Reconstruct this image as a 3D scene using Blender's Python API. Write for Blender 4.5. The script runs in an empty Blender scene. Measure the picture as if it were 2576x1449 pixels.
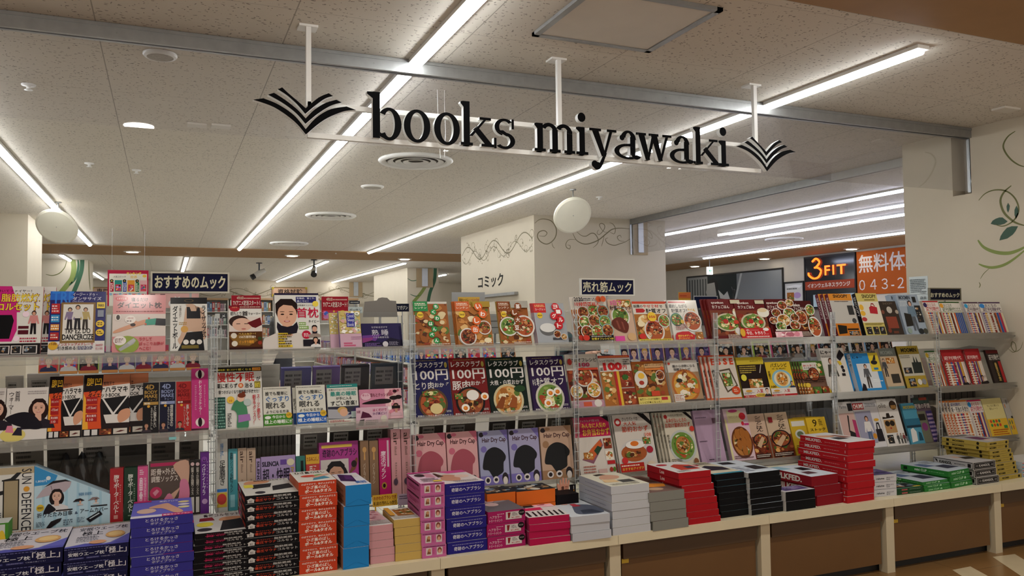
import bpy, bmesh, math, random
from mathutils import Matrix, Vector

# ------------------------------------------------------------------ camera, world, exposure
SC = bpy.context.scene
COL = SC.collection
FPX, CX, CY, CAMH = 2027.0, 1288.0, 724.5, 1.476
EX = Vector((0.91859131, 0.00633578, 0.39515802))      # world X seen from the camera (x right, y down, z forward)
EY = Vector((-0.39502707, 0.04503894, 0.91756477))
EX.normalize(); EY = (EY - EX * EX.dot(EY)).normalized(); EZ = EX.cross(EY)
ROT = Matrix((EX, EY, EZ))                              # camera -> world
EYE = Vector((0, 0, CAMH))
cam = bpy.data.cameras.new('camera')
cam.sensor_width = 36.0
cam.lens = FPX / 2576.0 * 36.0
cam.clip_start = 0.05
cam_o = bpy.data.objects.new('camera', cam); COL.objects.link(cam_o)
mr, mu, mb_ = ROT @ Vector((1, 0, 0)), ROT @ Vector((0, -1, 0)), ROT @ Vector((0, 0, -1))
mw = Matrix((mr, mu, mb_)).transposed().to_4x4(); mw.translation = EYE
cam_o.matrix_world = mw
SC.camera = cam_o
SC.view_settings.view_transform = 'Standard'
SC.view_settings.look = 'None'
SC.view_settings.gamma = 1.0
SC.view_settings.use_curve_mapping = False
SC.view_settings.exposure = 0.88
SC.cycles.use_denoising = True
SC.cycles.max_bounces = 8
SC.cycles.transparent_max_bounces = 24
SC.cycles.caustics_reflective = False
SC.cycles.caustics_refractive = False
world = bpy.data.worlds.new('mall_fill'); SC.world = world
world.use_nodes = True
wb = world.node_tree.nodes['Background']
wb.inputs[0].default_value = (1.0, 0.95, 0.88, 1); wb.inputs[1].default_value = 0.42
_n = world.node_tree.nodes; _tc = _n.new('ShaderNodeTexCoord'); _sx = _n.new('ShaderNodeSeparateXYZ'); _mr = _n.new('ShaderNodeMapRange')
_mr.inputs['From Min'].default_value = -0.5; _mr.inputs['From Max'].default_value = 0.2; _mr.inputs['To Min'].default_value = 1.3; _mr.inputs['To Max'].default_value = 0.33  # surroundings made brighter from below, added to lift the front of the ceiling
world.node_tree.links.new(_tc.outputs['Generated'], _sx.inputs[0]); world.node_tree.links.new(_sx.outputs[2], _mr.inputs['Value']); world.node_tree.links.new(_mr.outputs[0], wb.inputs[1])
TUBE_POWER = 17.0
# downlights sunk in the brown soffit in front of the shop (the smoke curtain mirrors the front row; the unseen rear row is added fill)
for lx, ly in ((-.18, 2.22), (2.1, 2.25), (4.4, 2.22), (-2.4, 2.22), (-.18, -.8), (2.1, -.8), (4.4, -.8)):
    ld = bpy.data.lights.new('soffit_and_fill_light', 'AREA'); ld.shape = 'DISK'; ld.size = 0.2
    ld.energy = 11; ld.color = (1.0, 0.95, 0.87)
    lo = bpy.data.objects.new('soffit_and_fill_light', ld); COL.objects.link(lo); lo.location = (lx, ly, 2.911)

# ------------------------------------------------------------------ helpers
def at(x, y, axis, val):
    """the point of the plane world[axis] == val that the photograph shows at (x, y)"""
    r = ROT @ Vector((x - CX, y - CY, FPX))
    return EYE + r * ((val - EYE[axis]) / r[axis])
def proj(p):
    v = ROT.transposed() @ (Vector(p) - EYE)
    return CX + FPX * v.x / v.z, CY + FPX * v.y / v.z
def x_at(px, Y, z):
    lo, hi = -9.0, 20.0
    for _ in range(40):
        m = (lo + hi) / 2
        if proj((m, Y, z))[0] < px: lo = m
        else: hi = m
    return lo
def lin(h):
    h = h.lstrip('#')
    if len(h) == 3: h = ''.join(c * 2 for c in h)
    out = []
    for i in (0, 2, 4):
        c = int(h[i:i + 2], 16) / 255
        out.append(c / 12.92 if c < 0.04045 else ((c + 0.055) / 1.055) ** 2.4)
    return tuple(out) + (1.0,)
LINC = {}
def LC(h):
    if h not in LINC: LINC[h] = lin(h)
    return LINC[h]
INKC = {}
def INK(h):
    if h not in INKC:
        c = LC(h); g = .3 * c[0] + .59 * c[1] + .11 * c[2]
        INKC[h] = tuple(max(0.0, (v * .95 + g * .05)) ** 1.07 * .88 for v in c[:3]) + (1.0,)
    return INKC[h]
MATS = {}
def mat(name, hexc='888888', rough=0.5, metal=0.0, spec=0.5, emit=0.0, vary=0.04, scale=8.0, alpha=None, bump=0.0, coat=0.0):
    if name in MATS: return MATS[name]
    m = bpy.data.materials.new(name); m.use_nodes = True
    nt = m.node_tree; b = nt.nodes['Principled BSDF']; out = nt.nodes['Material Output']
    c = LC(hexc)
    b.inputs['Roughness'].default_value = rough; b.inputs['Metallic'].default_value = metal
    b.inputs['Specular IOR Level'].default_value = spec
    b.inputs['Coat Weight'].default_value = coat
    tc = nt.nodes.new('ShaderNodeTexCoord'); nz = nt.nodes.new('ShaderNodeTexNoise'); nz.inputs['Scale'].default_value = scale
    nt.links.new(tc.outputs['Object'], nz.inputs['Vector'])
    rp = nt.nodes.new('ShaderNodeValToRGB')
    rp.color_ramp.elements[0].position = 0.3; rp.color_ramp.elements[1].position = 0.7
    rp.color_ramp.elements[0].color = tuple(v * (1 - vary) for v in c[:3]) + (1,)
    rp.color_ramp.elements[1].color = tuple(min(1, v * (1 + vary)) for v in c[:3]) + (1,)
    nt.links.new(nz.outputs['Fac'], rp.inputs['Fac']); nt.links.new(rp.outputs['Color'], b.inputs['Base Color'])
    if emit:
        b.inputs['Emission Color'].default_value = c; b.inputs['Emission Strength'].default_value = emit
    if bump:
        bp = nt.nodes.new('ShaderNodeBump'); bp.inputs['Strength'].default_value = bump
        nt.links.new(nz.outputs['Fac'], bp.inputs['Height']); nt.links.new(bp.outputs['Normal'], b.inputs['Normal'])
    if alpha is not None:
        tr = nt.nodes.new('ShaderNodeBsdfTransparent'); mx = nt.nodes.new('ShaderNodeMixShader')
        mx.inputs[0].default_value = alpha
        nt.links.new(tr.outputs[0], mx.inputs[1]); nt.links.new(b.outputs[0], mx.inputs[2]); nt.links.new(mx.outputs[0], out.inputs[0])
    MATS[name] = m
    return m
def glass(name, tint='f4f7fa', body=0.03, gloss=1.0, bodycol='c8cdd0', rough=0.03):
    """thin clear sheet: see-through, fresnel gloss, and a trace of milky body"""
    if name in MATS: return MATS[name]
    m = bpy.data.materials.new(name); m.use_nodes = True; nt = m.node_tree
    for n in list(nt.nodes):
        if n.type != 'OUTPUT_MATERIAL': nt.nodes.remove(n)
    out = [n for n in nt.nodes if n.type == 'OUTPUT_MATERIAL'][0]
    tr = nt.nodes.new('ShaderNodeBsdfTransparent'); tr.inputs[0].default_value = LC(tint)
    gl = nt.nodes.new('ShaderNodeBsdfGlossy'); gl.inputs['Roughness'].default_value = rough
    df = nt.nodes.new('ShaderNodeBsdfTranslucent'); df.inputs[0].default_value = LC(bodycol)
    d2 = nt.nodes.new('ShaderNodeBsdfDiffuse'); d2.inputs[0].default_value = LC(bodycol)
    ad = nt.nodes.new('ShaderNodeMixShader'); ad.inputs[0].default_value = 0.5
    nt.links.new(df.outputs[0], ad.inputs[1]); nt.links.new(d2.outputs[0], ad.inputs[2])
    fr = nt.nodes.new('ShaderNodeFresnel'); fr.inputs[0].default_value = 1.45
    mt = nt.nodes.new('ShaderNodeMath'); mt.operation = 'MULTIPLY'; mt.inputs[1].default_value = gloss
    nt.links.new(fr.outputs[0], mt.inputs[0])
    m1 = nt.nodes.new('ShaderNodeMixShader'); m1.inputs[0].default_value = body
    nt.links.new(tr.outputs[0], m1.inputs[1]); nt.links.new(ad.outputs[0], m1.inputs[2])
    m2 = nt.nodes.new('ShaderNodeMixShader'); nt.links.new(mt.outputs[0], m2.inputs[0])
    nt.links.new(m1.outputs[0], m2.inputs[1]); nt.links.new(gl.outputs[0], m2.inputs[2])
    nt.links.new(m2.outputs[0], out.inputs[0])
    MATS[name] = m
    return m
def printed(name, rough, coat=0.0):
    """ink on paper: the ink colours sit in the mesh's colour attribute, the paper grain is procedural"""
    if name in MATS: return MATS[name]
    m = bpy.data.materials.new(name); m.use_nodes = True; nt = m.node_tree; b = nt.nodes['Principled BSDF']
    a = nt.nodes.new('ShaderNodeAttribute'); a.attribute_name = 'ink'
    nz = nt.nodes.new('ShaderNodeTexNoise'); nz.inputs['Scale'].default_value = 60
    mp = nt.nodes.new('ShaderNodeMapRange'); mp.inputs['To Min'].default_value = rough - 0.06; mp.inputs['To Max'].default_value = rough + 0.06
    nt.links.new(nz.outputs['Fac'], mp.inputs['Value']); nt.links.new(mp.outputs[0], b.inputs['Roughness'])
    nt.links.new(a.outputs['Color'], b.inputs['Base Color'])
    b.inputs['Specular IOR Level'].default_value = 0.1; b.inputs['Coat Weight'].default_value = coat; b.inputs['Coat Roughness'].default_value = 0.12
    MATS[name] = m
    return m
GLOSS = printed('printed_cover', 0.42)
CARD = printed('printed_card', 0.55)
WRAP = printed('shrink_wrapped_print', 0.3, 0.12)

class MB:
    def __init__(s): s.v = []; s.f = []; s.c = []; s.m = []
    def poly(s, pts, col=None, m=0):
        n = len(s.v); s.v.extend(tuple(p) for p in pts); s.f.append(tuple(range(n, n + len(pts)))); s.c.append(col); s.m.append(m)
    def geo(s, vs, fs, col=None, m=0):
        n = len(s.v); s.v.extend(tuple(p) for p in vs)
        for f in fs: s.f.append(tuple(n + i for i in f)); s.c.append(col); s.m.append(m)
    def box(s, x0, x1, y0, y1, z0, z1, col=None, m=0, front=None, top=None, left=None, right=None):
        vs = [(x0, y0, z0), (x1, y0, z0), (x1, y1, z0), (x0, y1, z0), (x0, y0, z1), (x1, y0, z1), (x1, y1, z1), (x0, y1, z1)]
        for f, cc in (((0, 1, 5, 4), front), ((1, 2, 6, 5), right), ((2, 3, 7, 6), None), ((3, 0, 4, 7), left), ((4, 5, 6, 7), top), ((3, 2, 1, 0), None)):
            s.poly([vs[i] for i in f], cc or col, m)
    def obox(s, c, u, v, w, hu, hv, hw, col=None, m=0):
        c, u, v, w = Vector(c), Vector(u) * hu, Vector(v) * hv, Vector(w) * hw
        P = [c + u * a + v * b + w * d for d in (-1, 1) for a, b in ((-1, -1), (1, -1), (1, 1), (-1, 1))]
        s.geo(P, [(0, 3, 2, 1), (4, 5, 6, 7), (0, 1, 5, 4), (1, 2, 6, 5), (2, 3, 7, 6), (3, 0, 4, 7)], col, m)
    def tube(s, pts, r, n=8, col=None, m=0, cap=True):
        pts = [Vector(p) for p in pts]; rings = []
        for i, p in enumerate(pts):
            d = (pts[min(i + 1, len(pts) - 1)] - pts[max(i - 1, 0)]).normalized()
            a = d.cross(Vector((0, 0, 1)))
            if a.length < 0.1: a = d.cross(Vector((0, 1, 0)))
            a.normalize(); b = d.cross(a)
            rr = r[i] if isinstance(r, (list, tuple)) else r
            rings.append([p + (a * math.cos(2 * math.pi * k / n) + b * math.sin(2 * math.pi * k / n)) * rr for k in range(n)])
        vs = [q for rg in rings for q in rg]; fs = []
        for i in range(len(rings) - 1):
            for k in range(n): fs.append((i * n + k, i * n + (k + 1) % n, (i + 1) * n + (k + 1) % n, (i + 1) * n + k))
        if cap: fs.append(tuple(range(n - 1, -1, -1))); fs.append(tuple((len(rings) - 1) * n + k for k in range(n)))
        s.geo(vs, fs, col, m)
    def lathe(s, prof, n=32, c=(0, 0, 0), col=None, m=0):
        vs = []; fs = []
        for r, z in prof:
            for k in range(n): vs.append((c[0] + r * math.cos(2 * math.pi * k / n), c[1] + r * math.sin(2 * math.pi * k / n), c[2] + z))
        for i in range(len(prof) - 1):
            for k in range(n): fs.append((i * n + k, i * n + (k + 1) % n, (i + 1) * n + (k + 1) % n, (i + 1) * n + k))
        s.geo(vs, fs, col, m)
    def sphere(s, c, rx, ry, rz, n=16, k=10, col=None, m=0):
        vs = []; fs = []
        for i in range(k + 1):
            t = math.pi * i / k
            for j in range(n):
                p = 2 * math.pi * j / n
                vs.append((c[0] + rx * math.sin(t) * math.cos(p), c[1] + ry * math.sin(t) * math.sin(p), c[2] + rz * math.cos(t)))
        for i in range(k):
            for j in range(n): fs.append((i * n + j, (i + 1) * n + j, (i + 1) * n + (j + 1) % n, i * n + (j + 1) % n))
        s.geo(vs, fs, col, m)
    def prism(s, pts, off, col=None, m=0, side=None, sm=None, back=True):
        """closed outline pts extruded by the vector off"""
        off = Vector(off); A = [Vector(p) for p in pts]; B = [p + off for p in A]; n = len(A)
        s.poly(A, col, m)
        if back: s.poly(list(reversed(B)), side or col, m if sm is None else sm)
        for i in range(n):
            j = (i + 1) % n
            s.poly([A[j], A[i], B[i], B[j]], side or col, m if sm is None else sm)
    def build(s, name, mats, parent=None, smooth=False, bevel=0.0, loc=None):
        me = bpy.data.meshes.new(name); me.from_pydata(s.v, [], s.f)
        if not isinstance(mats, (list, tuple)): mats = [mats]
        for m in mats: me.materials.append(m)
        if len(mats) > 1: me.polygons.foreach_set('material_index', s.m)
        if any(c is not None for c in s.c):
            at_ = me.color_attributes.new('ink', 'FLOAT_COLOR', 'CORNER'); buf = []
            for f, c in zip(s.f, s.c): buf.extend(INK(c or 'cccccc') * len(f))
            at_.data.foreach_set('color', buf)
        if smooth: me.polygons.foreach_set('use_smooth', [True] * len(me.polygons))
        me.update()
        o = bpy.data.objects.new(name, me); COL.objects.link(o)
        if parent is not None: o.parent = parent
        if loc: o.location = loc
        if bevel:
            bv = o.modifiers.new('bevel', 'BEVEL'); bv.width = bevel; bv.segments = 2; bv.limit_method = 'ANGLE'; bv.angle_limit = 0.7
        return o
def tag(o, label, cat, group=None, kind=None):
    if label: o['label'] = label
    if cat: o['category'] = cat
    if group: o['group'] = group
    if kind: o['kind'] = kind
    return o
def struct(o, label=None):
    o['kind'] = 'structure'
    if label: o['label'] = label
    return o
def empty(name, loc, rz=0.0):
    o = bpy.data.objects.new(name, None); COL.objects.link(o); o.location = loc; o.rotation_euler.z = rz; o.empty_display_size = 0.05
    return o
def kids(o): return [c for c in bpy.data.objects if c.parent == o] if False else KID.get(o.name, [])
KID = {}
def part(mb, name, mats, parent, **kw):
    o = mb.build(name, mats, parent, **kw); KID.setdefault(parent.name, []).append(o); return o
def dup(o, loc=None, rot=None, label=None, parent=None):
    c = o.copy(); COL.objects.link(c)
    if parent is not None: c.parent = parent
    if loc is not None: c.location = loc
    if rot is not None: c.rotation_euler = rot
    if label: c['label'] = label
    for k in list(KID.get(o.name, [])):
        d = dup(k, parent=c); KID.setdefault(c.name, []).append(d)
    return c

# ------------------------------------------------------------------ lettering and print
TXT = {}
def text_geo(s, bold=0.0):
    if any('\u3400' <= c <= '\u9fff' for c in s): bold = min(bold, .015)
    k = (s, bold)
    if k in TXT: return TXT[k]
    cu = bpy.data.curves.new('t', 'FONT'); cu.body = s; cu.resolution_u = 2; cu.offset = bold; cu.dimensions = '2D'; cu.fill_mode = 'FRONT'
    if '\n' in s: cu.align_x = 'CENTER'; cu.space_line = 0.82
    o = bpy.data.objects.new('t', cu); me = o.to_mesh()
    vs = [(v.co.x, v.co.y) for v in me.vertices]; fs = []
    for p in me.polygons:
        f = list(p.vertices)
        ar = sum(vs[f[i]][0] * vs[f[(i + 1) % len(f)]][1] - vs[f[(i + 1) % len(f)]][0] * vs[f[i]][1] for i in range(len(f)))
        if ar < 0: f.reverse()
        fs.append(f)
    o.to_mesh_clear(); bpy.data.objects.remove(o); bpy.data.curves.remove(cu)
    if not vs: vs, fs = [(0, 0), (1, 0), (1, 1)], []
    x0, x1 = min(v[0] for v in vs), max(v[0] for v in vs); y0, y1 = min(v[1] for v in vs), max(v[1] for v in vs)
    vs = [((a - x0) / max(x1 - x0, 1e-6), (b - y0) / max(y1 - y0, 1e-6)) for a, b in vs]
    TXT[k] = (vs, fs, (x1 - x0) / max(y1 - y0, 1e-6))
    return TXT[k]
def vert(s): return '\n'.join(s.replace('ー', '｜'))
PAL = {
 'meat': ['7a3b22', '9a5230', '5e2a1a', 'b8773f', '8c2f1d', 'd9a55c', '3f2a16', '4d6b2a'],
 'fry': ['9a5a24', 'b87a3a', '7a421c', 'c89a58', '5d7632', 'a0452a', 'd8c498', '5a3018'],
 'salad': ['4d7030', '708f3e', '93a856', '2f4f24', 'a8452c', 'e8d9a0', 'b5562a', 'd9e0b0'],
 'red': ['8a3a22', 'b0582e', '6a2418', 'c88a52', '5a7032', 'd8c4a0', '98402a', '4a2a1a'],
 'egg': ['e4dccc', 'd09a3a', 'd8c9a0', '8a4a22', '6f8f3a', 'b5652d', 'f0e8d0'],
 'stew': ['a86a2a', 'c98a42', '7a4a1c', 'd9b070', '5f7a35', 'e8d8b0'],
 'comic': ['c83a4a', '3a6ac8', 'e8c83a', '2a9a8a', 'd87ab8', '222228', 'f0e8e0', '8a5ac8', 'e88a3a'],
 'pink': ['e8b8c0', 'd88a9a', 'f4e0e0', 'b86a7a', 'f0d0c8'],
 'plum': ['5a4a7a', '7a5a8a', '3a3a5a', '8a7aa0', '4a5a7a'],
 'bag': ['2a2a2c', '5a4a3a', 'a8825a', 'c8c0b0', '7a8a9a'],
 'floral': ['c9b46a', 'e8e2d4', 'b7c2a0', 'd4a7a0', 'f2eee4', '9fa88a', 'd8cfa8'],
}
class Pr:
    """prints a list of ops on the face O + u*W*U + v*H*V with outward normal N"""
    def __init__(s, mb, O, U, V, N, W, H, m=0):
        s.mb, s.O, s.U, s.V, s.N, s.W, s.H, s.k, s.m = mb, Vector(O), Vector(U), Vector(V), Vector(N), W, H, 0, m
    def P(s, u, v): return s.O + s.U * (u * s.W) + s.V * (v * s.H) + s.N * (0.0005 + s.k * 0.00005)
    def poly(s, uv, c): s.k += 1; s.mb.poly([s.P(u, v) for u, v in uv], c, s.m)
    def ell(s, cu, cv, ru, rv, c, n=20, jit=0.0, rnd=None, rot=0.0):
        pts = []
        for i in range(n):
            a = 2 * math.pi * i / n; k = 1 + (rnd.uniform(-jit, jit) if rnd else 0)
            x, y = ru * s.W * math.cos(a) * k, rv * s.H * math.sin(a) * k
            pts.append((cu + (x * math.cos(rot) - y * math.sin(rot)) / s.W, cv + (x * math.sin(rot) + y * math.cos(rot)) / s.H))
        s.poly(pts, c)
    def text(s, t, u0, v0, u1, v1, c, bold=0.0, out=None, fit=False):
        if out:
            s._t(t, u0, v0, u1, v1, out, bold + 0.035, 0.012)
        s._t(t, u0, v0, u1, v1, c, bold, 0)
    def _t(s, t, u0, v0, u1, v1, c, bold, grow):
        vs, fs, asp = text_geo(t, bold); s.k += 2
        g = grow
        s.mb.geo([s.P(u0 - g + a * (u1 - u0 + 2 * g), v0 - g * s.W / s.H + b * (v1 - v0 + 2 * g * s.W / s.H)) for a, b in vs], fs, c, s.m)
    def run(s, ops):
        for o in ops:
            k = o[0]; a = o[1:]
            if k == 'r': u0, v0, u1, v1, c = a; s.poly([(u0, v0), (u1, v0), (u1, v1), (u0, v1)], c)
            elif k == 'e':
                cu, cv, ru, rv, c = a; s.ell(cu, cv, ru, rv if rv else ru * s.W / s.H, c)
            elif k == 'p': c = a[0]; q = a[1:]; s.poly([(q[i], q[i + 1]) for i in range(0, len(q), 2)], c)
            elif k == 'P':
                c = a[0]; q = [(a[i], a[i + 1]) for i in range(1, len(a), 2)]; n = len(q); r = smooth(q[-2:] + q + q[:2], 4); s.poly(r[8:8 + 4 * n], c)
            elif k == 't': s.text(*a)
            elif k == 'x':                      # lettering turned to read downwards
                vs, fs, asp = text_geo(a[0], a[6] if len(a) > 6 else 0.0); u0, v0, u1, v1, c = a[1:6]; s.k += 2
                s.mb.geo([s.P(u0 + q[1] * (u1 - u0), v1 - q[0] * (v1 - v0)) for q in vs], fs, c, s.m)
            elif k == 'v': s.text(vert(a[0]), *a[1:])
            elif k == 'g':
                u0, v0, u1, v1, c, rows = a[:6]; rnd = random.Random(int(u0 * 991 + v0 * 577 + rows)); h = (v1 - v0) / rows
                for i in range(rows):
                    u = u0; e = u1 - (u1 - u0) * rnd.choice((0, 0, 0.1, 0.3))
                    while u < e:
                        l = rnd.uniform(0.012, 0.05); q = v0 + h * (i + 0.25)
                        s.poly([(u, q), (min(u + l, e), q), (min(u + l, e), q + h * 0.5), (u, q + h * 0.5)], c); u += l + 0.012
            elif k == 'f':
                u0, v0, u1, v1, pal, seed, n = a; rnd = random.Random(seed); p = PAL[pal]
                s.poly([(u0, v0), (u1, v0), (u1, v1), (u0, v1)], p[0])
                for i in range(int(n * 1.8)):
                    r = rnd.uniform(0.03, 0.13) * min(1, (u1 - u0) * 1.6); rv = r * s.W / s.H * rnd.uniform(0.6, 1)
                    r = min(r, (u1 - u0) / 2.3); rv = min(rv, (v1 - v0) / 2.3)
                    s.ell(rnd.uniform(u0 + r, u1 - r), rnd.uniform(v0 + rv, v1 - rv), r * 0.95, rv * 0.95, rnd.choice(p), 9, 0.18, rnd)
            elif k == 'd':
                cu, cv, r, pal, seed = a[:5]; plate = a[5] if len(a) > 5 else 'd8d4cc'; rnd = random.Random(seed); p = PAL[pal]; q = s.W / s.H; sq = a[6] if len(a) > 6 else 1.0
                s.ell(cu, cv, r, r * q * sq, plate, 28); s.ell(cu, cv, r * 0.86, r * q * 0.86 * sq, p[1], 24)
                for i in range(58):
                    t, rr = rnd.uniform(0, 6.28), r * 0.7 * math.sqrt(rnd.random()); b = r * rnd.uniform(0.24, 0.05) if i < 40 else r * rnd.uniform(.03, .08)
                    s.ell(cu + rr * math.cos(t), cv + rr * math.sin(t) * q * sq, b, b * q * rnd.uniform(0.55, 1), rnd.choice(p), 9, 0.2, rnd)
            elif k == 'y':                      # a halved boiled egg
                cu, cv, r = a; q = s.W / s.H
                s.ell(cu, cv, r, r * q * 0.9, 'efe9dc', 18); s.ell(cu, cv - r * 0.1 * q, r * 0.55, r * q * 0.5, 'd9781c', 16); s.ell(cu - r * .1, cv, r * 0.28, r * q * 0.24, 'e8982c', 12)
            elif k == 'w':                      # printed bust portrait
                cu, v0, h, hair, skin, cloth = a[:6]; q = s.H / s.W; opt = a[6] if len(a) > 6 else ''
                w = h * q
                if 'L' in opt: s.ell(cu, v0 + h * .56, w * .27, h * .34, hair, 20)
                s.poly([(cu - w * .46, v0), (cu + w * .46, v0), (cu + w * .4, v0 + h * .2), (cu + w * .16, v0 + h * .31), (cu - w * .16, v0 + h * .31), (cu - w * .4, v0 + h * .2)], cloth)
                s.poly([(cu - w * .09, v0 + h * .24), (cu + w * .09, v0 + h * .24), (cu + w * .08, v0 + h * .46), (cu - w * .08, v0 + h * .46)], skin)
                s.ell(cu, v0 + h * .71, w * .19, h * .22, hair, 22)
                s.ell(cu + w * .006, v0 + h * .63, w * .168, h * .215, skin, 24)
                s.poly([(cu - w * .19, v0 + h * .66), (cu - w * .13, v0 + h * .76), (cu - w * .05, v0 + h * .82), (cu + w * .1, v0 + h * .8), (cu + w * .19, v0 + h * .68), (cu + w * .19, v0 + h * .84), (cu + w * .1, v0 + h * .93), (cu - w * .1, v0 + h * .93), (cu - w * .19, v0 + h * .84)], hair)
                if h > 0.25:
                    for sx in (-1, 1):
                        s.ell(cu + sx * w * .075, v0 + h * .64, w * .032, h * .014, '2a1c18', 10)
                        s.ell(cu + sx * w * .078, v0 + h * .688, w * .045, h * .007, '5a4034', 10)
                    s.poly([(cu - w * .014, v0 + h * .565), (cu + w * .016, v0 + h * .565), (cu + w * .008, v0 + h * .62)], 'b8866e')
                    s.ell(cu, v0 + h * .51, w * .055, h * .018, 'b0484a', 12); s.ell(cu, v0 + h * .512, w * .04, h * .007, 'f0e6e0', 10)
                if 'N' in opt:                  # neck warmer
                    s.poly([(cu - w * .15, v0 + h * .29), (cu, v0 + h * .26), (cu + w * .16, v0 + h * .29), (cu + w * .19, v0 + h * .4), (cu + w * .17, v0 + h * .5), (cu + w * .1, v0 + h * .43), (cu, v0 + h * .405), (cu - w * .1, v0 + h * .43), (cu - w * .17, v0 + h * .5), (cu - w * .18, v0 + h * .4)], '24202c')
            elif k == 'b':                      # printed full-length figure
                cu, v0, h, hair, skin, top, bot = a; w = h * s.H / s.W
                s.poly([(cu - w * .11, v0), (cu - w * .03, v0), (cu, v0 + h * .4), (cu + w * .03, v0), (cu + w * .11, v0), (cu + w * .09, v0 + h * .5), (cu - w * .09, v0 + h * .5)], bot)
                s.poly([(cu - w * .2, v0 + h * .45), (cu - w * .15, v0 + h * .43), (cu - w * .09, v0 + h * .6), (cu - w * .09, v0 + h * .46), (cu + w * .09, v0 + h * .46), (cu + w * .09, v0 + h * .6), (cu + w * .15, v0 + h * .43), (cu + w * .2, v0 + h * .45), (cu + w * .13, v0 + h * .8), (cu - w * .13, v0 + h * .8)], top)
                s.ell(cu, v0 + h * .9, w * .085, h * .1, hair, 14); s.ell(cu, v0 + h * .88, w * .06, h * .075, skin, 14)
            elif k == 's':                      # starburst badge
                cu, cv, r, c = a; q = s.W / s.H
                s.poly([(cu + r * (1 if i % 2 else .8) * math.cos(i * math.pi / 10), cv + r * q * (1 if i % 2 else .8) * math.sin(i * math.pi / 10)) for i in range(20)], c)
def front_print(mb, w, h, ops, y=0.0, m=0): Pr(mb, (0, y, 0), (1, 0, 0), (0, 0, 1), (0, -1, 0), w, h, m).run(ops)
ORD = ['second', 'third', 'fourth', 'fifth', 'sixth', 'seventh', 'eighth', 'ninth', 'tenth']
# ------------------------------------------------------------------ the setting
ZC = 2.926
CREAM = mat('cream_wall_paint', 'bfb4a0', 0.7, spec=0.2, scale=3, vary=0.02)
CREAM2 = mat('warm_wall_paint', 'cbbb9c', 0.7, spec=0.2, scale=3, vary=0.02)
BROWN = mat('brown_soffit_paint', '9c7a54', 0.7, spec=0.2, vary=0.03)
ALU = mat('brushed_aluminium', '9a9a98', 0.38, metal=0.7, vary=0.06, scale=20)
WHITE = mat('white_lacquer', 'dedcd6', 0.35, vary=0.02)
OFFW = mat('ivory_lacquer', 'c4b89c', 0.4, vary=0.03)
BLACK = mat('black_lacquer', '131313', 0.4, vary=0.1)
DARK = mat('dark_metal', '2a2826', 0.45, metal=0.4)
# ceiling: 0.857 m boards with fissured faces
def ceiling_mat():
    m = bpy.data.materials.new('fissured_ceiling_board'); m.use_nodes = True; nt = m.node_tree; b = nt.nodes['Principled BSDF']
    L = nt.links.new; N = nt.nodes.new
    tc = N('ShaderNodeTexCoord'); sp = N('ShaderNodeSeparateXYZ'); L(tc.outputs['Object'], sp.inputs[0])
    def math_(op, a, bb=None, c=None):
        n = N('ShaderNodeMath'); n.operation = op
        for i, q in enumerate((a, bb, c)):
            if q is None: continue
            if isinstance(q, (int, float)): n.inputs[i].default_value = q
            else: L(q, n.inputs[i])
        return n.outputs[0]
    def seam(o, off, size):
        d = math_('PINGPONG', math_('ADD', o, off), size / 2.0)
        return math_('LESS_THAN', d, 0.0028)
    sx = seam(sp.outputs[0], 0.3115 + 0.857 * 20, 0.857); sy = seam(sp.outputs[1], -5.44 + 0.857 * 20, 0.857)
    s = math_('MAXIMUM', sx, math_('MULTIPLY', sy, 0.55))
    nz = N('ShaderNodeTexNoise'); nz.inputs['Scale'].default_value = 25; L(tc.outputs['Object'], nz.inputs['Vector'])
    mx = N('ShaderNodeVectorMath'); mx.operation = 'MULTIPLY_ADD'; L(nz.outputs['Color'], mx.inputs[0]); mx.inputs[1].default_value = (0.03, 0.03, 0); L(tc.outputs['Object'], mx.inputs[2])
    sc = N('ShaderNodeMapping'); sc.inputs['Scale'].default_value = (24, 46, 1); sc.inputs['Rotation'].default_value = (0, 0, 0.6); L(mx.outputs[0], sc.inputs['Vector'])
    vo = N('ShaderNodeTexVoronoi'); vo.inputs['Scale'].default_value = 1.0; vo.inputs['Randomness'].default_value = 1.0; L(sc.outputs[0], vo.inputs['Vector'])
    pit = math_('LESS_THAN', vo.outputs['Distance'], 0.19)
    sc2 = N('ShaderNodeMapping'); sc2.inputs['Scale'].default_value = (48, 27, 1); sc2.inputs['Rotation'].default_value = (0, 0, -0.5); L(mx.outputs[0], sc2.inputs['Vector'])
    v2 = N('ShaderNodeTexVoronoi'); v2.inputs['Scale'].default_value = 1.0; L(sc2.outputs[0], v2.inputs['Vector'])
    pit2 = math_('LESS_THAN', v2.outputs['Distance'], 0.16)
    f = math_('MAXIMUM', math_('MULTIPLY', math_('MAXIMUM', pit, pit2), 0.6), math_('MULTIPLY', s, 0.5))
    mc = N('ShaderNodeMix'); mc.data_type = 'RGBA'; L(f, mc.inputs[0]); mc.inputs[6].default_value = LC('d0c8bb'); mc.inputs[7].default_value = LC('4a4238')
    L(mc.outputs[2], b.inputs['Base Color']); b.inputs['Roughness'].default_value = 0.85; b.inputs['Specular IOR Level'].default_value = 0.15
    bp = N('ShaderNodeBump'); bp.inputs['Strength'].default_value = 0.25; bp.inputs['Distance'].default_value = 0.004; bp.invert = True; L(f, bp.inputs['Height']); L(bp.outputs[0], b.inputs['Normal'])
    return m
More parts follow.
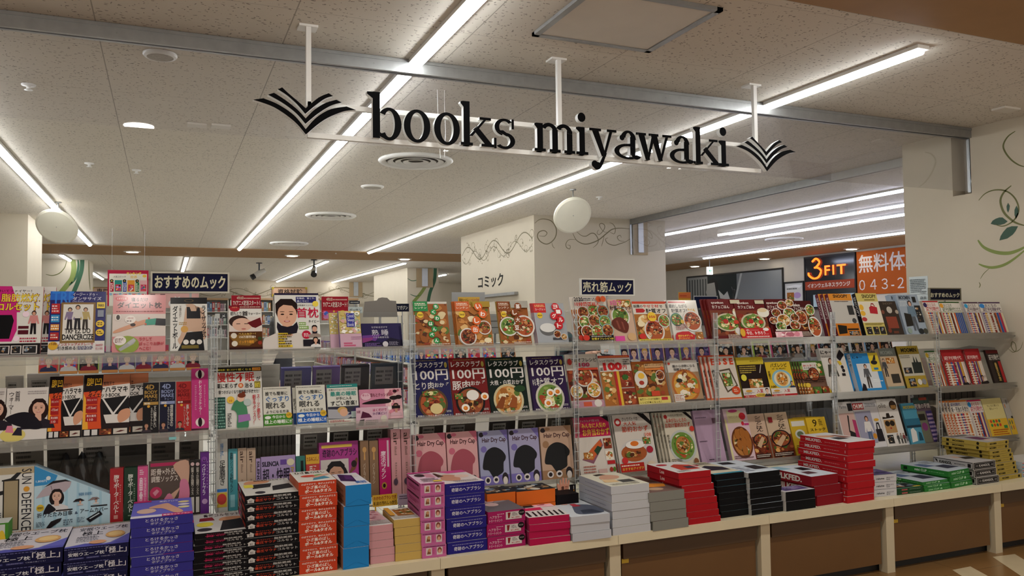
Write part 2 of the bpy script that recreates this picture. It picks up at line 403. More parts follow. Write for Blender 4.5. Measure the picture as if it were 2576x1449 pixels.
def floor_mat():
    m = bpy.data.materials.new('mall_floor_tiles'); m.use_nodes = True; nt = m.node_tree; b = nt.nodes['Principled BSDF']
    L = nt.links.new; N = nt.nodes.new
    tc = N('ShaderNodeTexCoord'); mp = N('ShaderNodeMapping'); mp.inputs['Scale'].default_value = (2.1, 2.1, 1); L(tc.outputs['Object'], mp.inputs['Vector'])
    br = N('ShaderNodeTexBrick'); br.inputs['Scale'].default_value = 1; br.inputs['Mortar Size'].default_value = 0.006; br.inputs['Brick Width'].default_value = 1; br.inputs['Row Height'].default_value = 1; br.offset = 0
    br.inputs['Color1'].default_value = LC('8a683e'); br.inputs['Color2'].default_value = LC('7c5c36'); br.inputs['Mortar'].default_value = LC('6d4e2c')
    L(mp.outputs[0], br.inputs['Vector']); L(br.outputs['Color'], b.inputs['Base Color'])
    b.inputs['Roughness'].default_value = 0.22; b.inputs['Specular IOR Level'].default_value = 0.45
    return m
mb = MB(); mb.box(-9, 16, -2.5, 28, -0.1, 0); fl = struct(mb.build('floor', floor_mat()))
mb = MB(); mb.box(-9, 16, 4.72, 28, 0.0005, 0.002); part(mb, 'shop_flooring', mat('pale_shop_floor', 'd8d2c6', .3, vary=.03), fl)
mb = MB(); strip = mat('cream_floor_tile', 'c6b796', 0.22)
for q in (((2497, 1401), (2553, 1394), (2640, 1446), (2600, 1470)), ((2396, 1434), (2441, 1425), (2560, 1490), (2500, 1500))):
    mb.prism([at(x, y, 2, 0.0) + Vector((0, 0, 0.0006)) for x, y in q], (0, 0, -0.0005))
part(mb, 'cream_inlay', strip, fl)
mb = MB(); mb.box(-9, 16, 2.81, 28, ZC, ZC + 0.12); ceil = struct(mb.build('ceiling', ceiling_mat()))
mb = MB(); mb.box(-9, 16, -2.5, 2.8, ZC - 0.002, ZC + 0.12); struct(mb.build('trim_1', BROWN), 'brown ceiling strip nearest to the camera')
mb = MB(); mb.box(-9, 8.9, 15.72, 17.6, ZC - 0.012, ZC - 0.001); struct(mb.build('trim_2', BROWN), 'brown ceiling band across the shop')
mb = MB(); mb.box(11.75, 13.19, 6, 26.7, ZC - 0.012, ZC - 0.001); struct(mb.build('trim_3', BROWN), 'brown ceiling band along the fitness lounge wall')
mb = MB(); mb.box(-9, 13.4, 26.8, 27.0, 0, ZC); wall_back = struct(mb.build('wall_back', CREAM))
mb = MB(); mb.box(-9.2, -9, -5, 27, 0, ZC); struct(mb.build('wall_left', CREAM))
mb = MB(); mb.box(13.2, 13.4, -5, 26.8, 0, ZC); wall_lounge = struct(mb.build('wall_right', mat('lounge_wall_paint', 'c3bba9', 0.7, vary=0.02)))
# pillars; the right one carries the recess for the glass curtain
mb = MB(); WX = 5.65
for a, b2, z0, z1, x0 in ((2.86, 4.225, 0, ZC, WX), (4.385, 4.84, 0, ZC, WX), (4.225, 4.385, 0, 2.426, WX), (4.225, 4.385, 2.426, ZC, WX + 0.14)):
    mb.box(x0, WX + 1.2, a, b2, z0, z1)
wall_pillar = struct(mb.build('wall_pillar', CREAM), 'cream pillar wall at the right with a painted vine')
mb = MB(); mb.box(4.53, 6.61, 9.75, 12.65, 0, ZC); pil_c = struct(mb.build('wall_centre', CREAM), 'cream pillar in the middle of the shop with vine border')
mb = MB(); mb.box(-3.4, -1.6, 11.72, 13.0, 0, ZC); pil_l = struct(mb.build('wall_side', CREAM), 'cream pillar at the left edge')
mb = MB(); mb.box(-2.75, -1.5, 19.2, 20.4, 0, ZC); pil_v = struct(mb.build('wall_vine', CREAM), 'far pillar painted with broad green leaves')
cx0, cx1 = x_at(1025, 19.9, 2.6), x_at(1103, 19.9, 2.6)
mb = MB(); mb.box(cx0, cx1, 19.9, 23.5, 0, ZC); pil_3 = struct(mb.build('wall_far', CREAM), 'far cream pillar beside the comic pillar')

# painted vines
OLIVE = mat('olive_vine_paint', '5d5d2c', 0.6); VINE = mat('thin_vine_paint', '6e6448', 0.6); LEAFG = mat('dark_leaf_paint', '2c4a38', 0.6)
GREENL = mat('light_leaf_paint', '77843e', 0.6); GREEND = mat('deep_leaf_paint', '2c5a3c', 0.6)
def smooth(p, n=6):
    out = []
    for i in range(len(p) - 1):
        a, b, c, d = p[max(i - 1, 0)], p[i], p[i + 1], p[min(i + 2, len(p) - 1)]
        for k in range(n):
            t = k / n
            out.append(tuple(0.5 * (2 * b[j] + (c[j] - a[j]) * t + (2 * a[j] - 5 * b[j] + 4 * c[j] - d[j]) * t * t + (3 * b[j] - a[j] - 3 * c[j] + d[j]) * t ** 3) for j in (0, 1)))
    out.append(p[-1]); return out
def ribbon(mb, pts, w, mapf, taper=True, m=0):
    n = len(pts)
    L, R = [], []
    for i, (x, y) in enumerate(pts):
        a, b = pts[max(i - 1, 0)], pts[min(i + 1, n - 1)]
        dx, dy = b[0] - a[0], b[1] - a[1]; l = math.hypot(dx, dy) or 1
        t = i / max(n - 1, 1); ww = w * (0.25 + 0.75 * math.sin(math.pi * min(max(t, 0.02), 0.98)) ** 0.6) if taper else w
        L.append((x - dy / l * ww / 2, y + dx / l * ww / 2)); R.append((x + dy / l * ww / 2, y - dx / l * ww / 2))
    for i in range(n - 1): mb.poly([mapf(*q) for q in (L[i], L[i + 1], R[i + 1], R[i])], None, m)
wp = lambda x, y: at(x, y, 0, WX - 0.0012)
mb = MB()
for pts, w in (([(2554, 330), (2535, 344), (2524, 365), (2529, 383), (2544, 402), (2563, 415), (2580, 420)], 4.5),
               ([(2462, 504), (2477, 488), (2497, 479), (2520, 478), (2539, 485), (2554, 500), (2562, 520), (2561, 536), (2552, 552), (2537, 564), (2519, 569), (2497, 562)], 4),
               ([(2544, 467), (2526, 483), (2517, 502), (2520, 522), (2529, 539), (2548, 556), (2562, 563), (2580, 568)], 6),
               ([(2489, 675), (2475, 688), (2466, 702)], 1.6), ([(2463, 710), (2466, 717), (2463, 724)], 2.2),
               ([(2536, 877), (2548, 886), (2556, 881), (2554, 865), (2546, 860), (2544, 872), (2553, 884), (2567, 877), (2573, 860)], 1.6)):
    ribbon(mb, smooth(pts), w, wp)
part(mb, 'painted_vine', OLIVE, wall_pillar)
mb = MB()
for q in ([(2492, 563), (2497, 555), (2505, 550), (2514, 547), (2522, 547), (2535, 557), (2527, 563), (2516, 566), (2503, 566)],
          [(2514, 605), (2517, 594), (2524, 583), (2533, 573), (2545, 569), (2561, 569), (2555, 581), (2548, 590), (2534, 600)],
          [(2536, 510), (2540, 518), (2539, 527), (2536, 535), (2533, 529), (2532, 519)], [(2557, 517), (2562, 527), (2562, 538), (2556, 551), (2552, 541), (2552, 528)]):
    mb.poly([wp(*p) for p in q])
part(mb, 'painted_leaf', LEAFG, wall_pillar)
mb = MB()
for pts, w in (([(2460, 604), (2475, 622), (2503, 634), (2535, 637), (2561, 630), (2582, 619)], 9), ([(2462, 664), (2477, 670), (2497, 673), (2524, 667), (2550, 652), (2582, 626)], 7)):
    ribbon(mb, smooth(pts), w, wp)
part(mb, 'painted_swoosh', GREENL, wall_pillar)
def border(mb, x0, x1, zc, amp, mapf, n, seed, w=0.02):
    """a run of waves with spiral tendrils between x0 and x1"""
    rnd = random.Random(seed); step = (x1 - x0) / n; pts = []
    for i in range(n * 8 + 1):
        t = i / 8; pts.append((x0 + step * t, zc + amp * math.sin(t * math.pi)))
    ribbon(mb, pts, w, mapf, False)
    for i in range(n * 2):
        t = (i + rnd.uniform(.2, .8)) / 2; s = 1 if math.cos(t * math.pi) > 0 else -1; d = rnd.choice((-1, 1))
        cx, cz = x0 + step * t, zc + amp * math.sin(t * math.pi); R = amp * rnd.uniform(.55, .95); sp = []
        for k in range(26):
            a = k / 25 * 2.3 * math.pi; r = R * (1 - k / 25 * .85)
            sp.append((cx + d * (R - r * math.cos(a)), cz + rnd.choice((1, 1)) * s * r * math.sin(a)))
        ribbon(mb, sp, w * .6, mapf, True)
        for k in range(3):
            lx, lz = sp[-8][0] + rnd.uniform(-.06, .06), sp[-8][1] + rnd.uniform(-.06, .06)
            mb.poly([mapf(lx - .012, lz), mapf(lx, lz + .022), mapf(lx + .012, lz), mapf(lx, lz - .012)])
mb = MB(); border(mb, 9.8, 12.6, 2.606, .12, lambda x, z: Vector((4.5288, x, z)), 5, 3, .016); border(mb, 9.8, 12.6, 2.546, -.09, lambda x, z: Vector((4.5287, x, z)), 7, 9, .009)
cp = lambda x, y: at(x, y, 1, 9.7488)
for pts, w in (([(1345, 562), (1356, 553), (1370, 551), (1388, 557), (1399, 575), (1398, 594), (1388, 608), (1374, 614), (1359, 607), (1352, 595), (1356, 584), (1368, 580), (1376, 586), (1370, 594), (1356, 593)], 2.4),
               ([(1388, 610), (1391, 620), (1396, 625)], 1.3), ([(1441, 587), (1450, 604), (1466, 613), (1482, 613), (1505, 604), (1525, 588), (1540, 577), (1560, 574), (1586, 576)], 2.6),
               ([(1450, 582), (1462, 592), (1474, 594), (1487, 587), (1497, 589), (1505, 603), (1502, 614), (1492, 623)], 2.0), ([(1450, 603), (1432, 603), (1424, 612), (1425, 622), (1433, 626), (1434, 618), (1427, 616)], 1.7),
               ([(1531, 585), (1518, 582), (1508, 567), (1513, 562), (1521, 567), (1519, 578), (1508, 590), (1502, 586), (1506, 578)], 1.5), ([(1533, 583), (1545, 588), (1548, 575), (1542, 564), (1533, 560)], 1.5),
               ([(1586, 600), (1574, 608), (1560, 613), (1545, 617), (1529, 612), (1523, 602), (1530, 598)], 1.9), ([(1571, 607), (1558, 605), (1553, 596), (1560, 592), (1563, 598)], 1.5), ([(1520, 592), (1517, 606), (1513, 620)], 1.3),
               ([(1602, 563), (1618, 558), (1640, 562)], 1.6), ([(1603, 612), (1622, 621), (1634, 612), (1630, 600)], 1.2), ([(1626, 590), (1640, 600), (1638, 588), (1628, 580), (1618, 584)], 1.2)):
    ribbon(mb, smooth(pts, 8), w, cp)
part(mb, 'painted_vine', VINE, pil_c)
mb = MB(); border(mb, 0.9, 8.0, 2.586, .14, lambda x, z: Vector((x, 26.7985, z)), 7, 5, .022); border(mb, .9, 8.0, 2.566, -.12, lambda x, z: Vector((x, 26.7983, z)), 9, 8, .014)
part(mb, 'painted_vine', VINE, wall_back)
gv = lambda x, y: at(x, y, 1, 19.1985)
mb = MB(); ribbon(mb, smooth([(183, 652), (186, 675), (181, 700), (168, 718), (150, 740)]), 13, gv, False); part(mb, 'painted_leaf', GREENL, pil_v)
mb = MB(); ribbon(mb, smooth([(196, 652), (197, 672), (190, 700), (172, 720)]), 6, gv); ribbon(mb, smooth([(207, 652), (205, 680), (195, 712), (182, 742)]), 11, gv, False); part(mb, 'painted_leaf', GREEND, pil_v)
mb = MB(); ribbon(mb, smooth([(168, 654), (163, 672), (150, 687), (132, 693), (115, 690)]), 2.4, gv); ribbon(mb, smooth([(223, 654), (224, 690), (227, 730)]), 2.2, gv); part(mb, 'painted_vine', OLIVE, pil_v)
g3 = lambda x, y: at(x, y, 1, 19.8985)
mb = MB(); ribbon(mb, smooth([(1082, 673), (1078, 700), (1064, 730), (1040, 760)]), 8, g3, False); part(mb, 'painted_leaf', GREENL, pil_3)
mb = MB(); ribbon(mb, smooth([(1095, 673), (1093, 705), (1082, 735), (1076, 765)]), 8, g3, False); ribbon(mb, smooth([(1025, 700), (1035, 706), (1047, 705), (1056, 699)]), 1.8, g3); ribbon(mb, smooth([(1032, 740), (1045, 745), (1060, 742)]), 2, g3); part(mb, 'painted_leaf', GREEND, pil_3)

# lettering on the centre pillar
mb = MB(); p0 = at(1203, 727, 0, 4.5285); p1 = at(1266, 688, 0, 4.5285)
zt, zb = at(1203, 696, 0, 4.5285).z, at(1203, 727, 0, 4.5285).z
Pr(mb, (4.5285, p0.y, zb), (0, -1, 0), (0, 0, 1), (-1, 0, 0), p0.y - p1.y, zt - zb).run([('t', 'コミック', 0, 0, 1, 1, '26241f', .02)])
part(mb, 'comic_lettering', CARD, pil_c)
# picture rail on that pillar's left face
mb = MB(); mb.box(4.47, 4.529, 10.3, 12.2, at(1260, 741, 0, 4.5).z - .02, at(1260, 741, 0, 4.5).z + .02)
tag(mb.build('picture_rail', ALU), 'aluminium hanging rail under the katakana lettering on the comic pillar', 'rail')

# ------------------------------------------------------------------ ceiling fittings
TUBE = bpy.data.materials.new('lit_tube'); TUBE.use_nodes = True
_b = TUBE.node_tree.nodes['Principled BSDF']; _b.inputs['Base Color'].default_value = (1, 1, 1, 1); _b.inputs['Emission Color'].default_value = (0.93, 0.97, 1.0, 1); _b.inputs['Emission Strength'].default_value = TUBE_POWER
TUBE2 = TUBE.copy(); TUBE2.name = 'lit_cool_tube'; TUBE2.node_tree.nodes['Principled BSDF'].inputs['Emission Color'].default_value = (0.70, 0.76, 1.0, 1)
def tube_light(x0, x1, y0, y1, label, w=0.062):
    c = Vector(((x0 + x1) / 2, (y0 + y1) / 2, ZC)); r = empty('strip_light', c)
    r.rotation_euler.z = -math.atan2(x1 - x0, y1 - y0); L = math.hypot(x1 - x0, y1 - y0) / 2
    m1 = MB(); m1.box(-w / 2 - .012, w / 2 + .012, -L - .02, L + .02, -0.022, -0.001); part(m1, 'housing', WHITE, r)
    m2 = MB(); pr = [(w / 2 * math.cos(a), -0.022 - w / 2 * math.sin(a) * .9) for a in [math.pi * k / 6 for k in range(7)]]
    vs = [(x, -L, z) for x, z in pr] + [(x, L, z) for x, z in pr]
    m2.geo(vs, [(i, i + 1, 8 + i, 7 + i) for i in range(6)] + [tuple(range(6, -1, -1)), tuple(range(7, 14))]); part(m2, 'lit_diffuser', TUBE2 if x0 > 7.45 else TUBE, r)
    return tag(r, label, 'ceiling light', 'strip lights on the ceiling')
for a in ((1.255, 1.255, 2.9, 4.18, 'short white strip light at the top edge, in front of the ceiling rail'),
          (3.685, 3.685, 3.02, 4.18, 'short white strip light at the upper right, in front of the ceiling rail'),
          (-1.23, -1.19, 4.3, 15.45, 'long white strip light running back above the left pillar'),
          (1.255, 1.25, 4.3, 15.62, 'long white strip light crossing behind the left end of the hanging shop sign'),
          (3.685, 3.68, 4.3, 15.65, 'long white strip light crossing behind the right half of the hanging shop sign'),
          (7.5, 7.5, 4.95, 15.4, 'strip light over the neighbouring hall, nearest to the camera of those beyond the right pillar'),
          (8.48, 8.48, 5.5, 10.65, 'short strip light over the neighbouring hall, second row beyond the right pillar'),
          (9.25, 9.25, 6.2, 15.2, 'strip light over the neighbouring hall, third row beyond the right pillar'),
          (11.2, 11.2, 7.5, 15.0, 'strip light next to the brown band by the fitness lounge'),
          (-1.86, -1.84, 17.75, 19.1, 'short strip light just in front of the far pillar with green leaves'),
          (-1.72, -1.68, 23.2, 26.2, 'far strip light left of the ranking poster'),
          (0.4, 0.4, 17.75, 22.2, 'far strip light above the navy recommended books sign'),
          (3.3, 3.28, 18.0, 26.6, 'far strip light ending above the exam section sign'),
          (5.1, 5.06, 18.1, 26.7, 'far strip light right of the one over the exam section sign'),
          (7.4, 7.4, 22.0, 26.7, 'farthest strip light near the frieze left of the far cream pillar')):
    tube_light(*a)
def diffuser(x, y, label, r=0.33):
    o = empty('air_diffuser', (x, y, ZC))
    m = MB(); m.lathe([(r * .98, 0), (r, -.012), (r * .93, -.03), (r * .84, -.026), (r * .8, -.006)], 40); part(m, 'outer_ring', WHITE, o, smooth=True)
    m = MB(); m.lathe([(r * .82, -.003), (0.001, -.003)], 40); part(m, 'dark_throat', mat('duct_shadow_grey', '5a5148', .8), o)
    for k, q in enumerate((.62, .42, .22)):
        m = MB(); m.lathe([(r * q, -.006), (r * (q + .13), -.02), (r * (q + .12), -.026), (r * (q - .02), -.012)], 36); part(m, 'louvre_ring', WHITE, o, smooth=True)
    return tag(o, label, 'air vent', 'round air diffusers')
diffuser(2.02, 6.8, 'round ringed air diffuser just under the word books on the sign')
diffuser(1.99, 10.6, 'round ringed air diffuser, middle of the three in a row')
diffuser(1.98, 14.4, 'round ringed air diffuser nearest to the brown ceiling band')
diffuser(11.7 - 1.6, 11.2, 'round ringed air diffuser in the neighbouring hall beyond the right pillar')
def disc(name, x, y, label, cat, r, col=WHITE, h=.02, group=None):
    o = empty(name, (x, y, ZC))
    m = MB(); m.lathe([(r, -.001), (r, -h * .5), (r * .9, -h), (.001, -h)], 28); part(m, 'body', col, o, smooth=True)
    m = MB(); m.lathe([(r * .78, -h - .0005), (.001, -h - .0005)], 24); part(m, 'grille', mat('speaker_cloth', 'a8a298', .8, scale=80, vary=.15), o)
    return tag(o, label, cat, group)
disc('ceiling_speaker', -.033, 4.6, 'round white ceiling speaker left of the winged logo', 'speaker', .085, group='ceiling speakers')
disc('ceiling_speaker', 1.98, 8.25, 'round ceiling speaker between two ringed air diffusers', 'speaker', .12, group='ceiling speakers')
for x, y, l in ((-.752, 5.46, 'small sprinkler head at the upper left, nearest the frame edge'), (-.62, 7.9, 'small sprinkler head right of the left strip light'),
                (4.6, 8.1, 'small sprinkler head right of the white disc over the bestseller sign'), (-.25, 8.1, 'small sprinkler head in the middle of the left ceiling boards'),
                (3.1, 16.0, 'tiny sprinkler head at the front edge of the brown band')):
    o = empty('sprinkler', (x, y, ZC)); m = MB(); m.lathe([(.04, -.001), (.038, -.008), (.012, -.012), (.012, -.03), (.024, -.034), (.001, -.036)], 14); part(m, 'head', WHITE, o, smooth=True); tag(o, l, 'sprinkler', 'sprinkler heads')
DL = mat('lit_downlight', 'fff2dc', .4, emit=9.0)
for x, y, l in ((-.575, 16.7, 'round downlight in the brown band, left of the ranking poster'), (2.37, 16.8, 'round downlight in the brown band, left of the far strip lights'),
                (4.8, 17.05, 'round downlight in the brown band, beside the comic pillar'), (12.8, 14.85, 'middle downlight of three along the fitness lounge wall'),
                (12.7, 17.4, 'farthest downlight along the fitness lounge wall'), (12.84, 12.3, 'downlight in front of the orange trial banner')):
    o = empty('downlight', (x, y, ZC - .012)); m = MB(); m.lathe([(.15, 0), (.15, -.01), (.11, -.016)], 24); part(m, 'trim_ring', WHITE, o)
    m = MB(); m.lathe([(.115, -.006), (.1, -.02), (.001, -.026)], 24); part(m, 'lit_lens', DL, o); tag(o, l, 'ceiling light', 'downlights')
# access panel near the camera
o = empty('access_panel', (2.02, 3.32, ZC))
m = MB(); m.box(-.31, .31, -.31, .25, -.012, -.001); part(m, 'panel', mat('panel_paint', 'cfc8bc', .5, vary=.02), o)
m = MB()
for x0, x1, y0, y1 in ((-.345, .345, -.34, -.312), (-.345, .345, .252, .28), (-.345, -.312, -.34, .28), (.312, .345, -.34, .28)): m.box(x0, x1, y0, y1, -.018, -.001)
part(m, 'frame', ALU, o); tag(o, 'square access panel in the ceiling above the shop sign', 'ceiling panel')
for x, y, w, l in ((5.35, 3.72, .16, 'small square ceiling sensor by the right pillar'), (.2, 6.12, .13, 'small beige ceiling plate left of the winged logo, left of two'), (.36, 6.1, .13, 'small beige ceiling plate left of the winged logo, right of two')):
    m = MB(); m.box(x - w / 2, x + w / 2, y - .05, y + .05, ZC - .015, ZC - .001); tag(m.build('ceiling_sensor', mat('panel_paint')), l, 'sensor')
# white tilted discs on bent rods
def disc_sign(x, y, label, r, nv):
    o = empty('hanging_disc', (x, y, ZC)); c = Vector((0, 0, -.285)); nrm = Vector(nv).normalized()
    a = nrm.cross(Vector((0, 0, 1))).normalized(); b = nrm.cross(a)
    m = MB(); rings = [(r, .012), (r, -.004), (r * .9, -.014), (.001, -.018)]
    vs = []; n = 36
    for rr, h in rings: vs += [c + a * rr * math.cos(6.2832 * k / n) + b * rr * math.sin(6.2832 * k / n) - nrm * h for k in range(n)]
    fs = [(i * n + k, i * n + (k + 1) % n, (i + 1) * n + (k + 1) % n, (i + 1) * n + k) for i in range(3) for k in range(n)]; fs.append(tuple(range(n)))
    m.geo(vs, fs); part(m, 'dish', mat('dish_plastic', 'd6d0bd', .45, vary=.02), o, smooth=False)
    m = MB(); m.tube([(0.01, .0, -.006), (0.01, 0, -.14), (.03, -.03, -.2), tuple(c + nrm * .015)], .008, 8); part(m, 'bent_rod', ALU, o, smooth=True)
    m = MB(); m.lathe([(.035, -.001), (.035, -.012), (.012, -.016)], 16, (0.01, 0, 0)); part(m, 'ceiling_flange', ALU, o)
    m = MB(); m.obox(c + nrm * .0125 + b * (-.09), a, b, nrm, .014, .009, .001); part(m, 'small_label', WHITE, o)
    return tag(o, label, 'ceiling disc', 'round white discs on bent rods')
disc_sign(-1.142, 10.46, 'round white tilted disc on a bent rod above the left pillar', .225, (-.22, -.69, -.55))
disc_sign(4.06, 7.74, 'round white tilted disc on a bent rod in front of the comic pillar', .215, (-.07, -.86, -.57))

# glass smoke curtains
CURTAIN = glass('smoke_curtain_glass', 'fefeff', .01, .45, 'c9d2f0', .02)
def curtain(p0, p1, label, zb):
    o = empty('smoke_curtain', ((p0[0] + p1[0]) / 2, (p0[1] + p1[1]) / 2, ZC)); o.rotation_euler.z = math.atan2(p1[1] - p0[1], p1[0] - p0[0]); L = math.hypot(p1[0] - p0[0], p1[1] - p0[1]) / 2
    m = MB(); m.box(-L, L, -.03, .03, -.012, -.001); m.box(-L, L, -.03, -.008, -.075, -.012); m.box(-L, L, .008, .03, -.075, -.012); m.box(-L, L, -.036, -.03, -.02, -.004); part(m, 'channel', ALU, o)
    m = MB(); m.box(-L, L, -.003, .003, -(ZC - zb), -.012); part(m, 'glass_pane', CURTAIN, o)
    m = MB(); x = -L + .3
    while x < L: m.lathe([(.004, 0), (.001, -.001)], 8, (x, -.0305, -.045)); x += .62
    for s in (L,):
        m.box(s - .001, s + .05, -.03, -.006, -(ZC - zb), -.012); m.box(s - .001, s + .05, .006, .03, -(ZC - zb), -.012)
    part(m, 'end_channel', mat('pale_aluminium', 'b4b6b4', .35, metal=.6), o)
    return tag(o, label, 'smoke curtain', 'glass smoke curtains under the ceiling')
curtain((-3.0, 4.24), (WX + .02, 4.24), 'glass smoke curtain under an aluminium ceiling rail behind the shop sign', 2.441)
curtain((6.12, 4.86), (6.05, 9.74), 'glass smoke curtain from the right pillar back to the comic pillar', 2.426)
for px, Y, l in ((1609, 9.745, 'short vertical aluminium channel with cream recess at the right of the comic pillar'), (1068, 19.895, 'vertical curtain channel on the far cream pillar'), (895, 26.795, 'vertical curtain channel on the back wall frieze')):
    o = empty('wall_channel', (x_at(px, Y, 2.75), Y, 2.426)); w = .12 if Y < 12 else .22
    m = MB(); m.box(-w, w, -.02, 0, 0, .49); part(m, 'recess_frame', mat('tan_recess', 'a08a68', .6), o); m = MB(); m.box(-w * .35, w * .35, -.035, -.02, .03, .49); part(m, 'bright_channel', mat('pale_aluminium'), o)
    tag(o, l, 'channel', 'vertical curtain channels')

# ------------------------------------------------------------------ the hanging shop sign
SY = 3.84
sign = empty('shop_sign', (1.97, SY, 2.386))
tag(sign, 'hanging black and white shop sign of cut-out letters between two winged book logos', 'sign')
def spart(m, name, mats, **k):
    o = part(m, name, mats, sign, **k); o.matrix_parent_inverse = Matrix.Translation(sign.location).inverted(); return o
LB = mat('letter_face_black', '050506', .7, spec=.06, vary=.05); LW = mat('letter_side_white', 'e2e2de', .4, vary=.01)
for z in (2.388, 2.538):
    m = MB(); m.box(.62, 3.34, SY + .045, SY + .07, z - .012, z + .012); spart(m, 'cross_tube', WHITE)
for x in (.625, 1.97, 3.31):
    m = MB(); m.box(x - .012, x + .012, SY + .045, SY + .069, 2.4 if x == 1.97 else 2.526, ZC - .01); m.box(x - .045, x + .045, SY + .04, SY + .12, ZC - .012, ZC - .001); spart(m, 'hanger_pole', WHITE)
TD = .03
PK = [0]
def pr3(m, pts):                                            # black front, white return
    PK[0] = (PK[0] + 1) % 12; y = SY - PK[0] * .00012
    m.prism([Vector((x, y, z)) for x, z in pts], (0, TD, 0), None, 0, None, 1)
def arc(cx, cz, rx, rz, a0, a1, n=14): return [(cx + rx * math.cos(math.radians(a0 + (a1 - a0) * i / n)), cz + rz * math.sin(math.radians(a0 + (a1 - a0) * i / n))) for i in range(n + 1)]
def ring(m, cx, cz, rx, rz, ix, iz, a0=0, a1=360, n=32):
    """a bowl: thick at the sides, thin at top and bottom"""
    o = arc(cx, cz, rx, rz, a0, a1, n); i_ = arc(cx, cz, ix, iz, a0, a1, n); PK[0] = (PK[0] + 1) % 12; yy = SY - PK[0] * .00012; P = lambda p: Vector((p[0], yy, p[1])); off = Vector((0, TD, 0))
    for k in range(n):
        A, B, C, D = P(o[k]), P(o[k + 1]), P(i_[k + 1]), P(i_[k])
        m.poly([D, C, B, A][::-1], None, 0); m.poly([A + off, B + off, C + off, D + off], None, 1); m.poly([A, B, B + off, A + off], None, 1); m.poly([C, D, D + off, C + off], None, 1)
    if a1 - a0 < 359:
        for k in (0, n): m.poly([P(o[k]), P(i_[k]), P(i_[k]) + off, P(o[k]) + off], None, 1)
ZB, XH, AH = 2.389, .152, .228
def R4(m, x0, x1, z0, z1): pr3(m, [(x0, ZB + z0), (x1, ZB + z0), (x1, ZB + z1), (x0, ZB + z1)])
def stem(m, x, w, top, sl=True, sr=True, flag=True, sw=.02, bot=True):
    R4(m, x, x + w, 0, top)
    if flag: pr3(m, [(x - sw, ZB + top - .012), (x, ZB + top - .03), (x + .004, ZB + top), (x - .004, ZB + top), (x - sw, ZB + top - .004)])
    if bot: R4(m, x - (sw if sl else 0), x + w + (sw if sr else 0), 0, .016)
def X(px, py=345): return at(px, py, 1, SY).x
def letter(f):
    m = MB(); f(m); spart(m, 'letter', [LB, LW])
def L_b(m):
    x = X(938); R4(m, x, x + .036, 0, AH); pr3(m, [(x - .028, ZB + AH - .014), (x, ZB + AH - .034), (x + .036, ZB + AH), (x - .028, ZB + AH - .002)])
    cx = x + .082; ring(m, cx, ZB + XH / 2 - .002, .062, XH / 2 + .006, .028, XH / 2 - .01, -140, 140, 26)
    pr3(m, [(x + .03, ZB + .012), (x + .07, ZB - .006), (x + .07, ZB + .008), (x + .036, ZB + .03)])
def L_o(p0, p1):
    def f(m):
        a, b = X(p0), X(p1); ring(m, (a + b) / 2, ZB + XH / 2, (b - a) / 2, XH / 2 + .008, (b - a) / 2 - .034, XH / 2 - .008)
    return f
def L_k(p0, p1, top):
    def f(m):
        a, b = X(p0), X(p1); w = b - a; s = a + .02
        stem(m, s, .034, top, sw=.016)
        pr3(m, [(s + .03, ZB + .05), (s + .048, ZB + .05), (b - .03, ZB + XH - .008), (b - .045, ZB + XH - .008)])
        R4(m, b - .072, b - .008, XH - .014, XH)
        pr3(m, [(s + .052, ZB + .085), (s + .075, ZB + .105), (b + .0, ZB + .012), (b - .042, ZB + .012)]); R4(m, b - .062, b + .012, 0, .015)
    return f
def L_s(m):
    a, b = X(1242, 370), X(1297, 375); cx = (a + b) / 2; w = (b - a) / 2 - .006
    ring(m, cx, ZB + XH * .73, w, XH * .3, w - .026, XH * .3 - .014, 40, 255, 20); ring(m, cx, ZB + XH * .26, w + .004, XH * .29, w - .024, XH * .29 - .014, -140, 85, 20)
    R4(m, b - .022, b - .008, XH * .68, XH + .004); R4(m, a + .002, a + .016, -.004, XH * .34)
    pr3(m, [(cx - w + .008, ZB + XH * .6), (cx + .01, ZB + XH * .42), (cx + w - .01, ZB + XH * .4), (cx - .008, ZB + XH * .62)])
def L_m(m):
    a, b = X(1344, 380), X(1448, 392); w = (b - a - .03) / 3; s0 = a + .018; ws = .034; gap = (b - .018 - ws - s0) / 2
    for i in range(3): stem(m, s0 + gap * i, ws, XH - (.0 if i == 0 else .03), flag=(i == 0), sw=.016)
    for i in range(2):
        ring(m, s0 + gap * i + ws + (gap - ws) / 2 + .009, ZB + XH - .045, gap / 2 + .008, .05, gap / 2 - .02, .03, 0, 150, 14)
def L_i(p0, p1):
    def f(m):
        a, b = X(p0, 395), X(p1, 400); c = (a + b) / 2; stem(m, c - .017, .034, XH, sw=.02)
        pr3(m, arc(c - .002, ZB + .205, .024, .026, 0, 345, 18))
    return f
def vee(m, xa, xb, xc, zt, w1, w2, zb=0.0):
    pr3(m, [(xa, ZB + zt), (xa + w1, ZB + zt), (xb + w1 * .5, ZB + zb), (xb - w1 * .2, ZB + zb)]); pr3(m, [(xc - w2, ZB + zt), (xc, ZB + zt), (xb + w1 * .35, ZB + zb), (xb, ZB + zb)])
def L_y(m):
    a, b = X(1484, 400), X(1547, 400); xb = a + (b - a) * .52; vee(m, a + .012, xb, b - .012, XH - .006, .042, .02, .0)
    R4(m, a - .002, a + .072, XH - .014, XH); R4(m, b - .05, b + .012, XH - .014, XH)
    pr3(m, [(xb + .004, ZB + .01), (xb + .026, ZB + .02), (xb - .008, ZB - .06), (xb - .03, ZB - .055)]); pr3(m, arc(xb - .036, ZB - .055, .026, .022, 0, 345, 16)); pr3(m, arc(xb - .052, ZB - .046, .02, .02, 0, 345, 16))
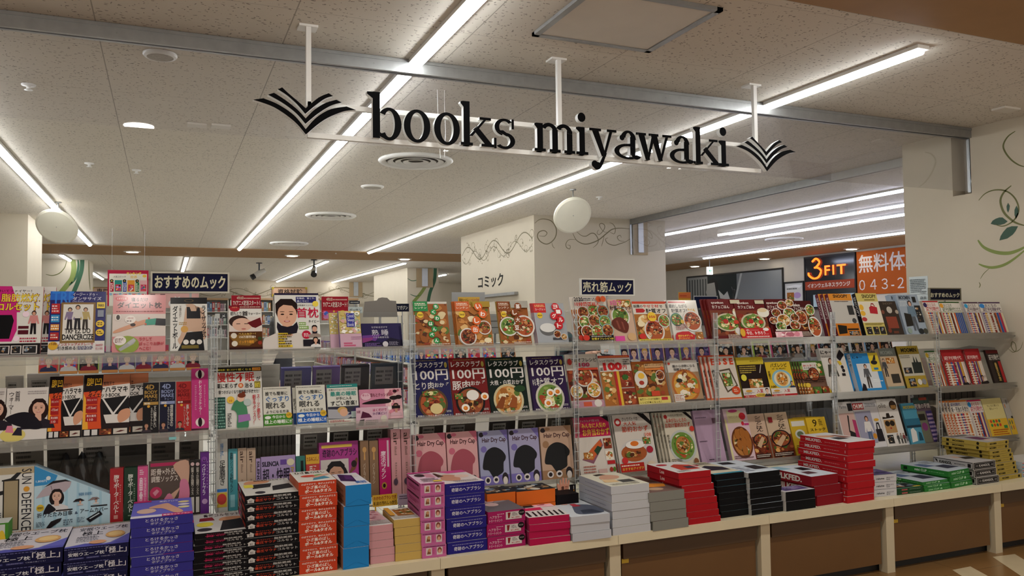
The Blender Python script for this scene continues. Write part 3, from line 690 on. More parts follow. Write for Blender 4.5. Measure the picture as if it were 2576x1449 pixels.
def L_a(p0, p1):
    def f(m):
        a, b = X(p0, 405), X(p1, 410); s = b - .052
        R4(m, s, s + .034, .02, XH - .03); ring(m, s - .012, ZB + XH - .045, .05, .05, .018, .036, 0, 168, 16); pr3(m, arc(s - .052, ZB + XH - .038, .016, .016, 0, 345, 16))
        ring(m, s - .012, ZB + .038, (s - .012 - a) + .006, .044, (s - .012 - a) - .026, .03, 60, 330, 18); pr3(m, [(s - .03, ZB + .066), (s + .004, ZB + .07), (s + .004, ZB + .084), (s - .03, ZB + .08)])
        ring(m, s + .04, ZB + .03, .034, .034, .008, .02, 180, 330, 10)
    return f
def L_w(m):
    a, b = X(1602, 405), X(1686, 412); q = (b - a); vee(m, a + .01, a + q * .3, a + q * .56, XH - .006, .042, .022); vee(m, a + q * .42, a + q * .68, b - .008, XH - .006, .042, .02)
    R4(m, a - .004, a + .064, XH - .014, XH); R4(m, a + q * .36, a + q * .66, XH - .014, XH); R4(m, b - .05, b + .012, XH - .014, XH)
for f in (L_b, L_o(1016, 1083), L_o(1092, 1157), L_k(1157, 1239, AH), L_s, L_m, L_i(1447, 1483), L_y, L_a(1548, 1606), L_w, L_a(1687, 1740), L_k(1742, 1808, AH - .01), L_i(1803, 1838)): letter(f)
def logo(px0, py0, ox, sc):
    """three stacked open-book wings; outline read off the left logo"""
    def q(x, y): p = at(px0 + x / 4.025, py0 + y / 4.025, 1, SY); return p.x, p.z
    bands = (([(440, 258), (500, 315), (600, 400), (678, 470)], [(678, 470), (740, 415), (820, 355), (910, 318)], [(955, 347), (880, 370), (790, 430), (673, 527)], [(673, 527), (590, 430), (490, 340), (395, 278)]),
             ([(357, 313), (470, 385), (590, 480), (677, 572)], [(677, 572), (760, 490), (870, 420), (988, 383)], [(1045, 412), (930, 445), (800, 525), (675, 628)], [(675, 628), (580, 520), (450, 420), (295, 332)]),
             ([(250, 368), (400, 430), (560, 540), (678, 680)], [(678, 680), (790, 560), (930, 480), (1092, 452)], [(1187, 487), (1050, 505), (860, 590), (680, 735)], [(680, 735), (560, 600), (360, 460), (145, 382)]))
    vx, vz = q(678, 735)
    for b in bands:
        m = MB(); L0, R0, R1, L1 = [[q(*p) for p in smooth(s, 5)] for s in b]
        T = lambda p: (ox + (p[0] - vx) * sc, 2.378 + (p[1] - vz) * sc)
        left = [T(p) for p in L1] + [T(p) for p in L0]; right = [T(p) for p in R1] + [T(p) for p in R0]
        left = [T(p) for p in L0] + [T(p) for p in L1]; right = [T(p) for p in R0] + [T(p) for p in R1]
        pr3(m, left[::-1]); pr3(m, right[::-1]); spart(m, 'logo_wing', [LB, LW])
logo(600, 150, at(769, 331, 1, SY).x, 1.0)
logo(600, 150, at(1929, 432, 1, SY).x, .96)
# ------------------------------------------------------------------ counters and clear racks
KX = [-0.733, 0.205, 1.133, 2.048, 2.981, 3.895, 4.819, 5.64]
FY, BY, CT = 3.486, 4.695, 0.4286
TOPM = mat('cream_counter_top', 'cfc4a6', 0.35, vary=.03); PANEL = mat('brown_counter_panel', '644420', 0.5, vary=.05, scale=4); SHADE_BROWN = mat('panel_shade_brown', '4a341c', .5); KICK = mat('black_kickboard', '0f0e0d', .5)
POS = ['at the left edge under the navy pillow boxes', 'under the orange and blue box stacks', 'under the purple hairbrush box stack', 'under the white and grey box stacks', 'under the black and red box stacks', 'under the green box stacks', 'at the right end by the pillar']
for i in range(7):
    x0, x1 = KX[i], KX[i + 1]; o = empty('display_counter', ((x0 + x1) / 2, FY, 0)); w = (x1 - x0) / 2
    m = MB(); m.box(-w + .001, w - .001, .0, BY - FY, CT - .045, CT); part(m, 'worktop', TOPM, o, bevel=.006)
    m = MB(); m.box(-w + .001, w - .001, -.012, -.0005, CT - .042, CT + .004); part(m, 'front_edging', TOPM, o, bevel=.005)
    m = MB(); m.box(-w + .05, w - .05, .045, .06, .05, CT - .13); part(m, 'front_panel', PANEL, o)
    m = MB(); m.box(-w + .05, w - .05, .028, .05, CT - .13, CT - .046); part(m, 'shade_strip', SHADE_BROWN, o)  # darker strip paints the worktop's shadow across the top of the panel
    m = MB(); m.box(-w + .002, w - .002, .09, .11, 0, .05); part(m, 'kickboard', KICK, o)
    m = MB(); m.box(-w + .002, w - .002, BY - FY - .03, BY - FY - .01, 0, CT - .046); part(m, 'back_panel', PANEL, o)
    for s in ((1, -1) if i == 0 else (1,)):
        xa = w - .03 if s > 0 else -w - .0
        m = MB(); m.box(xa - .001 if s < 0 else w - .032, (xa + .03) if s < 0 else (w + .03 if i < 6 else w - .002), .02, .08, 0.0, CT - .046); part(m, 'leg', OFFW, o, bevel=.003)
    if i in (3, 5, 6):
        m = MB(); m.box(-w + .05, -w + .09, .0435, .0448, CT - .155, CT - .133); part(m, 'yellow_tape', mat('yellow_tape', 'c9a42c', .5), o)
    tag(o, 'cream topped counter with brown front panel, ' + POS[i], 'counter', 'cream topped display counters')
ACR = glass('clear_acrylic', 'fbfcfc', .03, .6, 'e0e4e2', .05)
ACE = glass('bright_acrylic_edge', 'f8fafa', .5, 1.0, 'f4f6f4', .15)
LIP = glass('frosted_shelf_edge', 'fafaf6', .24, .9, 'e6dfd2', .15)
PY0, PY1 = 3.905, 4.129
SHZ = (1.357, 1.0, 0.6286)
CLIP = mat('shelf_clip_steel', '5a5c5c', .4, metal=.7)
def upright(m, me, x, y):
    m.box(x - .011, x + .011, y - .011, y + .011, CT, 1.524)
    for s in (-1, 1): me.box(x + s * .0125 - .002, x + s * .0125 + .002, y - .0125, y - .0085, CT, 1.524)
    z = CT + .05
    while z < 1.5: me.box(x - .018, x + .018, y - .0135, y - .0128, z, z + .004); z += .05
RPOS = ['left end, carrying the diet books', 'carrying the neck pillow and sleep books', 'carrying the hundred yen cookbooks', 'carrying the low sugar cookbooks', 'carrying the cafe cookbooks', 'carrying the bag mooks', 'right end by the pillar, carrying the weekly magazines']
for i in range(7):
    x0, x1 = KX[i], min(KX[i + 1], 5.63); o = empty('display_rack', ((x0 + x1) / 2, PY0, CT)); off = o.location
    def lp(m, name, mt, **k):
        q = part(m, name, mt, o, **k); q.matrix_parent_inverse = Matrix.Translation(off).inverted(); return q
    for y in (PY0, PY1):
        for x in ((x0, x1) if i == 0 else ((x1,) if i < 6 else ())):
            m, me = MB(), MB(); upright(m, me, x, y); u = lp(m, 'upright', ACR); e = part(me, 'slotted_edge', ACE, u)
    for k, z in enumerate(SHZ):
        m = MB(); m.box(x0 + .014, x1 - .014, PY0 + .0, 4.476, z - .01, z); lp(m, 'shelf', ACR)
        m = MB(); m.box(x0 + .014, x1 - .014, PY0 - .006, PY0 - .001, z - .03, z + .014); m.box(x0 + .014, x1 - .014, PY0 - .006, PY0 + .02, z - .032, z - .03); lp(m, 'shelf_edge', LIP)
        for x in (x0 + .016, x1 - .016):
            m = MB(); m.box(x - .002 if x < 3 else x - .012, x + .012 if x < 3 else x + .002, PY0 - .004, PY0 + .05, z - .02, z - .011); lp(m, 'clip', CLIP)
        hgt = (.19, .267, .267)[k]; a = math.radians(17); y = 4.067
        m = MB(); m.obox((((x0 + x1) / 2), y + math.sin(a) * hgt / 2 + .0, z + .004 + math.cos(a) * hgt / 2), (1, 0, 0), (0, math.sin(a), math.cos(a)), (0, math.cos(a), -math.sin(a)), (x1 - x0) / 2 - .02, hgt / 2, .0015); lp(m, 'back_rest', ACR)
    tag(o, 'clear acrylic book rack, ' + RPOS[i], 'rack', 'clear acrylic racks on the counters')
# ------------------------------------------------------------------ books and magazines on the racks
W, K, IV = 'd9d7d0', '17151a', 'e4dcc6'
LEAN = math.radians(17)
PAGE = mat('paper_block', 'd6d2c6', .8, vary=.05, scale=120)
BASEY = {1: 3.929, 2: 3.929, 3: 3.929}
BASEZ = {1: 1.3585, 2: 1.0015, 3: 0.6301}
GRID = {}
def book(sh, name, label, cat, xl, xr, yt, base, ops, t=.012, lean=None, dy=0.0, copies=0, spine=None, sops=None, box=False, yaw=0.0, mt=None, dxc=0.0, back=None, cdesc=None, dz=0.0):
    a = LEAN if lean is None else math.radians(lean)
    Y, z = BASEY[sh] + dy, BASEZ[sh] + dz
    x0, x1 = x_at(xl, Y, z), x_at(xr, Y, z); w = x1 - x0
    lo, hi = .05, .6
    for _ in range(30):
        h = (lo + hi) / 2
        if proj((x0, Y + h * math.sin(a), z + h * math.cos(a)))[1] > yt: lo = h
        else: hi = h
    mt = mt or (WRAP if box else GLOSS)
    def make():
        m = MB(); sp = spine or base
        if box: m.box(0, w, 0, t, 0, h, sp, left=sp, right=sp, front=base)
        else:
            m.box(0, w, 0, .0012, 0, h, base); m.box(0, w, t - .0012, t, 0, h, back or base); m.box(0, .0012, .0012, t - .0012, 0, h, sp)
        front_print(m, w, h, ops)
        if sops: Pr(m, (0, t, 0), (0, -1, 0), (0, 0, 1), (-1, 0, 0), t, h).run(sops)
        o = m.build(name, mt)
        if not box:
            p = MB(); p.box(.0013, w - .003, .0014, t - .0014, .002, h - .003); part(p, 'page_block', PAGE, o)
        o.location = (x0, Y, z + t * math.sin(a) * (1 if a > 0 else 0)); o.rotation_euler = (-a, 0, yaw)
        return o
    o = make(); tag(o, label, cat, cdesc)
    if copies:
        o['group'] = cdesc or ('copies of ' + label)[:60]
        for k in range(copies):
            d = dup(o); s = t * (k + 1) + .0012 * (k + 1)
            d.location = (x0 + dxc * (k + 1), Y + s * math.cos(a), z + t * math.sin(a) - s * math.sin(a) * 0 + .0)
            d.location.y = Y + s / math.cos(a)
            d['label'] = '%s copy behind the front %s' % (['nearest', 'second', 'third', 'fourth'][k], cdesc or label)
    return o
def bk(*a, **k): return book(*a, **k)
M_, B_, X_ = 'magazine', 'book', 'box'
# --- top shelf, left to right
bk(1, 'corset_box', 'pink and white fat burning corset box, front one at the left frame edge', X_, -50, 100, 724, W, [
 ('p', 'c8247e', 0, .62, .62, .62, .45, 1, 0, 1), ('p', 'c8247e', 0, .2, .5, .2, .58, .36, .56, .62, 0, .62), ('p', '131216', .1, .24, .46, .24, .52, .5, .48, .58, .1, .58),
 ('t', '巻いてファイヤー！', .2, .91, .8, .95, '2a1a1a', .01), ('t', '脂肪燃焼', .28, .77, .94, .89, 'e8cf2a', .03, '7a1a3a'), ('t', 'コルセット', .22, .64, .94, .75, 'e8cf2a', .03, '7a1a3a'),
 ('r', .6, .3, .78, .36, '5a1424'), ('r', .6, .38, .78, .42, '5a1424'), ('b', .86, .3, .34, '2a1a16', 'c9967a', 'd08a86', '18161a'), ('e', .72, .59, .06, 0, 'f0d8e4'), ('e', .58, .24, .055, 0, 'f0d8e4'), ('g', .64, .18, .93, .26, 'b02a4a', 2),
 ('r', 0, 0, 1, .17, '1a1418'), ('r', .3, .02, .48, .14, 'cfc8c4'), ('f', .32, .03, .46, .13, 'bag', 3, 5), ('r', .5, .02, .68, .14, 'cfc8c4'), ('f', .52, .03, .66, .13, 'bag', 4, 5), ('r', .7, .02, .95, .14, 'cfc8c4'), ('f', .72, .03, .93, .13, 'bag', 6, 5)],
 t=.025, box=True, spine='b0242e', copies=1, cdesc='pink fat burning corset boxes', dxc=.045)
bk(1, 'dance_book', 'blue dance exercise book with a gold framed trio of dancers', B_, 119, 262, 738, '28266e', [
 ('r', 0, .86, .4, 1, '2a6ac8'), ('t', 'TRF', .03, .8, .42, 1.0, '2f7fd8', .02), ('t', 'イージー・ドゥ・', .4, .92, .84, .98, 'd8d8ea', .01), ('t', 'ダンササイズ', .4, .855, .92, .91, 'd8d8ea', .01), ('t', 'DVD BOOK', .4, .825, .6, .848, 'b8b8da'),
 ('r', 0, 0, 1, .2, 'd8d4d0'), ('r', .2, .17, .82, .82, '8a6a38'), ('r', .24, .21, .78, .79, 'dcd8d0'), ('b', .36, .38, .36, '2a2020', 'c9a084', '8a7a9a', '2a2228'), ('b', .64, .38, .36, '4a3024', 'c9a084', 'b8a468', '3a3028'), ('b', .5, .38, .4, '2a2020', 'c9a084', 'd4d0c8', '222028'),
 ('t', 'TRF EZ DO', .28, .32, .74, .4, '2a2422', .02), ('t', 'DANCERCIZE', .24, .22, .8, .31, '1a1618', .03), ('r', .03, .64, .18, .8, 'b8262e'), ('g', .04, .66, .17, .78, 'f0d0d0', 3), ('r', .03, .5, .18, .62, '2f8ac0'), ('g', .04, .52, .17, .6, 'e0eaf0', 2), ('r', .03, .37, .18, .47, 'd08a32'), ('g', .04, .38, .17, .46, 'f4e8d0', 2), ('r', .03, .22, .18, .34, 'b02a2a'), ('g', .04, .24, .17, .32, 'f4e0d0', 2),
 ('r', .84, .72, .99, .82, 'e4c83a'), ('t', '980', .86, .745, .97, .79, '2a1a1a', .02), ('r', .86, .58, .97, .69, '8a90a0'), ('e', .91, .47, .075, 0, 'e4c030'), ('e', .91, .33, .075, 0, 'e4c030'), ('g', .86, .44, .96, .5, '5a3a1a', 2), ('g', .86, .3, .96, .36, '5a3a1a', 2),
 ('e', .09, .13, .085, 0, 'd8a828'), ('t', '15曲', .03, .14, .15, .18, '6a2a1a', .02), ('t', 'ノンストップメドレーで', .17, .125, .8, .17, 'b02a2a', .02), ('t', '引き締める！', .17, .06, .52, .12, '1a1a22', .02), ('g', .53, .06, .8, .12, '2a2a6a', 3), ('t', '360分', .84, .11, .97, .15, 'b02a4a', .02), ('t', '大ヒットDVD', .84, .05, .97, .1, 'b02a4a', .02)], t=.03, box=True, spine='1c1e5a')
bk(1, 'clear_display_case', 'slim clear plastic stand between the blue dance book and pink diet pillow box', 'stand', 266, 277, 800, 'a8a8a4', [], t=.05, box=True, mt=ACE)
bk(1, 'diet_pillow_box', 'salmon pink diet pillow box showing a stretching woman', X_, 281, 416, 747, 'd08a8a', [
 ('r', 0, .27, 1, .66, 'd4c8c0'), ('e', .16, .93, .12, .045, 'c8303a'), ('t', 'ミオドレ式', .07, .91, .25, .95, 'f4e8e4'), ('t', '寝るだけ', .34, .88, .66, .95, '2a1a1e', .01), ('t', 'ダイエット枕', .08, .76, .92, .87, '1c1418', .03), ('g', .06, .69, .95, .72, '8a2a2a', 1),
 ('P', 'd09a7a', .05, .38, .4, .5, .62, .56, .66, .5, .45, .44, .06, .33), ('e', .42, .5, .06, .04, 'd09a7a'), ('e', .38, .47, .05, .03, '3a2420'), ('p', '3a9a84', .6, .46, .62, .56, .82, .58, .84, .47), ('p', '26222a', .8, .46, .82, .58, 1, .57, 1, .45), ('e', .68, .58, .02, 0, 'd05a4a'), ('e', .62, .48, .02, 0, 'd05a4a'), ('e', .1, .6, .06, .06, 'e0d8d0'), ('e', .1, .6, .035, .045, '3a2a26'), ('e', .33, .56, .1, .07, 'e8e0d8'), ('t', '1日3分', .27, .57, .39, .6, 'b02a3a', .01), ('g', .26, .52, .4, .55, '5a3a3a', 1),
 ('e', .28, .13, .22, .15, '8fa23a'), ('p', 'a8a8a8', .12, .06, .16, .02, .4, .14, .44, .19, .36, .22), ('p', 'b8b8b8', .28, .16, .33, .12, .44, .2, .4, .24), ('e', .14, .2, .12, .08, 'e4dcd6'), ('g', .05, .16, .22, .24, '6a3a3a', 4), ('t', 'ラクして', .5, .19, .74, .25, 'b8283a', .02), ('t', 'ぽっこりお腹が', .5, .11, .97, .17, 'b8283a', .02), ('t', 'へこむ！', .5, .03, .72, .09, 'b8283a', .02)], t=.035, box=True, spine='1a1418')
bk(1, 'diet_ball_box', 'black and white diet ball box with a sports top torso', X_, 428, 522, 755, W, [
 ('r', 0, .88, 1, 1, '17151a'), ('e', .5, .94, .13, .03, '5a4a2a'), ('e', .5, .94, .1, .02, '17151a'), ('P', 'c9a890', .4, .86, .66, .86, .74, .6, .82, .35, .9, .2, .98, .3, .95, .6, .86, .8), ('P', 'c9a890', .44, .84, .36, .55, .28, .3, .2, .2, .3, .12, .46, .35, .8, .35, .74, .6, .66, .84), ('p', '1c1a20', .44, .82, .52, .82, .56, .74, .7, .74, .74, .82, .8, .8, .82, .6, .44, .6), ('p', '1a1a1e', .44, .34, .86, .36, .92, .0, .2, .0), ('e', .38, .4, .1, 0, 'd0a050'), ('v', 'ダイエットボール', .06, .04, .2, .84, '1a1820', .02), ('v', 'ライザップ式', .84, .24, .97, .84, '1a1820', .02), ('v', '下腹が凹む！', .24, .6, .3, .84, '5a4a4a'), ('r', .3, .04, .76, .1, '7a6a2a'), ('e', .42, .16, .075, 0, 'e0dcd4'), ('e', .6, .16, .075, 0, 'e0dcd4'), ('e', .78, .16, .075, 0, 'e0dcd4'), ('g', .24, .48, .44, .54, 'b08a30', 2)], t=.04, box=True, spine='c8c4bc')
bk(1, 'neck_warmer_box', 'neck warmer box with a sleeping face and brown lower panel', X_, 577, 661, 775, W, [
 ('r', 0, .93, 1, 1, '7a1a24'), ('e', .18, .92, .15, .06, 'a82430'), ('t', 'つけて', .1, .94, .26, .97, 'f0d090'), ('g', .34, .95, .96, .98, 'e8d0c0', 1), ('t', '疲れとり', .05, .77, .38, .86, '2a1c20', .01), ('t', '首', .4, .76, .58, .87, '2a1c20', .03), ('t', 'ウォーマー', .59, .78, .96, .84, '2a1c20', .01),
 ('r', 0, .4, 1, .74, 'd8ccc4'), ('e', .3, .63, .3, .14, '3a2824'), ('e', .4, .56, .3, .15, 'd8b09a'), ('p', '6a1a22', .55, .6, .95, .72, 1, .55, .8, .48, .7, .5), ('r', .22, .57, .34, .585, '3a2824'), ('r', .46, .57, .58, .585, '3a2824'), ('e', .44, .46, .07, .015, 'b86a62'), ('r', 0, 0, 1, .4, '5a3418'), ('p', '8a6428', 0, .3, .6, .36, .86, .2, .6, .08, .2, .1), ('t', 'ベストセラー！', .28, .33, .8, .37, 'e8c860', .01), ('t', '150万部突破!!', .3, .25, .8, .31, 'e8dcc8', .02), ('t', 'ぐっすり睡眠', .3, .13, .74, .2, 'e8a030', .02), ('e', .14, .31, .09, 0, 'd8d0c0'), ('e', .16, .13, .09, 0, 'd8d0c0'), ('e', .92, .24, .06, 0, '3a4a28'), ('e', .92, .14, .06, 0, '9a3a2a'), ('r', 0, 0, 1, .05, '3a1a18')], t=.04, box=True, spine='c8c0b4')
bk(1, 'neck_pillow_box', 'white neck pillow box with a smiling woman in a navy neck wrap', X_, 695, 808, 745, W, [
 ('r', 0, .965, 1, 1, '26203e'), ('w', .26, -.02, .98, '2a1c1a', 'd8a88c', 'd0c8c0', 'N'), ('r', .48, .82, .94, .93, '2a2a6a'), ('t', '頸椎症、首こり、', .5, .885, .92, .92, 'e0e0e8', .01), ('t', '肩こりに！', .5, .83, .76, .87, 'e0e0e8', .01), ('e', .92, .8, .07, 0, 'e8cf4a'), ('t', '山田朱織オリジナル', .48, .755, .86, .79, '2a2428'), ('t', '首枕', .48, .54, .98, .73, 'c01a44', .03), ('t', 'ネイビー', .74, .45, .98, .5, '1a1a22', .01),
 ('r', .52, .4, .68, .46, '8aa862'), ('r', .52, .33, .74, .39, '8aa862'), ('g', .53, .34, .72, .45, 'e0e8d0', 3), ('e', .68, .23, .1, 0, 'b81e3e'), ('g', .62, .19, .74, .26, 'f0d8dc', 3), ('w', .87, .18, .24, '201818', 'd0a088', '9a8a80', 'N'), ('r', .6, .02, .98, .14, '26222a'), ('w', .88, .0, .2, '201818', 'd0a088', 'd8d4d0', 'L'), ('r', .05, .01, .36, .05, 'e4c42a'), ('r', .05, .07, .2, .105, 'e4c42a'), ('r', .05, .13, .18, .165, 'e4c42a'), ('r', .05, .18, .24, .215, 'e4c42a'), ('r', .05, .23, .26, .265, 'e4c42a'), ('g', .06, .01, .34, .26, '5a4a1a', 6)], t=.05, box=True, spine='8a8a88')
FL = [('f', 0, .38, 1, 1, 'floral', 8, 60), ('r', 0, 0, 1, .37, 'c8a4b4'), ('r', .34, .55, .72, .93, '3a3a94'), ('t', 'Good', .38, .81, .68, .91, 'dcdce8'), ('t', 'Sleep', .38, .68, .7, .79, 'dcdce8'), ('t', 'Book', .38, .57, .68, .67, 'dcdce8'), ('r', .15, .03, .7, .07, 'c05a7a'), ('r', .15, .09, .55, .13, 'c05a7a'), ('g', .5, .2, .98, .3, 'a87a9a', 2)]
bk(1, 'sleep_book', 'lavender floral sleep book with a small blue title panel', B_, 857, 911, 787, 'c8b8c4', FL, t=.03, spine='a58ac0')
bk(1, 'sleep_book', 'second lavender floral sleep book, mostly hidden behind the first', B_, 832, 856, 789, 'c8b8a8', [('f', 0, .4, 1, 1, 'floral', 9, 30), ('r', 0, 0, 1, .4, 'c8a4b4')], t=.012, dy=.035)
bk(1, 'night_sky_book', 'dark violet night sky picture book about deep sleep', B_, 913, 1008, 817, '2a2250', [
 ('p', '6a3a8a', 0, .5, .5, .55, .3, .2, 0, .2), ('p', '8a3a7a', 0, .4, .3, .42, .2, .22, 0, .22), ('p', '1a1430', 0, .2, .25, .3, .5, .2, .75, .4, 1, .3, 1, 0, 0, 0), ('t', 'ながめるだけで', .26, .8, .68, .88, 'd0ccd8'), ('t', '熟', .26, .5, .44, .74, 'd8d4dc'), ('t', '睡', .52, .5, .7, .74, 'd8d4dc'), ('t', 'できる絶景写真', .28, .38, .7, .46, 'c0bcc8'), ('e', .6, .14, .075, 0, 'c8c4c8'), ('g', .06, .05, .5, .2, '8a6ab0', 3), ('g', .7, .08, .95, .24, '9a94a8', 4)], t=.02, copies=2, cdesc='violet night sky sleep books', dxc=.012)
CK = lambda nm, col, seed, pal: [('f', 0, 0, 1, .95, pal, seed, 46), ('r', 0, .78, .42, 1, col), ('g', .05, .9, .38, .97, 'f4ecd8', 2), ('t', 'レンチン', .05, .83, .38, .88, 'f4ecd8'), ('e', .18, .7, .09, 0, 'e4c02a'), ('t', '360', .11, .68, .25, .72, '4a2a1a', .02), ('g', .4, .02, .95, .07, 'f0e8dc', 2)]
def chain(s, col, pts, r=.085):
    out = []
    for c, (u, v) in zip(s, pts): out += [('e', u, v, r, 0, col), ('t', c, u - r * .6, v - r * .44, u + r * .6, v + r * .44, 'f4f0ea', .03)]
    return out
bk(1, 'fishcake_cookbook', 'green labelled fishcake recipe booklet, leftmost of the four slim cookbooks', B_, 1048, 1135, 760, 'c8c4ba', CK('', '2a8a4a', 12, 'fry') + chain('ちくわはんぺん', '27924a', [(.66, .88), (.57, .76), (.66, .62), (.46, .5), (.55, .38), (.46, .26), (.58, .13)]), copies=1, cdesc='green fishcake recipe booklets', t=.008)
bk(1, 'sardine_cookbook', 'orange labelled canned sardine recipe booklet on mustard ground', B_, 1154, 1242, 760, 'a88a2a', CK('', 'c8622a', 14, 'stew') + [('d', .78, .4, .2, 'meat', 5), ('d', .28, .2, .24, 'meat', 6), ('r', .5, .86, 1, .99, 'a88a2a')] + chain('いわし缶', 'd8641e', [(.66, .87), (.76, .7), (.57, .55), (.5, .35)], .12), copies=2, cdesc='orange canned sardine recipe booklets', t=.008, spine='b8402a', dxc=-.004)
bk(1, 'soybean_cookbook', 'brown labelled steamed soybean recipe booklet with two bowls', B_, 1262, 1339, 760, 'b08a3a', CK('', '8a4a22', 16, 'fry') + [('d', .3, .42, .3, 'salad', 7), ('d', .8, .42, .34, 'red', 8), ('r', .42, .84, 1, 1, 'a8a498')] + chain('蒸し大豆', '8a4a22', [(.66, .87), (.53, .73), (.6, .56), (.54, .38)], .12), copies=1, cdesc='brown soybean recipe booklets', t=.008)
bk(1, 'yogurt_cookbook', 'pale blue yogurt recipe booklet with red round title dots', B_, 1354, 1432, 764, 'a4a8ac', [('r', 0, .77, .4, 1, 'c83030'), ('g', .05, .9, .38, .97, 'f0d890', 2), ('t', 'ヨーグルト', .05, .82, .38, .88, 'f4e4e0'), ('e', .18, .7, .09, 0, 'e4c02a'), ('t', '450', .11, .68, .25, .72, '4a2a1a', .02), ('e', .38, .36, .26, .15, '6a6a6a'), ('e', .38, .4, .25, .11, 'd8d8d4'), ('r', .5, .1, .8, .16, '4a4a50'), ('d', .66, .24, .12, 'meat', 3), ('d', .86, .17, .1, 'stew', 3)] + chain('ヨーグルト', 'c8242e', [(.7, .9), (.78, .78), (.62, .68), (.82, .58), (.74, .44)], .12), copies=2, cdesc='pale yogurt recipe booklets', spine='c03030', t=.007, dxc=-.004)
G9 = lambda seed, pal='meat': [('d', u, v, .19, pal if (i + seed) % 2 else 'salad', seed * 9 + i, ['d8d4cc', 'c8b8a0', '8ab0a8'][i % 3]) for i, (u, v) in enumerate([(.22, .66), (.55, .7), (.84, .68), (.2, .44), (.5, .46), (.82, .44), (.2, .22), (.52, .22), (.84, .24)])]
bk(1, 'ten_minute_cookbook', 'white ten minute meal cookbook with a grid of dishes', B_, 1461, 1541, 749, 'd0c8bc', [('f', 0, .14, 1, .72, 'stew', 4, 20)] + G9(1) + [('t', '20', .06, .87, .2, .96, '1c1a22', .02), ('g', .22, .88, .56, .95, '2a2a3a', 2), ('t', '10分ごはん', .06, .76, .72, .86, 'c0362a', .02), ('s', .84, .92, .1, 'c85a2a'), ('r', .22, .02, .98, .13, '1c1618'), ('t', '糖質オフレシピ100', .28, .03, .96, .08, 'e8cf3a', .02), ('g', .28, .09, .9, .12, 'd8d0c8', 1), ('e', .12, .08, .1, .06, 'c83a2a')], t=.014, copies=1, cdesc='ten minute meal cookbooks', dxc=-.02)
bk(1, 'sugar_reset_cookbook', 'cookbook with sliced steak on a white plate and pink lettering', B_, 1546, 1604, 755, 'c8a890', [('f', .4, .82, 1, 1, 'stew', 2, 10), ('d', .45, .6, .4, 'salad', 4), ('P', '6a2f22', .05, .5, .4, .58, .72, .42, .6, .22, .3, .26, .06, .36), ('p', '8a4a3a', .2, .5, .28, .5, .36, .3, .28, .3), ('p', '8a4a3a', .42, .48, .5, .46, .54, .28, .48, .28), ('t', '3日で', .08, .86, .58, .97, 'd84a9a', .03), ('t', '糖質リセット', .04, .74, .96, .85, '2a1a1c', .03), ('t', 'レシピ', .66, .68, .96, .73, '3a2a2a', .01), ('e', .78, .12, .18, .09, 'd0a878'), ('r', .05, .02, .46, .14, 'd84a9a')], t=.012, dy=.004)
bk(1, 'diet_food_cookbook', 'low sugar cookbook with red and black headline and round yellow badge', B_, 1607, 1691, 760, 'd4ccbe', [('r', 0, .94, 1, 1, 'c84a2a'), ('t', '話題の', .03, .84, .3, .92, '1c1a1a', .02), ('t', 'やせ食材', .31, .84, .78, .92, 'c8241e', .03), ('t', 'で', .8, .84, .9, .9, '1c1a1a', .02), ('p', 'b8242a', .08, .72, .3, .72, .36, .77, .3, .82, .08, .82), ('t', '糖質オフ', .38, .7, .98, .82, '1a1618', .03), ('f', .0, .06, 1, .68, 'stew', 7, 30), ('d', .52, .26, .3, 'red', 5), ('d', .85, .5, .18, 'salad', 6), ('e', .5, .6, .13, 0, 'e8c22a'), ('t', '350', .4, .57, .6, .63, 'b8302a', .03), ('g', .34, .44, .7, .5, 'c02a2a', 2), ('e', .12, .12, .1, .07, 'c8302a'), ('r', 0, 0, 1, .05, 'e4cf3a'), ('g', .04, .01, .95, .04, '3a2a1a', 1)], t=.013)
bk(1, 'wrapped_cookbook', 'plastic wrapped white low sugar cookbook with a red cloud badge', B_, 1698, 1771, 757, 'd6d2c8', [('r', .02, .93, .6, .97, 'b8242a'), ('t', '節約しながら', .02, .8, .64, .9, '2a2428', .03), ('t', '糖質オフ！', .08, .69, .62, .79, '2a2428', .03), ('t', '366', .64, .7, .9, .79, 'd8a83a', .03), ('d', .2, .52, .2, 'salad', 3, '2a7a6a'), ('d', .72, .48, .32, 'red', 5), ('e', .36, .46, .06, .05, 'd0a83a'), ('p', 'c01e24', .02, .02, .66, .02, .72, .12, .6, .17, .52, .22, .3, .22, .1, .19, .04, .13), ('t', '家計もボディも', .12, .09, .62, .14, 'f0d040', .02), ('t', 'ダイエット！', .12, .03, .5, .08, 'f0d040', .02), ('g', .1, .26, .5, .4, '9a3a3a', 4), ('f', .72, .02, .98, .2, 'stew', 4, 6)], t=.014, mt=WRAP, copies=1, cdesc='plastic wrapped low sugar cookbooks', dxc=-.012)
SY1 = [('f', 0, .1, 1, .72, 'meat', 21, 30), ('e', .9, .66, .2, .12, 'e0dccc'), ('e', .88, .72, .16, .05, 'd8c49a'), ('d', .5, .42, .4, 'salad', 8, 'c8bca0', .6), ('e', .42, .44, .08, .06, 'b8322a'), ('e', .74, .42, .08, .05, 'c8402a'), ('t', 'syunkon', .08, .86, .46, .93, 'e8ddd4', .02), ('t', 'カフェごはん', .08, .76, .62, .84, 'e8ddd4', .02), ('r', .68, .88, .98, .97, 'c4bca0')]
bk(1, 'cafe_cookbook', 'dark red cafe cookbook with a mug and salad plate, left of two alike', B_, 1800, 1881, 754, '6a1a1a', SY1 + [('e', .74, .2, .09, 0, 'd8d0c8'), ('g', .4, .02, .95, .12, 'e4d8c8', 3)], t=.014, copies=2, cdesc='dark red cafe cookbooks, left pile', spine='7a2a2a', dxc=-.012, dy=.006)
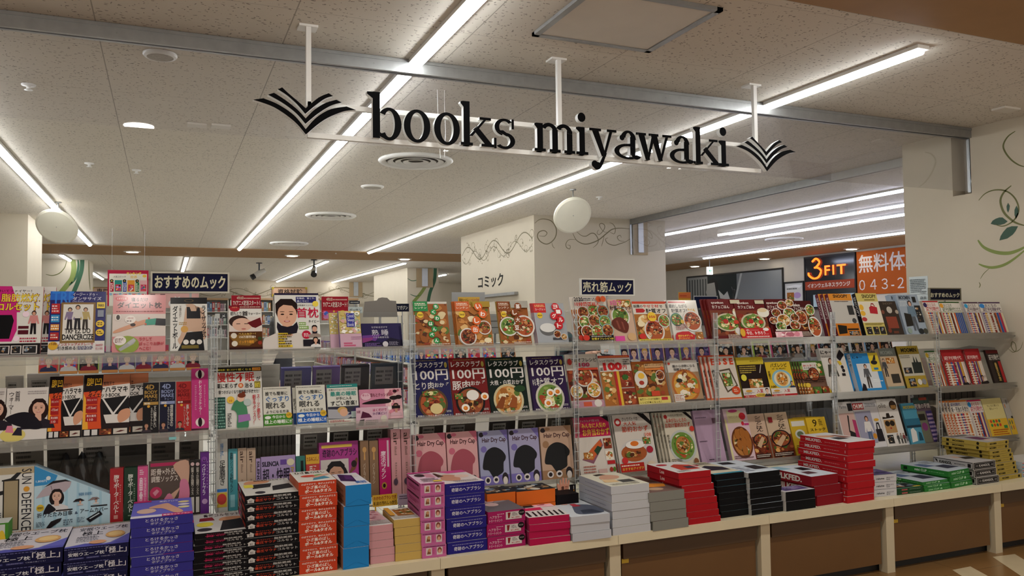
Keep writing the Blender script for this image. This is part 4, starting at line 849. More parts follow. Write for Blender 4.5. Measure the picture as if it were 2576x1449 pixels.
bk(1, 'cafe_cookbook', 'dark red cafe cookbook with red speech panel, right of two alike', B_, 1866, 1942, 755, '6a1a1a', SY1 + [('r', .0, .0, 1, .27, 'c02428'), ('t', '今日、何作ろう…', .18, .1, .9, .19, 'f4e8e4', .02), ('t', 'あ――', .18, .2, .6, .24, 'f4e8e4'), ('g', .16, .03, .92, .08, 'f0d8d4', 1), ('e', .84, .23, .1, .04, 'e8e0d8'), ('e', .06, .16, .08, .1, 'd8a82a')], t=.014)
bk(1, 'range_cookbook', 'dark red cafe microwave cookbook with many small plates', B_, 1946, 2013, 754, '5a1818', [('t', 'syunkon', .04, .86, .44, .93, 'e8ddd4', .02), ('t', 'カフェごはん', .04, .76, .6, .84, 'e8ddd4', .02), ('t', 'レンジ', .04, .68, .34, .75, 'e8ddd4', .02)] + [('d', u, v, r, ['red', 'stew', 'meat', 'salad'][i % 4], i + 30, 'd8d4cc', .75) for i, (u, v, r) in enumerate([(.62, .84, .19), (.9, .9, .16), (.3, .64, .18), (.78, .62, .24), (.1, .44, .15), (.48, .44, .26), (.9, .5, .17), (.3, .28, .2), (.82, .3, .2)])] + [('r', .04, .16, .6, .2, 'd8d0c4'), ('r', .6, .16, .92, .2, '6a8a3a'), ('f', 0, 0, 1, .14, 'pink', 4, 14)], t=.014)
bk(1, 'numbered_cookbook', 'dark cafe cookbook numbered six with two large oval plates', B_, 2014, 2062, 758, '4a1818', [('f', 0, .2, 1, .72, 'meat', 33, 26), ('t', 'unkon', .0, .84, .36, .92, 'e8ddd4', .02), ('t', 'フェごはん6', .0, .75, .6, .83, 'e8ddd4', .02), ('d', .84, .75, .24, 'salad', 3), ('d', .26, .54, .32, 'red', 4, 'c8bca8'), ('d', .84, .28, .34, 'red', 5, 'd8d4cc', 1.3), ('f', .6, .36, .84, .5, 'salad', 2, 6), ('g', .05, .04, .6, .16, 'd8c8b8', 4)], t=.013)
bk(1, 'beagle_mook_box', 'orange topped bag mook with a clutch bag, after three maroon spines', X_, 2110, 2168, 742, 'b8b4ac', [('r', 0, .84, 1, 1, 'd0882a'), ('t', 'SNOOPY', .2, .9, .84, .98, '3a2a1c', .04), ('r', 0, 0, 1, .3, 'c8781e'), ('p', '26241f', .06, .05, .42, .07, .46, .24, .08, .27), ('r', .46, .14, .95, .18, '2a221a'), ('f', .5, .02, .95, .12, 'bag', 5, 6), ('r', .7, .5, .94, .72, '3a3a3a'), ('e', .86, .36, .09, .06, '4a4a4a'), ('g', .2, .8, .8, .83, '5a3a1a', 1)], t=.028, box=True, spine='6a2434', sops=[('x', 'SNOOPY', .25, .4, .8, .92, 'c8a8a8', .02)], copies=2, cdesc='orange topped bag mooks with maroon spines', mt=WRAP, dxc=-.012)
bk(1, 'red_bag_mook_box', 'yellow bag mook with a red handbag and black spine', X_, 2180, 2233, 741, 'c4b464', [('r', 0, .3, 1, .8, 'd4ccb8'), ('t', 'SNOOPY', .28, .88, .95, .97, '2a241c', .02), ('r', .35, .83, .85, .85, '6a5a2a'), ('p', 'b02430', .46, .52, .82, .5, .86, .66, .6, .7, .48, .66), ('p', '8a1c28', .55, .68, .62, .76, .72, .76, .78, .68, .74, .68, .7, .73, .62, .73, .58, .68), ('e', .12, .66, .1, .07, 'd8a82a'), ('e', .12, .52, .12, .06, 'd8a82a'), ('e', .12, .38, .12, .05, 'b03a3a'), ('g', .08, .24, .95, .29, '6a5a1a', 2)] + [('f', u, .03, u + .24, .2, 'bag', int(u * 50), 6) for u in (.08, .4, .7)], t=.032, box=True, spine='1a181a', sops=[('x', 'SNOOPY', .22, .45, .8, .92, 'c8c4c0', .02)], mt=WRAP)
bk(1, 'brown_bag_mook_box', 'dark brown mook with a terracotta pouch pictured', X_, 2234, 2276, 761, '3a302a', [('e', .5, .74, .16, .1, 'b8b0a4'), ('e', .08, .68, .1, .06, '7a4a3a'), ('e', .92, .68, .1, .06, 'a89a8a'), ('r', .16, .2, .8, .54, '8a4230'), ('t', 'SNOOPY', .2, .9, .8, .96, '7a6a5a'), ('r', .4, .05, .7, .12, '6a3a2a'), ('e', .2, .14, .1, .07, '7a3a2a')], t=.03, box=True, mt=WRAP)
bk(1, 'backpack_mook_box', 'blue grey mook with a woman carrying a dark backpack', X_, 2282, 2336, 744, '98a4b0', [('t', 'MOOMIN', .1, .87, .62, .97, '3a4450', .04), ('g', .06, .7, .4, .84, 'd0d8dc', 4), ('b', .52, .1, .75, '3a2a24', 'c8a08a', '6a8090', '5a6068'), ('p', '2a2824', .1, .2, .42, .22, .44, .5, .14, .54), ('r', .7, .8, .86, .94, '2a2a2a'), ('f', .7, .3, .97, .72, 'bag', 9, 8), ('e', .18, .1, .1, .07, '8a9a90'), ('e', .7, .08, .12, .07, '2a2e30'), ('e', .9, .08, .1, .07, '4a4a40')], t=.03, box=True, copies=1, cdesc='blue grey backpack mooks', mt=WRAP, dxc=-.03)
WK = lambda c, badge, seed: [('r', 0, .7, 1, .97, 'd8d2c8'), ('r', 0, .96, 1, 1, c), ('t', 'おとなの', .26, .84, .8, .94, c, .01), ('t', '週刊現代', .1, .7, .96, .83, c, .03, 'e8e2d8'), ('e', .12, .88, .12, .07, badge)] + [('r', .05 + i * .105, .02, .05 + i * .105 + .09, .66, ['8a3a2a', 'd8d0c4', 'c8622a', '3a5a9a', 'b8324a', 'd8c8a8', '5a4a8a', 'c89a3a', 'd8d0c4'][(i + seed) % 9]) for i in range(9)] + [('v', '死後の手続き完全版', .52, .06, .64, .64, '2a1c1c', .03), ('g', .05, .04, .5, .62, 'e8dcc8', 9)]
bk(1, 'weekly_magazine', 'red titled weekly magazine, leftmost on the top shelf by the pillar', M_, 2345, 2384, 758, 'c8b8a4', WK('b0282a', '3a2a5a', 1), t=.008, copies=1, cdesc='red titled weekly magazines, top shelf')
bk(1, 'weekly_magazine', 'green titled weekly magazine beside the red titled one', M_, 2386, 2424, 760, 'b8b8a0', WK('3a5a2a', 'd89a2a', 4), t=.008, copies=3, cdesc='green titled weekly magazines, top shelf', dxc=.03)
bk(1, 'weekly_magazine', 'violet titled weekly magazine, second from the right on the top shelf', M_, 2448, 2484, 761, 'b8b0b0', WK('4a2440', '3aa0d0', 2), t=.008, copies=1, cdesc='violet titled weekly magazines, left pile')
bk(1, 'weekly_magazine', 'violet titled weekly magazine at the right end of the top shelf', M_, 2486, 2540, 761, 'b8b0b0', WK('4a2450', '3a8ad0', 6), t=.008, copies=1, cdesc='violet titled weekly magazines, right pile')
# --- middle shelf
NW = [('w', .78, .2, .62, '2a1a18', 'd8aa94', '2a2430', 'L'), ('P', '1e1c26', .0, .42, .3, .52, .6, .5, .86, .3, .86, .2, .6, .2, .2, .3), ('v', 'ウォーマー', .06, .5, .18, .92, '3a3438'), ('v', '首肩', .2, .74, .32, .94, '3a3438'), ('e', .2, .1, .3, .13, 'd8c870'), ('p', '2a2838', .18, .1, .42, .08, .4, .24, .3, .24), ('p', 'd8809a', .02, .16, .22, .14, .18, .28, .06, .28), ('g', .5, .86, .95, .94, 'a8a0a0', 2)]
bk(2, 'shoulder_warmer_box', 'pale neck and shoulder warmer box, woman in a dark wrap, middle shelf', X_, 9, 116, 984, 'd8d2cc', NW, t=.04, box=True)
bk(2, 'shoulder_warmer_box', 'pale neck and shoulder warmer box cut by the left frame edge, middle shelf', X_, -90, 7, 986, 'd8d2cc', NW, t=.04, box=True)
HK = [('r', 0, 0, 1, .12, '141014'), ('p', 'd8501e', 0, .12, .4, .12, .36, .5, .42, 1, 0, 1), ('p', 'e8a82a', 0, .12, .12, .12, .06, .6, 0, .7), ('p', '1a1014', 0, .72, .42, .74, .42, 1, 0, 1), ('p', 'b8704a', .4, .8, 1, .74, 1, 1, .42, 1), ('p', 'd8d2cc', .38, .6, 1, .6, 1, .84, .4, .8), ('p', '17161a', .38, .6, .98, .64, 1, .34, .44, .34), ('p', 'd8d4d0', .4, .6, .44, .6, .68, .34, .62, .34), ('p', 'd8d4d0', .98, .64, .94, .64, .62, .34, .67, .34), ('p', 'd8d2cc', .44, .34, 1, .34, 1, .2, .5, .2), ('P', 'd09878', .74, .3, .82, .4, 1, .42, 1, .28, .8, .2), ('t', '腹凹', .06, .82, .38, .95, 'e8b82a', .04), ('t', '超発汗で', .42, .82, .66, .88, '1a1418', .03), ('t', 'サウナハラマキ', .08, .7, .96, .8, '1a1418', .03), ('t', 'ダイエットBOOK', .1, .62, .8, .7, '1a1418', .02)] + [('r', .06, v, .3, v + .12, 'a81e1e') for v in (.52, .38, .24)] + [('t', '大ヒット!!', .08, .57, .28, .61, 'f0d8d0', .01), ('t', '-17.5cm!', .08, .44, .28, .48, 'f0e0d8', .01), ('t', '男女兼用', .08, .31, .28, .35, 'f0d8d0', .01), ('t', '110', .1, .25, .22, .29, 'f0d8d0', .01), ('r', .04, .02, .16, .11, 'd0ccc8'), ('r', .2, .02, .32, .11, 'd0ccc8'), ('f', .36, .02, .62, .11, 'meat', 3, 6), ('r', .66, .02, .96, .11, 'c8c0b4'), ('p', '5a2020', .7, .05, .82, .08, .92, .07, .8, .05)]
bk(2, 'belly_band_box', 'orange and black belly slimming band box, left of the pair', X_, 118, 204, 953, '26181a', HK, t=.03, box=True)
bk(2, 'belly_band_box', 'orange and black belly slimming band box, right of the pair', X_, 206, 324, 949, '26181a', HK, t=.03, box=True, copies=1, cdesc='orange and black belly band boxes', dxc=.075)
def dvd(l, xl, xr, c, ac, yt, s): bk(2, 'exercise_tube_box', l, X_, xl, xr, yt, c, [('t', '4D', .14, .86, .7, .96, ac, .03), ('t', 'BODY', .1, .77, .9, .84, ac, .03), ('t', 'MAKE', .1, .69, .9, .76, ac, .03), ('t', 'チューブ', .3, .63, .9, .68, ac, .01), ('r', .04, .55, .96, .61, ac), ('t', s[0], .1, .56, .45, .6, 'e8e0d0', .02), ('v', s[1], .66, .1, .86, .53, 'd0ccc4', .01), ('v', s[2], .5, .06, .62, .5, 'b8b4ac'), ('e', .36, .52, .09, 0, 'd8a030'), ('w', .24, .01, .2, '2a1c18', 'b08068', '3a3038')], t=.035, box=True, mt=WRAP)
dvd('black and gold exercise tube box', 358, 399, '18161a', 'b08a42', 969, ('即効', 'すぐに結果を出したい', 'あなたに'))
dvd('navy and silver exercise tube box', 401, 441, '1a1c34', '8a94b8', 967, ('理論', '理論派の', 'あなたに'))
dvd('red exercise tube box', 443, 481, 'b02a2a', '7a1418', 966, ('簡単', '楽しくやせ', 'たい人に'))
bk(2, 'reset_chair_box', 'tall pink seat cushion box with two round bean emblems', X_, 482, 525, 937, 'c83a84', [('e', .5, .9, .27, 0, 'e8d8d4'), ('e', .5, .9, .12, .075, '2a1820'), ('e', .5, .1, .27, 0, 'e8d8d4'), ('e', .5, .1, .12, .075, '2a1820'), ('v', 'おしりリセットチェアー', .42, .22, .62, .8, 'f0d8e0', .01), ('g', .2, .3, .3, .72, 'e0a0c0', 14), ('g', .74, .34, .82, .72, 'e0a0c0', 14)], t=.06, box=True)
bk(2, 'insomnia_book', 'white insomnia CD book with red headline and cartoon woman in green', B_, 541, 662, 928, W, [('r', 0, .93, 1, 1, '1c1816'), ('t', '医師推薦！聞くだけで', .04, .945, .48, .98, 'e0cf3a', .01), ('t', '眠くなる', .5, .945, .78, .98, 'e0cf3a', .01), ('r', .8, .94, .98, .99, 'e0942a'), ('t', 'CD付録', .82, .95, .97, .98, '5a1a14', .01), ('t', '慢性不眠', .04, .76, .84, .92, 'c81e1e', .04), ('t', 'が', .88, .77, .97, .84, '1a1818', .02), ('t', '薬に頼らず', .04, .66, .48, .74, '1a1818', .03), ('e', .55, .7, .055, 0, 'd8621e'), ('t', '楽', .515, .675, .585, .725, 'f0d8b0', .02), ('t', '治る', .63, .66, .8, .74, '1a1818', .02), ('r', .84, .65, .97, .76, '8a7a2a'), ('t', '最強療法', .85, .66, .96, .74, 'e8d84a', .01), ('t', '寝つきがよくなり睡眠薬が手放せた！', .08, .57, .94, .63, '2a2428', .01), ('r', 0, .02, .22, .52, '2a5048'), ('g', .01, .03, .21, .5, '7aa898', 10), ('e', .33, .47, .08, 0, 'e8c03a'), ('t', '10', .3, .44, .36, .47, 'b0402a', .02), ('P', '4a8a64', .34, .32, .44, .46, .62, .42, .68, .25, .68, .0, .46, .0, .46, .22, .4, .3), ('e', .54, .49, .075, .06, 'e8bfa4'), ('e', .56, .535, .085, .04, '7a3a20'), ('e', .6, .575, .035, .025, '7a3a20'), ('p', 'a874b4', .48, .1, .74, .13, .72, .23, .48, .22), ('e', .68, .42, .08, 0, 'b8c4c0'), ('v', 'スーッと眠れて', .88, .12, .95, .54, 'c02030', .02), ('v', '朝までグッスリ！', .79, .06, .86, .54, 'c02030', .02), ('g', .26, .04, .34, .26, '3a3438', 9)], t=.012, copies=2, cdesc='white insomnia CD books', back='a8a49c')
ob = lambda lab, xl, xr, yt, c, hl: bk(2, 'sleep_paperback', lab, B_, xl, xr, yt, 'd4d2c6', [('g', .03, .94, .95, .965, '5a5450', 1), ('t', '誰でも簡単に', .08, .78, .88, .88, '2a2a2e', .01), ('t', 'ぐっすり', .1, .62, .92, .76, '2a6ab0', .01), ('t', '眠れる', .1, .45, .78, .6, '26262a', .01), ('t', 'ようになる方法', .1, .335, .9, .41, '2a2a2e', .01), ('r', 0, .03, 1, .31, c), ('t', '今日から', .3, .2, .76, .28, 'f0f0ea', .03), ('t', '極上の睡眠に!!', .03, .07, .98, .17, 'f0f0ea', .03), ('e', .15, .23, .11, .04, 'e0e4dc'), ('e', .9, .27, .11, 0, 'd8b02a'), ('t', '12万', .82, .25, .97, .3, '4a3a1a', .02)], t=.016)
ob('white sleep paperback with a green paper band, middle shelf', 664, 735, 977, '4a8a2e', 0)
o_ = ob('white sleep paperback with a blue paper band, middle shelf', 748, 822, 973, '2a62b0', 0)
bk(2, 'sleep_paperback', 'blue banded sleep paperback peeking out left of its front copy', B_, 739, 800, 978, 'd4d2c6', [('r', 0, .0, 1, .31, '2a4a80'), ('v', '眠れる', .02, .4, .2, .7, '26262a')], t=.016, dy=.02)
bk(2, 'sleep_music_book', 'sleep music book with teal top strip and a sleeping blond child', B_, 827, 905, 970, 'd4d4ca', [('r', 0, .91, 1, 1, '2a8a84'), ('g', .1, .94, .9, .97, 'd8e8e4', 1), ('t', '仕事のパフォーマンスが上がる', .06, .83, .96, .88, '2a2a2e'), ('t', '最高の睡眠', .1, .69, .94, .81, '1e9488', .02), ('t', 'が手に入る', .28, .59, .78, .67, '2a2a2e', .01), ('t', 'すごい音楽！', .1, .44, .94, .57, '26262a', .02), ('r', 0, .1, 1, .42, '3a3a48'), ('p', 'a8a8ae', 0, .12, .6, .1, .9, .2, .4, .34, 0, .36), ('e', .46, .32, .16, .09, 'c8a45a'), ('e', .5, .26, .13, .1, 'd8a88a'), ('p', '3a2e5a', .62, .2, .9, .4, 1, .4, 1, .2), ('r', .74, .12, .98, .28, 'a8b8b4'), ('g', .04, .02, .7, .08, 'b03a3a', 2)], t=.014)
bk(2, 'eye_mask_box', 'pink hot eye mask box behind the small pink price card', X_, 908, 1015, 985, 'd08aa4', [('f', .6, 0, 1, 1, 'pink', 3, 16), ('e', .15, .76, .12, .12, 'e0b8c4'), ('t', 'ホット', .07, .76, .22, .84, 'a8285a', .02), ('t', '目もとクッション', .26, .74, .74, .86, '7a3a4a', .02), ('P', '1c1618', .06, .52, .2, .6, .45, .66, .7, .64, .72, .54, .5, .5), ('e', .8, .68, .1, .07, '241a1c'), ('e', .92, .7, .08, .07, '241a1c'), ('e', .84, .9, .05, .05, '3a1a24'), ('w', .84, .08, .45, '3a2420', 'c8907a', 'd8b0b8'), ('r', .74, .32, .94, .42, '1c1618'), ('r', .02, .04, .5, .12, 'e8d0d8')], t=.03, box=True, dy=.02)
pc = bk(2, 'price_card', 'small pink hand made advert card clipped to the middle shelf', 'card', 896, 977, 1026, 'd8b4c4', [('r', 0, .0, 1, .07, 'c82a6a'), ('t', 'はくだけで', .52, .78, .95, .92, 'b02a6a', .02), ('t', 'ひざ楽ピン！', .52, .62, .95, .75, '5a2a6a', .02), ('t', '3足', .02, .74, .14, .86, '7a1a4a', .02), ('p', '5a2040', .14, .5, .2, .82, .4, .7, .5, .52), ('p', '1c1618', .06, .16, .12, .42, .26, .44, .22, .14), ('g', .3, .16, .72, .42, '3a2a3a', 3), ('e', .86, .44, .1, .16, 'd8d0c0'), ('g', .05, .02, .7, .06, 'f0d8e0', 1)], t=.002, dy=-.012, dz=-.03, lean=2)
LE = lambda c, sub, pal, seed, bowl, egg: [('g', .12, .955, .72, .975, 'a89a5a', 1), ('t', 'レタスクラブ', .05, .84, .86, .94, 'd8d4d0', .02), ('e', .92, .88, .04, .05, 'b0a04a'), ('t', '100円', .06, .62, .96, .81, 'd8d4d0', .035)] + sub + [('d', .48, .23, .4, pal, seed, bowl)] + [('y', u, v, .11) for u, v in egg] + [('t', '家族の1ヶ月の食費3万円台も叶う！', .03, .015, .96, .045, 'd8d4d0', .02), ('g', .82, .07, .95, .11, 'd0ccc8', 2)]
bk(2, 'hundred_yen_cookbook', 'navy hundred yen chicken cookbook', B_, 1048, 1141, 905, '28265a', LE('', [('t', 'とり肉', .03, .47, .54, .6, 'd8d4d0', .03), ('t', 'おかず', .56, .5, .96, .58, 'd8d4d0', .02)], 'red', 41, '5a4630', []) + [('f', .2, .36, .64, .44, 'salad', 2, 10), ('e', .55, .14, .17, .09, 'd8c48a')], t=.011)
bk(2, 'hundred_yen_cookbook', 'dark red hundred yen pork cookbook', B_, 1143, 1235, 903, '7a1c1c', LE('', [('t', '豚肉', .03, .44, .52, .6, 'd8d4d0', .04), ('t', 'おかず', .54, .51, .94, .59, 'd8d4d0', .02)], 'meat', 42, '1c1816', [(.88, .31), (.32, .13)]) + [('e', .55, .34, .17, .09, 'e4e0d8'), ('f', .06, .28, .28, .38, 'salad', 3, 8)], t=.011)
bk(2, 'hundred_yen_cookbook', 'dark green hundred yen radish and cabbage cookbook', B_, 1238, 1333, 902, '16261e', LE('', [('t', '大根・白菜おかず', .04, .5, .94, .59, 'd8d4d0', .02)], 'stew', 43, 'c8bc94', []) + [('e', .8, .42, .15, .06, '2a4a2a'), ('p', '8a4a20', .1, .1, .3, .3, .4, .28, .3, .08), ('p', '9a5424', .44, .1, .6, .3, .7, .26, .66, .08)], t=.011, copies=1, cdesc='dark green hundred yen cookbooks')
bk(2, 'hundred_yen_cookbook', 'purple hundred yen low sugar cookbook with halved eggs', B_, 1345, 1435, 899, '34204a', LE('', [('t', 'ゆる', .05, .46, .14, .58, 'd8d4d0', .01), ('t', '糖質オフ', .16, .45, .92, .6, 'd8d4d0', .03)], 'salad', 44, 'c8c4b4', [(.5, .32), (.7, .34), (.4, .14)]), t=.011, copies=1, cdesc='purple hundred yen cookbooks')
bk(2, 'low_sugar_cookbook', 'hundred low sugar recipe cookbook behind the rack upright, middle shelf', B_, 1440, 1520, 894, 'd0c8bc', [('f', 0, .14, 1, .7, 'red', 51, 30), ('d', .5, .58, .3, 'red', 3), ('d', .2, .3, .2, 'egg', 4), ('d', .74, .32, .22, 'egg', 5), ('t', '糖質オフレシピ', .1, .84, .96, .92, '2a2426', .02), ('t', '100', .38, .75, .72, .83, 'b8285a', .03), ('r', .28, .69, .96, .73, 'c8462a'), ('r', 0, 0, 1, .12, 'b88a9a'), ('r', .34, .02, .6, .1, 'c85a3a'), ('e', .8, .07, .12, .07, 'd8d0c8'), ('e', .1, .85, .07, .06, 'b83a32')], t=.013, dy=.016)
bk(2, 'hundred_yen_blog_cookbook', 'cookbook with large red hundred yen numerals and a red yellow strip', B_, 1524, 1604, 897, 'd0cac0', [('r', 0, .95, 1, 1, 'a8242a'), ('g', .05, .96, .95, .985, 'e8a84a', 1), ('t', 'レシピブログの', .04, .87, .5, .92, '2a2428', .01), ('t', '100', .12, .7, .72, .86, 'c02024', .06), ('t', '円', .74, .72, .86, .8, 'c02024', .03), ('t', 'ほぼ', .02, .7, .1, .77, '2a2428', .02), ('f', 0, .0, .42, .68, 'stew', 5, 18), ('r', .42, 0, .5, .68, 'b82a2a'), ('r', .5, 0, .58, .68, 'd8b02a'), ('f', .58, .36, 1, .68, 'red', 6, 14), ('f', .58, 0, 1, .34, 'red', 7, 14), ('e', .75, .56, .1, .05, '3a6a2a'), ('g', .76, .8, .95, .92, '3a3438', 3)], t=.013)
bk(2, 'party_cookbook', 'orange toned party food cookbook with a yellow paper band', B_, 1607, 1687, 912, 'b86a2a', [('f', 0, .18, 1, .95, 'fry', 61, 44), ('e', .2, .58, .2, .2, 'd8d4cc'), ('e', .22, .66, .1, .07, 'e8b83a'), ('e', .2, .5, .08, .05, 'a83a2a'), ('d', .82, .66, .14, 'meat', 3), ('r', .36, .84, .98, .93, 'c8a070'), ('t', '業務スーパーの食材で', .38, .88, .96, .92, '3a241a', .02), ('r', .36, .78, .98, .83, 'd8823a'), ('e', .9, .82, .05, .04, 'd85a2a'), ('r', .44, .18, .7, .3, 'c84a2a'), ('r', 0, 0, 1, .17, 'd8c86a'), ('t', '絶賛ワード10で話題の', .04, .09, .66, .14, '3a2a1a', .02), ('t', 'レシピが本になった！', .04, .02, .7, .07, '3a2a1a', .02), ('r', .72, .08, .92, .15, 'b8303a')], t=.014)
bk(2, 'fermented_food_cookbook', 'fermented food cookbook with a large bowl of soup', B_, 1696, 1772, 910, 'd4cec4', [('r', 0, 0, 1, .72, 'a88a6a'), ('d', .5, .4, .46, 'egg', 71, 'b86a2a'), ('e', .3, .52, .1, .05, '3a3428'), ('e', .62, .4, .1, .05, 'e8dcc4'), ('e', .4, .24, .1, .05, 'e8dcc4'), ('e', .8, .26, .1, .06, 'c86a3a'), ('t', '腸から健康になる', .16, .83, .9, .9, '3a3438', .01), ('t', '発酵食レシピ', .18, .75, .74, .82, '3a3438', .02), ('r', .04, .02, .36, .2, 'd8d4cc'), ('g', .06, .04, .34, .18, 'b06a4a', 4), ('e', .05, .93, .04, .03, 'b83a2a'), ('r', .36, 0, 1, .06, '5a5048')], t=.013, copies=2, cdesc='fermented food cookbooks', spine='c8c4bc', dxc=-.006)
bk(2, 'household_magazine', 'white magazine with orange border and big orange letters, middle shelf', M_, 1801, 1868, 896, 'd2c8bc', [('r', 0, .97, 1, 1, 'c8502a'), ('r', 0, 0, .03, 1, 'c8502a'), ('r', 0, 0, 1, .05, 'd8641e'), ('t', 'E', .1, .78, .24, .93, 'd0441e', .05), ('t', 'S', .32, .78, .48, .93, 'd0441e', .05), ('t', 'S', .56, .78, .72, .93, 'd0441e', .05), ('t', 'E', .8, .78, .94, .93, 'd0441e', .05), ('p', '5a4a3a', .3, .66, .76, .7, .94, .3, .5, .16, .42, .3), ('p', 'c8c4b8', .34, .63, .72, .66, .88, .32, .52, .2), ('f', .42, .3, .76, .6, 'salad', 3, 26), ('v', '作りおき', .06, .3, .2, .68, '2a2428', .02), ('e', .82, .2, .16, .09, 'c84a1e'), ('g', .74, .16, .9, .24, 'f0d8c0', 2)], t=.01, copies=2, cdesc='white household magazines with orange border', spine='c8502a', dxc=-.022)
AW = [('r', 0, .02, 1, .24, 'd4ccc4'), ('t', '入賞', .5, .11, .74, .21, 'b82430', .03), ('e', .22, .17, .12, .03, 'c8963a'), ('r', 0, 0, 1, .07, 'b0242a'), ('g', .04, .09, .4, .14, '5a4a4a', 2), ('t', '料理レシピ本大賞', .06, .02, .5, .055, 'f0d8c0')]
bk(2, 'award_cookbook', 'black and yellow award cookbook with a forked pasta', B_, 1872, 1940, 902, '2a1c18', [('r', 0, .82, 1, 1, 'c8b42a'), ('t', 'syunkonカフェ', .5, .88, .96, .93, '3a3018', .01), ('g', .06, .6, .66, .8, 'c8b04a', 4), ('f', .3, .24, .8, .46, 'stew', 4, 18), ('p', 'b8b0a8', .74, .6, .78, .6, .88, .8, .85, .81), ('e', .14, .5, .1, 0, 'd8cf3a')] + AW + [('e', .62, .06, .2, .045, 'd8b83a'), ('t', '550品', .48, .035, .76, .085, '2a2018', .02), ('w', .88, .02, .22, '2a1a18', 'd8b09a', '3a3438')], t=.016, spine='a89a2a', copies=1, cdesc='black and yellow award cookbooks')
bk(2, 'buzz_recipe_book', 'yellow award recipe book with a blue rimmed pasta bowl', B_, 1943, 2006, 913, 'd8b81e', [('t', 'バズレシピ', .2, .84, .86, .96, '4a3a14', .02), ('t', '太る危険', .22, .78, .8, .82, '3a2c14', .01), ('e', .55, .5, .4, .27, '8ab8c8'), ('e', .55, .5, .32, .215, 'd8d4c0'), ('d', .55, .5, .24, 'stew', 8, 'd8b870'), ('e', .55, .5, .07, .05, 'e08a1e'), ('v', '究極の', .04, .5, .12, .74, '3a2c14', .02), ('t', '100', .04, .26, .24, .32, '4a3a14', .02)] + AW + [('w', .88, .24, .2, '2a2020', 'c89a84', '2a3a5a')], t=.014, spine='3a3430')
bk(2, 'popular_recipe_book', 'brown recipe book with a white title card and small pots', B_, 2028, 2087, 911, '7a5a4a', [('f', 0, .56, 1, 1, 'salad', 91, 24), ('r', .12, .74, .72, .96, 'd4d0c8'), ('t', '鶏むね 豚こま', .16, .84, .68, .9, 'b8303a', .02), ('t', '大人気レシピ', .16, .77, .68, .83, '2a2428', .02), ('d', .52, .6, .24, 'red', 5, '4a3028'), ('d', .1, .56, .14, 'red', 6, '4a3028'), ('g', .04, .34, .94, .5, '3a2218', 3), ('e', .14, .28, .1, .07, 'd8b83a'), ('f', .04, .02, .3, .22, 'fry', 3, 6), ('f', .34, .02, .64, .22, 'salad', 4, 6), ('f', .68, .02, .97, .22, 'meat', 5, 6)], t=.009, copies=3, cdesc='brown recipe books with white title cards', spine='6a5040', dxc=-.012)
bk(2, 'cat_mook_box', 'cream mook with a coated woman and black bag pictures', X_, 2087, 2148, 880, 'd4d0c8', [('t', 'にゃー', .04, .86, .52, .95, '2a2628', .03), ('g', .05, .78, .5, .83, '8a8480', 2), ('b', .36, .02, .76, '5a3a2a', 'd0a890', '4a4840', 'c8c4b8'), ('p', '26242a', .62, .78, .84, .96, .98, .84, .76, .7), ('p', 'd8b82a', .62, .7, .76, .7, .8, .62, .7, .6), ('e', .78, .56, .06, .04, '26242a'), ('e', .8, .48, .06, .04, '26242a'), ('r', .7, .36, .84, .42, '26242a'), ('p', 'd8b82a', 0, .14, .14, 0, 0, 0)], t=.03, box=True, mt=WRAP)
bk(2, 'blue_cat_mook_box', 'bright blue mook with a woman in long skirt, after two slim spines', X_, 2162, 2231, 893, '2a8ac8', [('t', 'にゃー', .06, .86, .42, .93, '1c2430', .03), ('r', .14, .06, .84, .72, 'd0d4d8'), ('b', .44, .07, .64, '3a2620', 'd0a890', '5a5c60', '4a4440'), ('r', .64, .5, 1, 1, 'd8c02a'), ('e', .8, .74, .12, .06, '26242a'), ('p', '26242a', .76, .8, .86, .94, .9, .94, .88, .8), ('r', .74, .54, .9, .6, '2a7aa8'), ('g', .6, .22, .95, .3, 'e8ecec', 2), ('p', '26242a', .1, .0, .2, .2, .28, .16, .3, .0)], t=.03, box=True, spine='d8d8d8', sops=[('v', 'にゃー', .2, .5, .8, .9, '1c2430', .01)], copies=1, cdesc='bright blue cat mooks', mt=WRAP, dxc=-.035)
bk(2, 'beige_bag_mook_box', 'beige bag mook with grey header half hidden by the blue one', X_, 2236, 2278, 880, 'c0aa8c', [('r', 0, .8, 1, 1, '7a8078'), ('t', 'MOOMIN', .08, .84, .8, .94, 'a8b0a8', .03), ('b', .14, .3, .45, '2a2220', 'c8a08a', '4a4c50', '3a3a40'), ('f', .3, .62, .8, .76, 'stew', 4, 10), ('r', .36, .14, .84, .36, '3a3630'), ('r', 0, 0, 1, .06, '7a908c')], t=.03, box=True, mt=WRAP, dy=.012)
bk(2, 'gold_bag_mook_box', 'mustard gold bag mook with a dark tote pictured', X_, 2283, 2337, 875, 'a8902e', [('t', 'MOOMIN', .18, .85, .9, .95, '2a2414', .04), ('r', .02, .28, .98, .8, 'b8b4a4'), ('g', .04, .7, .7, .78, '6a6658', 2), ('p', '2e3430', .5, .34, .92, .34, .96, .6, .52, .6), ('p', '2e3430', .62, .6, .66, .76, .7, .6), ('p', '2e3430', .74, .6, .78, .74, .82, .6), ('f', .08, .34, .44, .48, 'bag', 3, 6), ('f', .16, .03, .46, .22, 'bag', 5, 6), ('e', .64, .13, .1, .07, 'd0ccc0'), ('e', .84, .13, .1, .07, '8a8a8c')], t=.035, box=True, spine='4a4020', mt=WRAP)
bk(2, 'weekly_magazine', 'green titled weekly magazine on the middle shelf by an upright', M_, 2352, 2384, 884, 'b8b8a0', WK('3a6a3a', 'c8a82a', 3), t=.008)
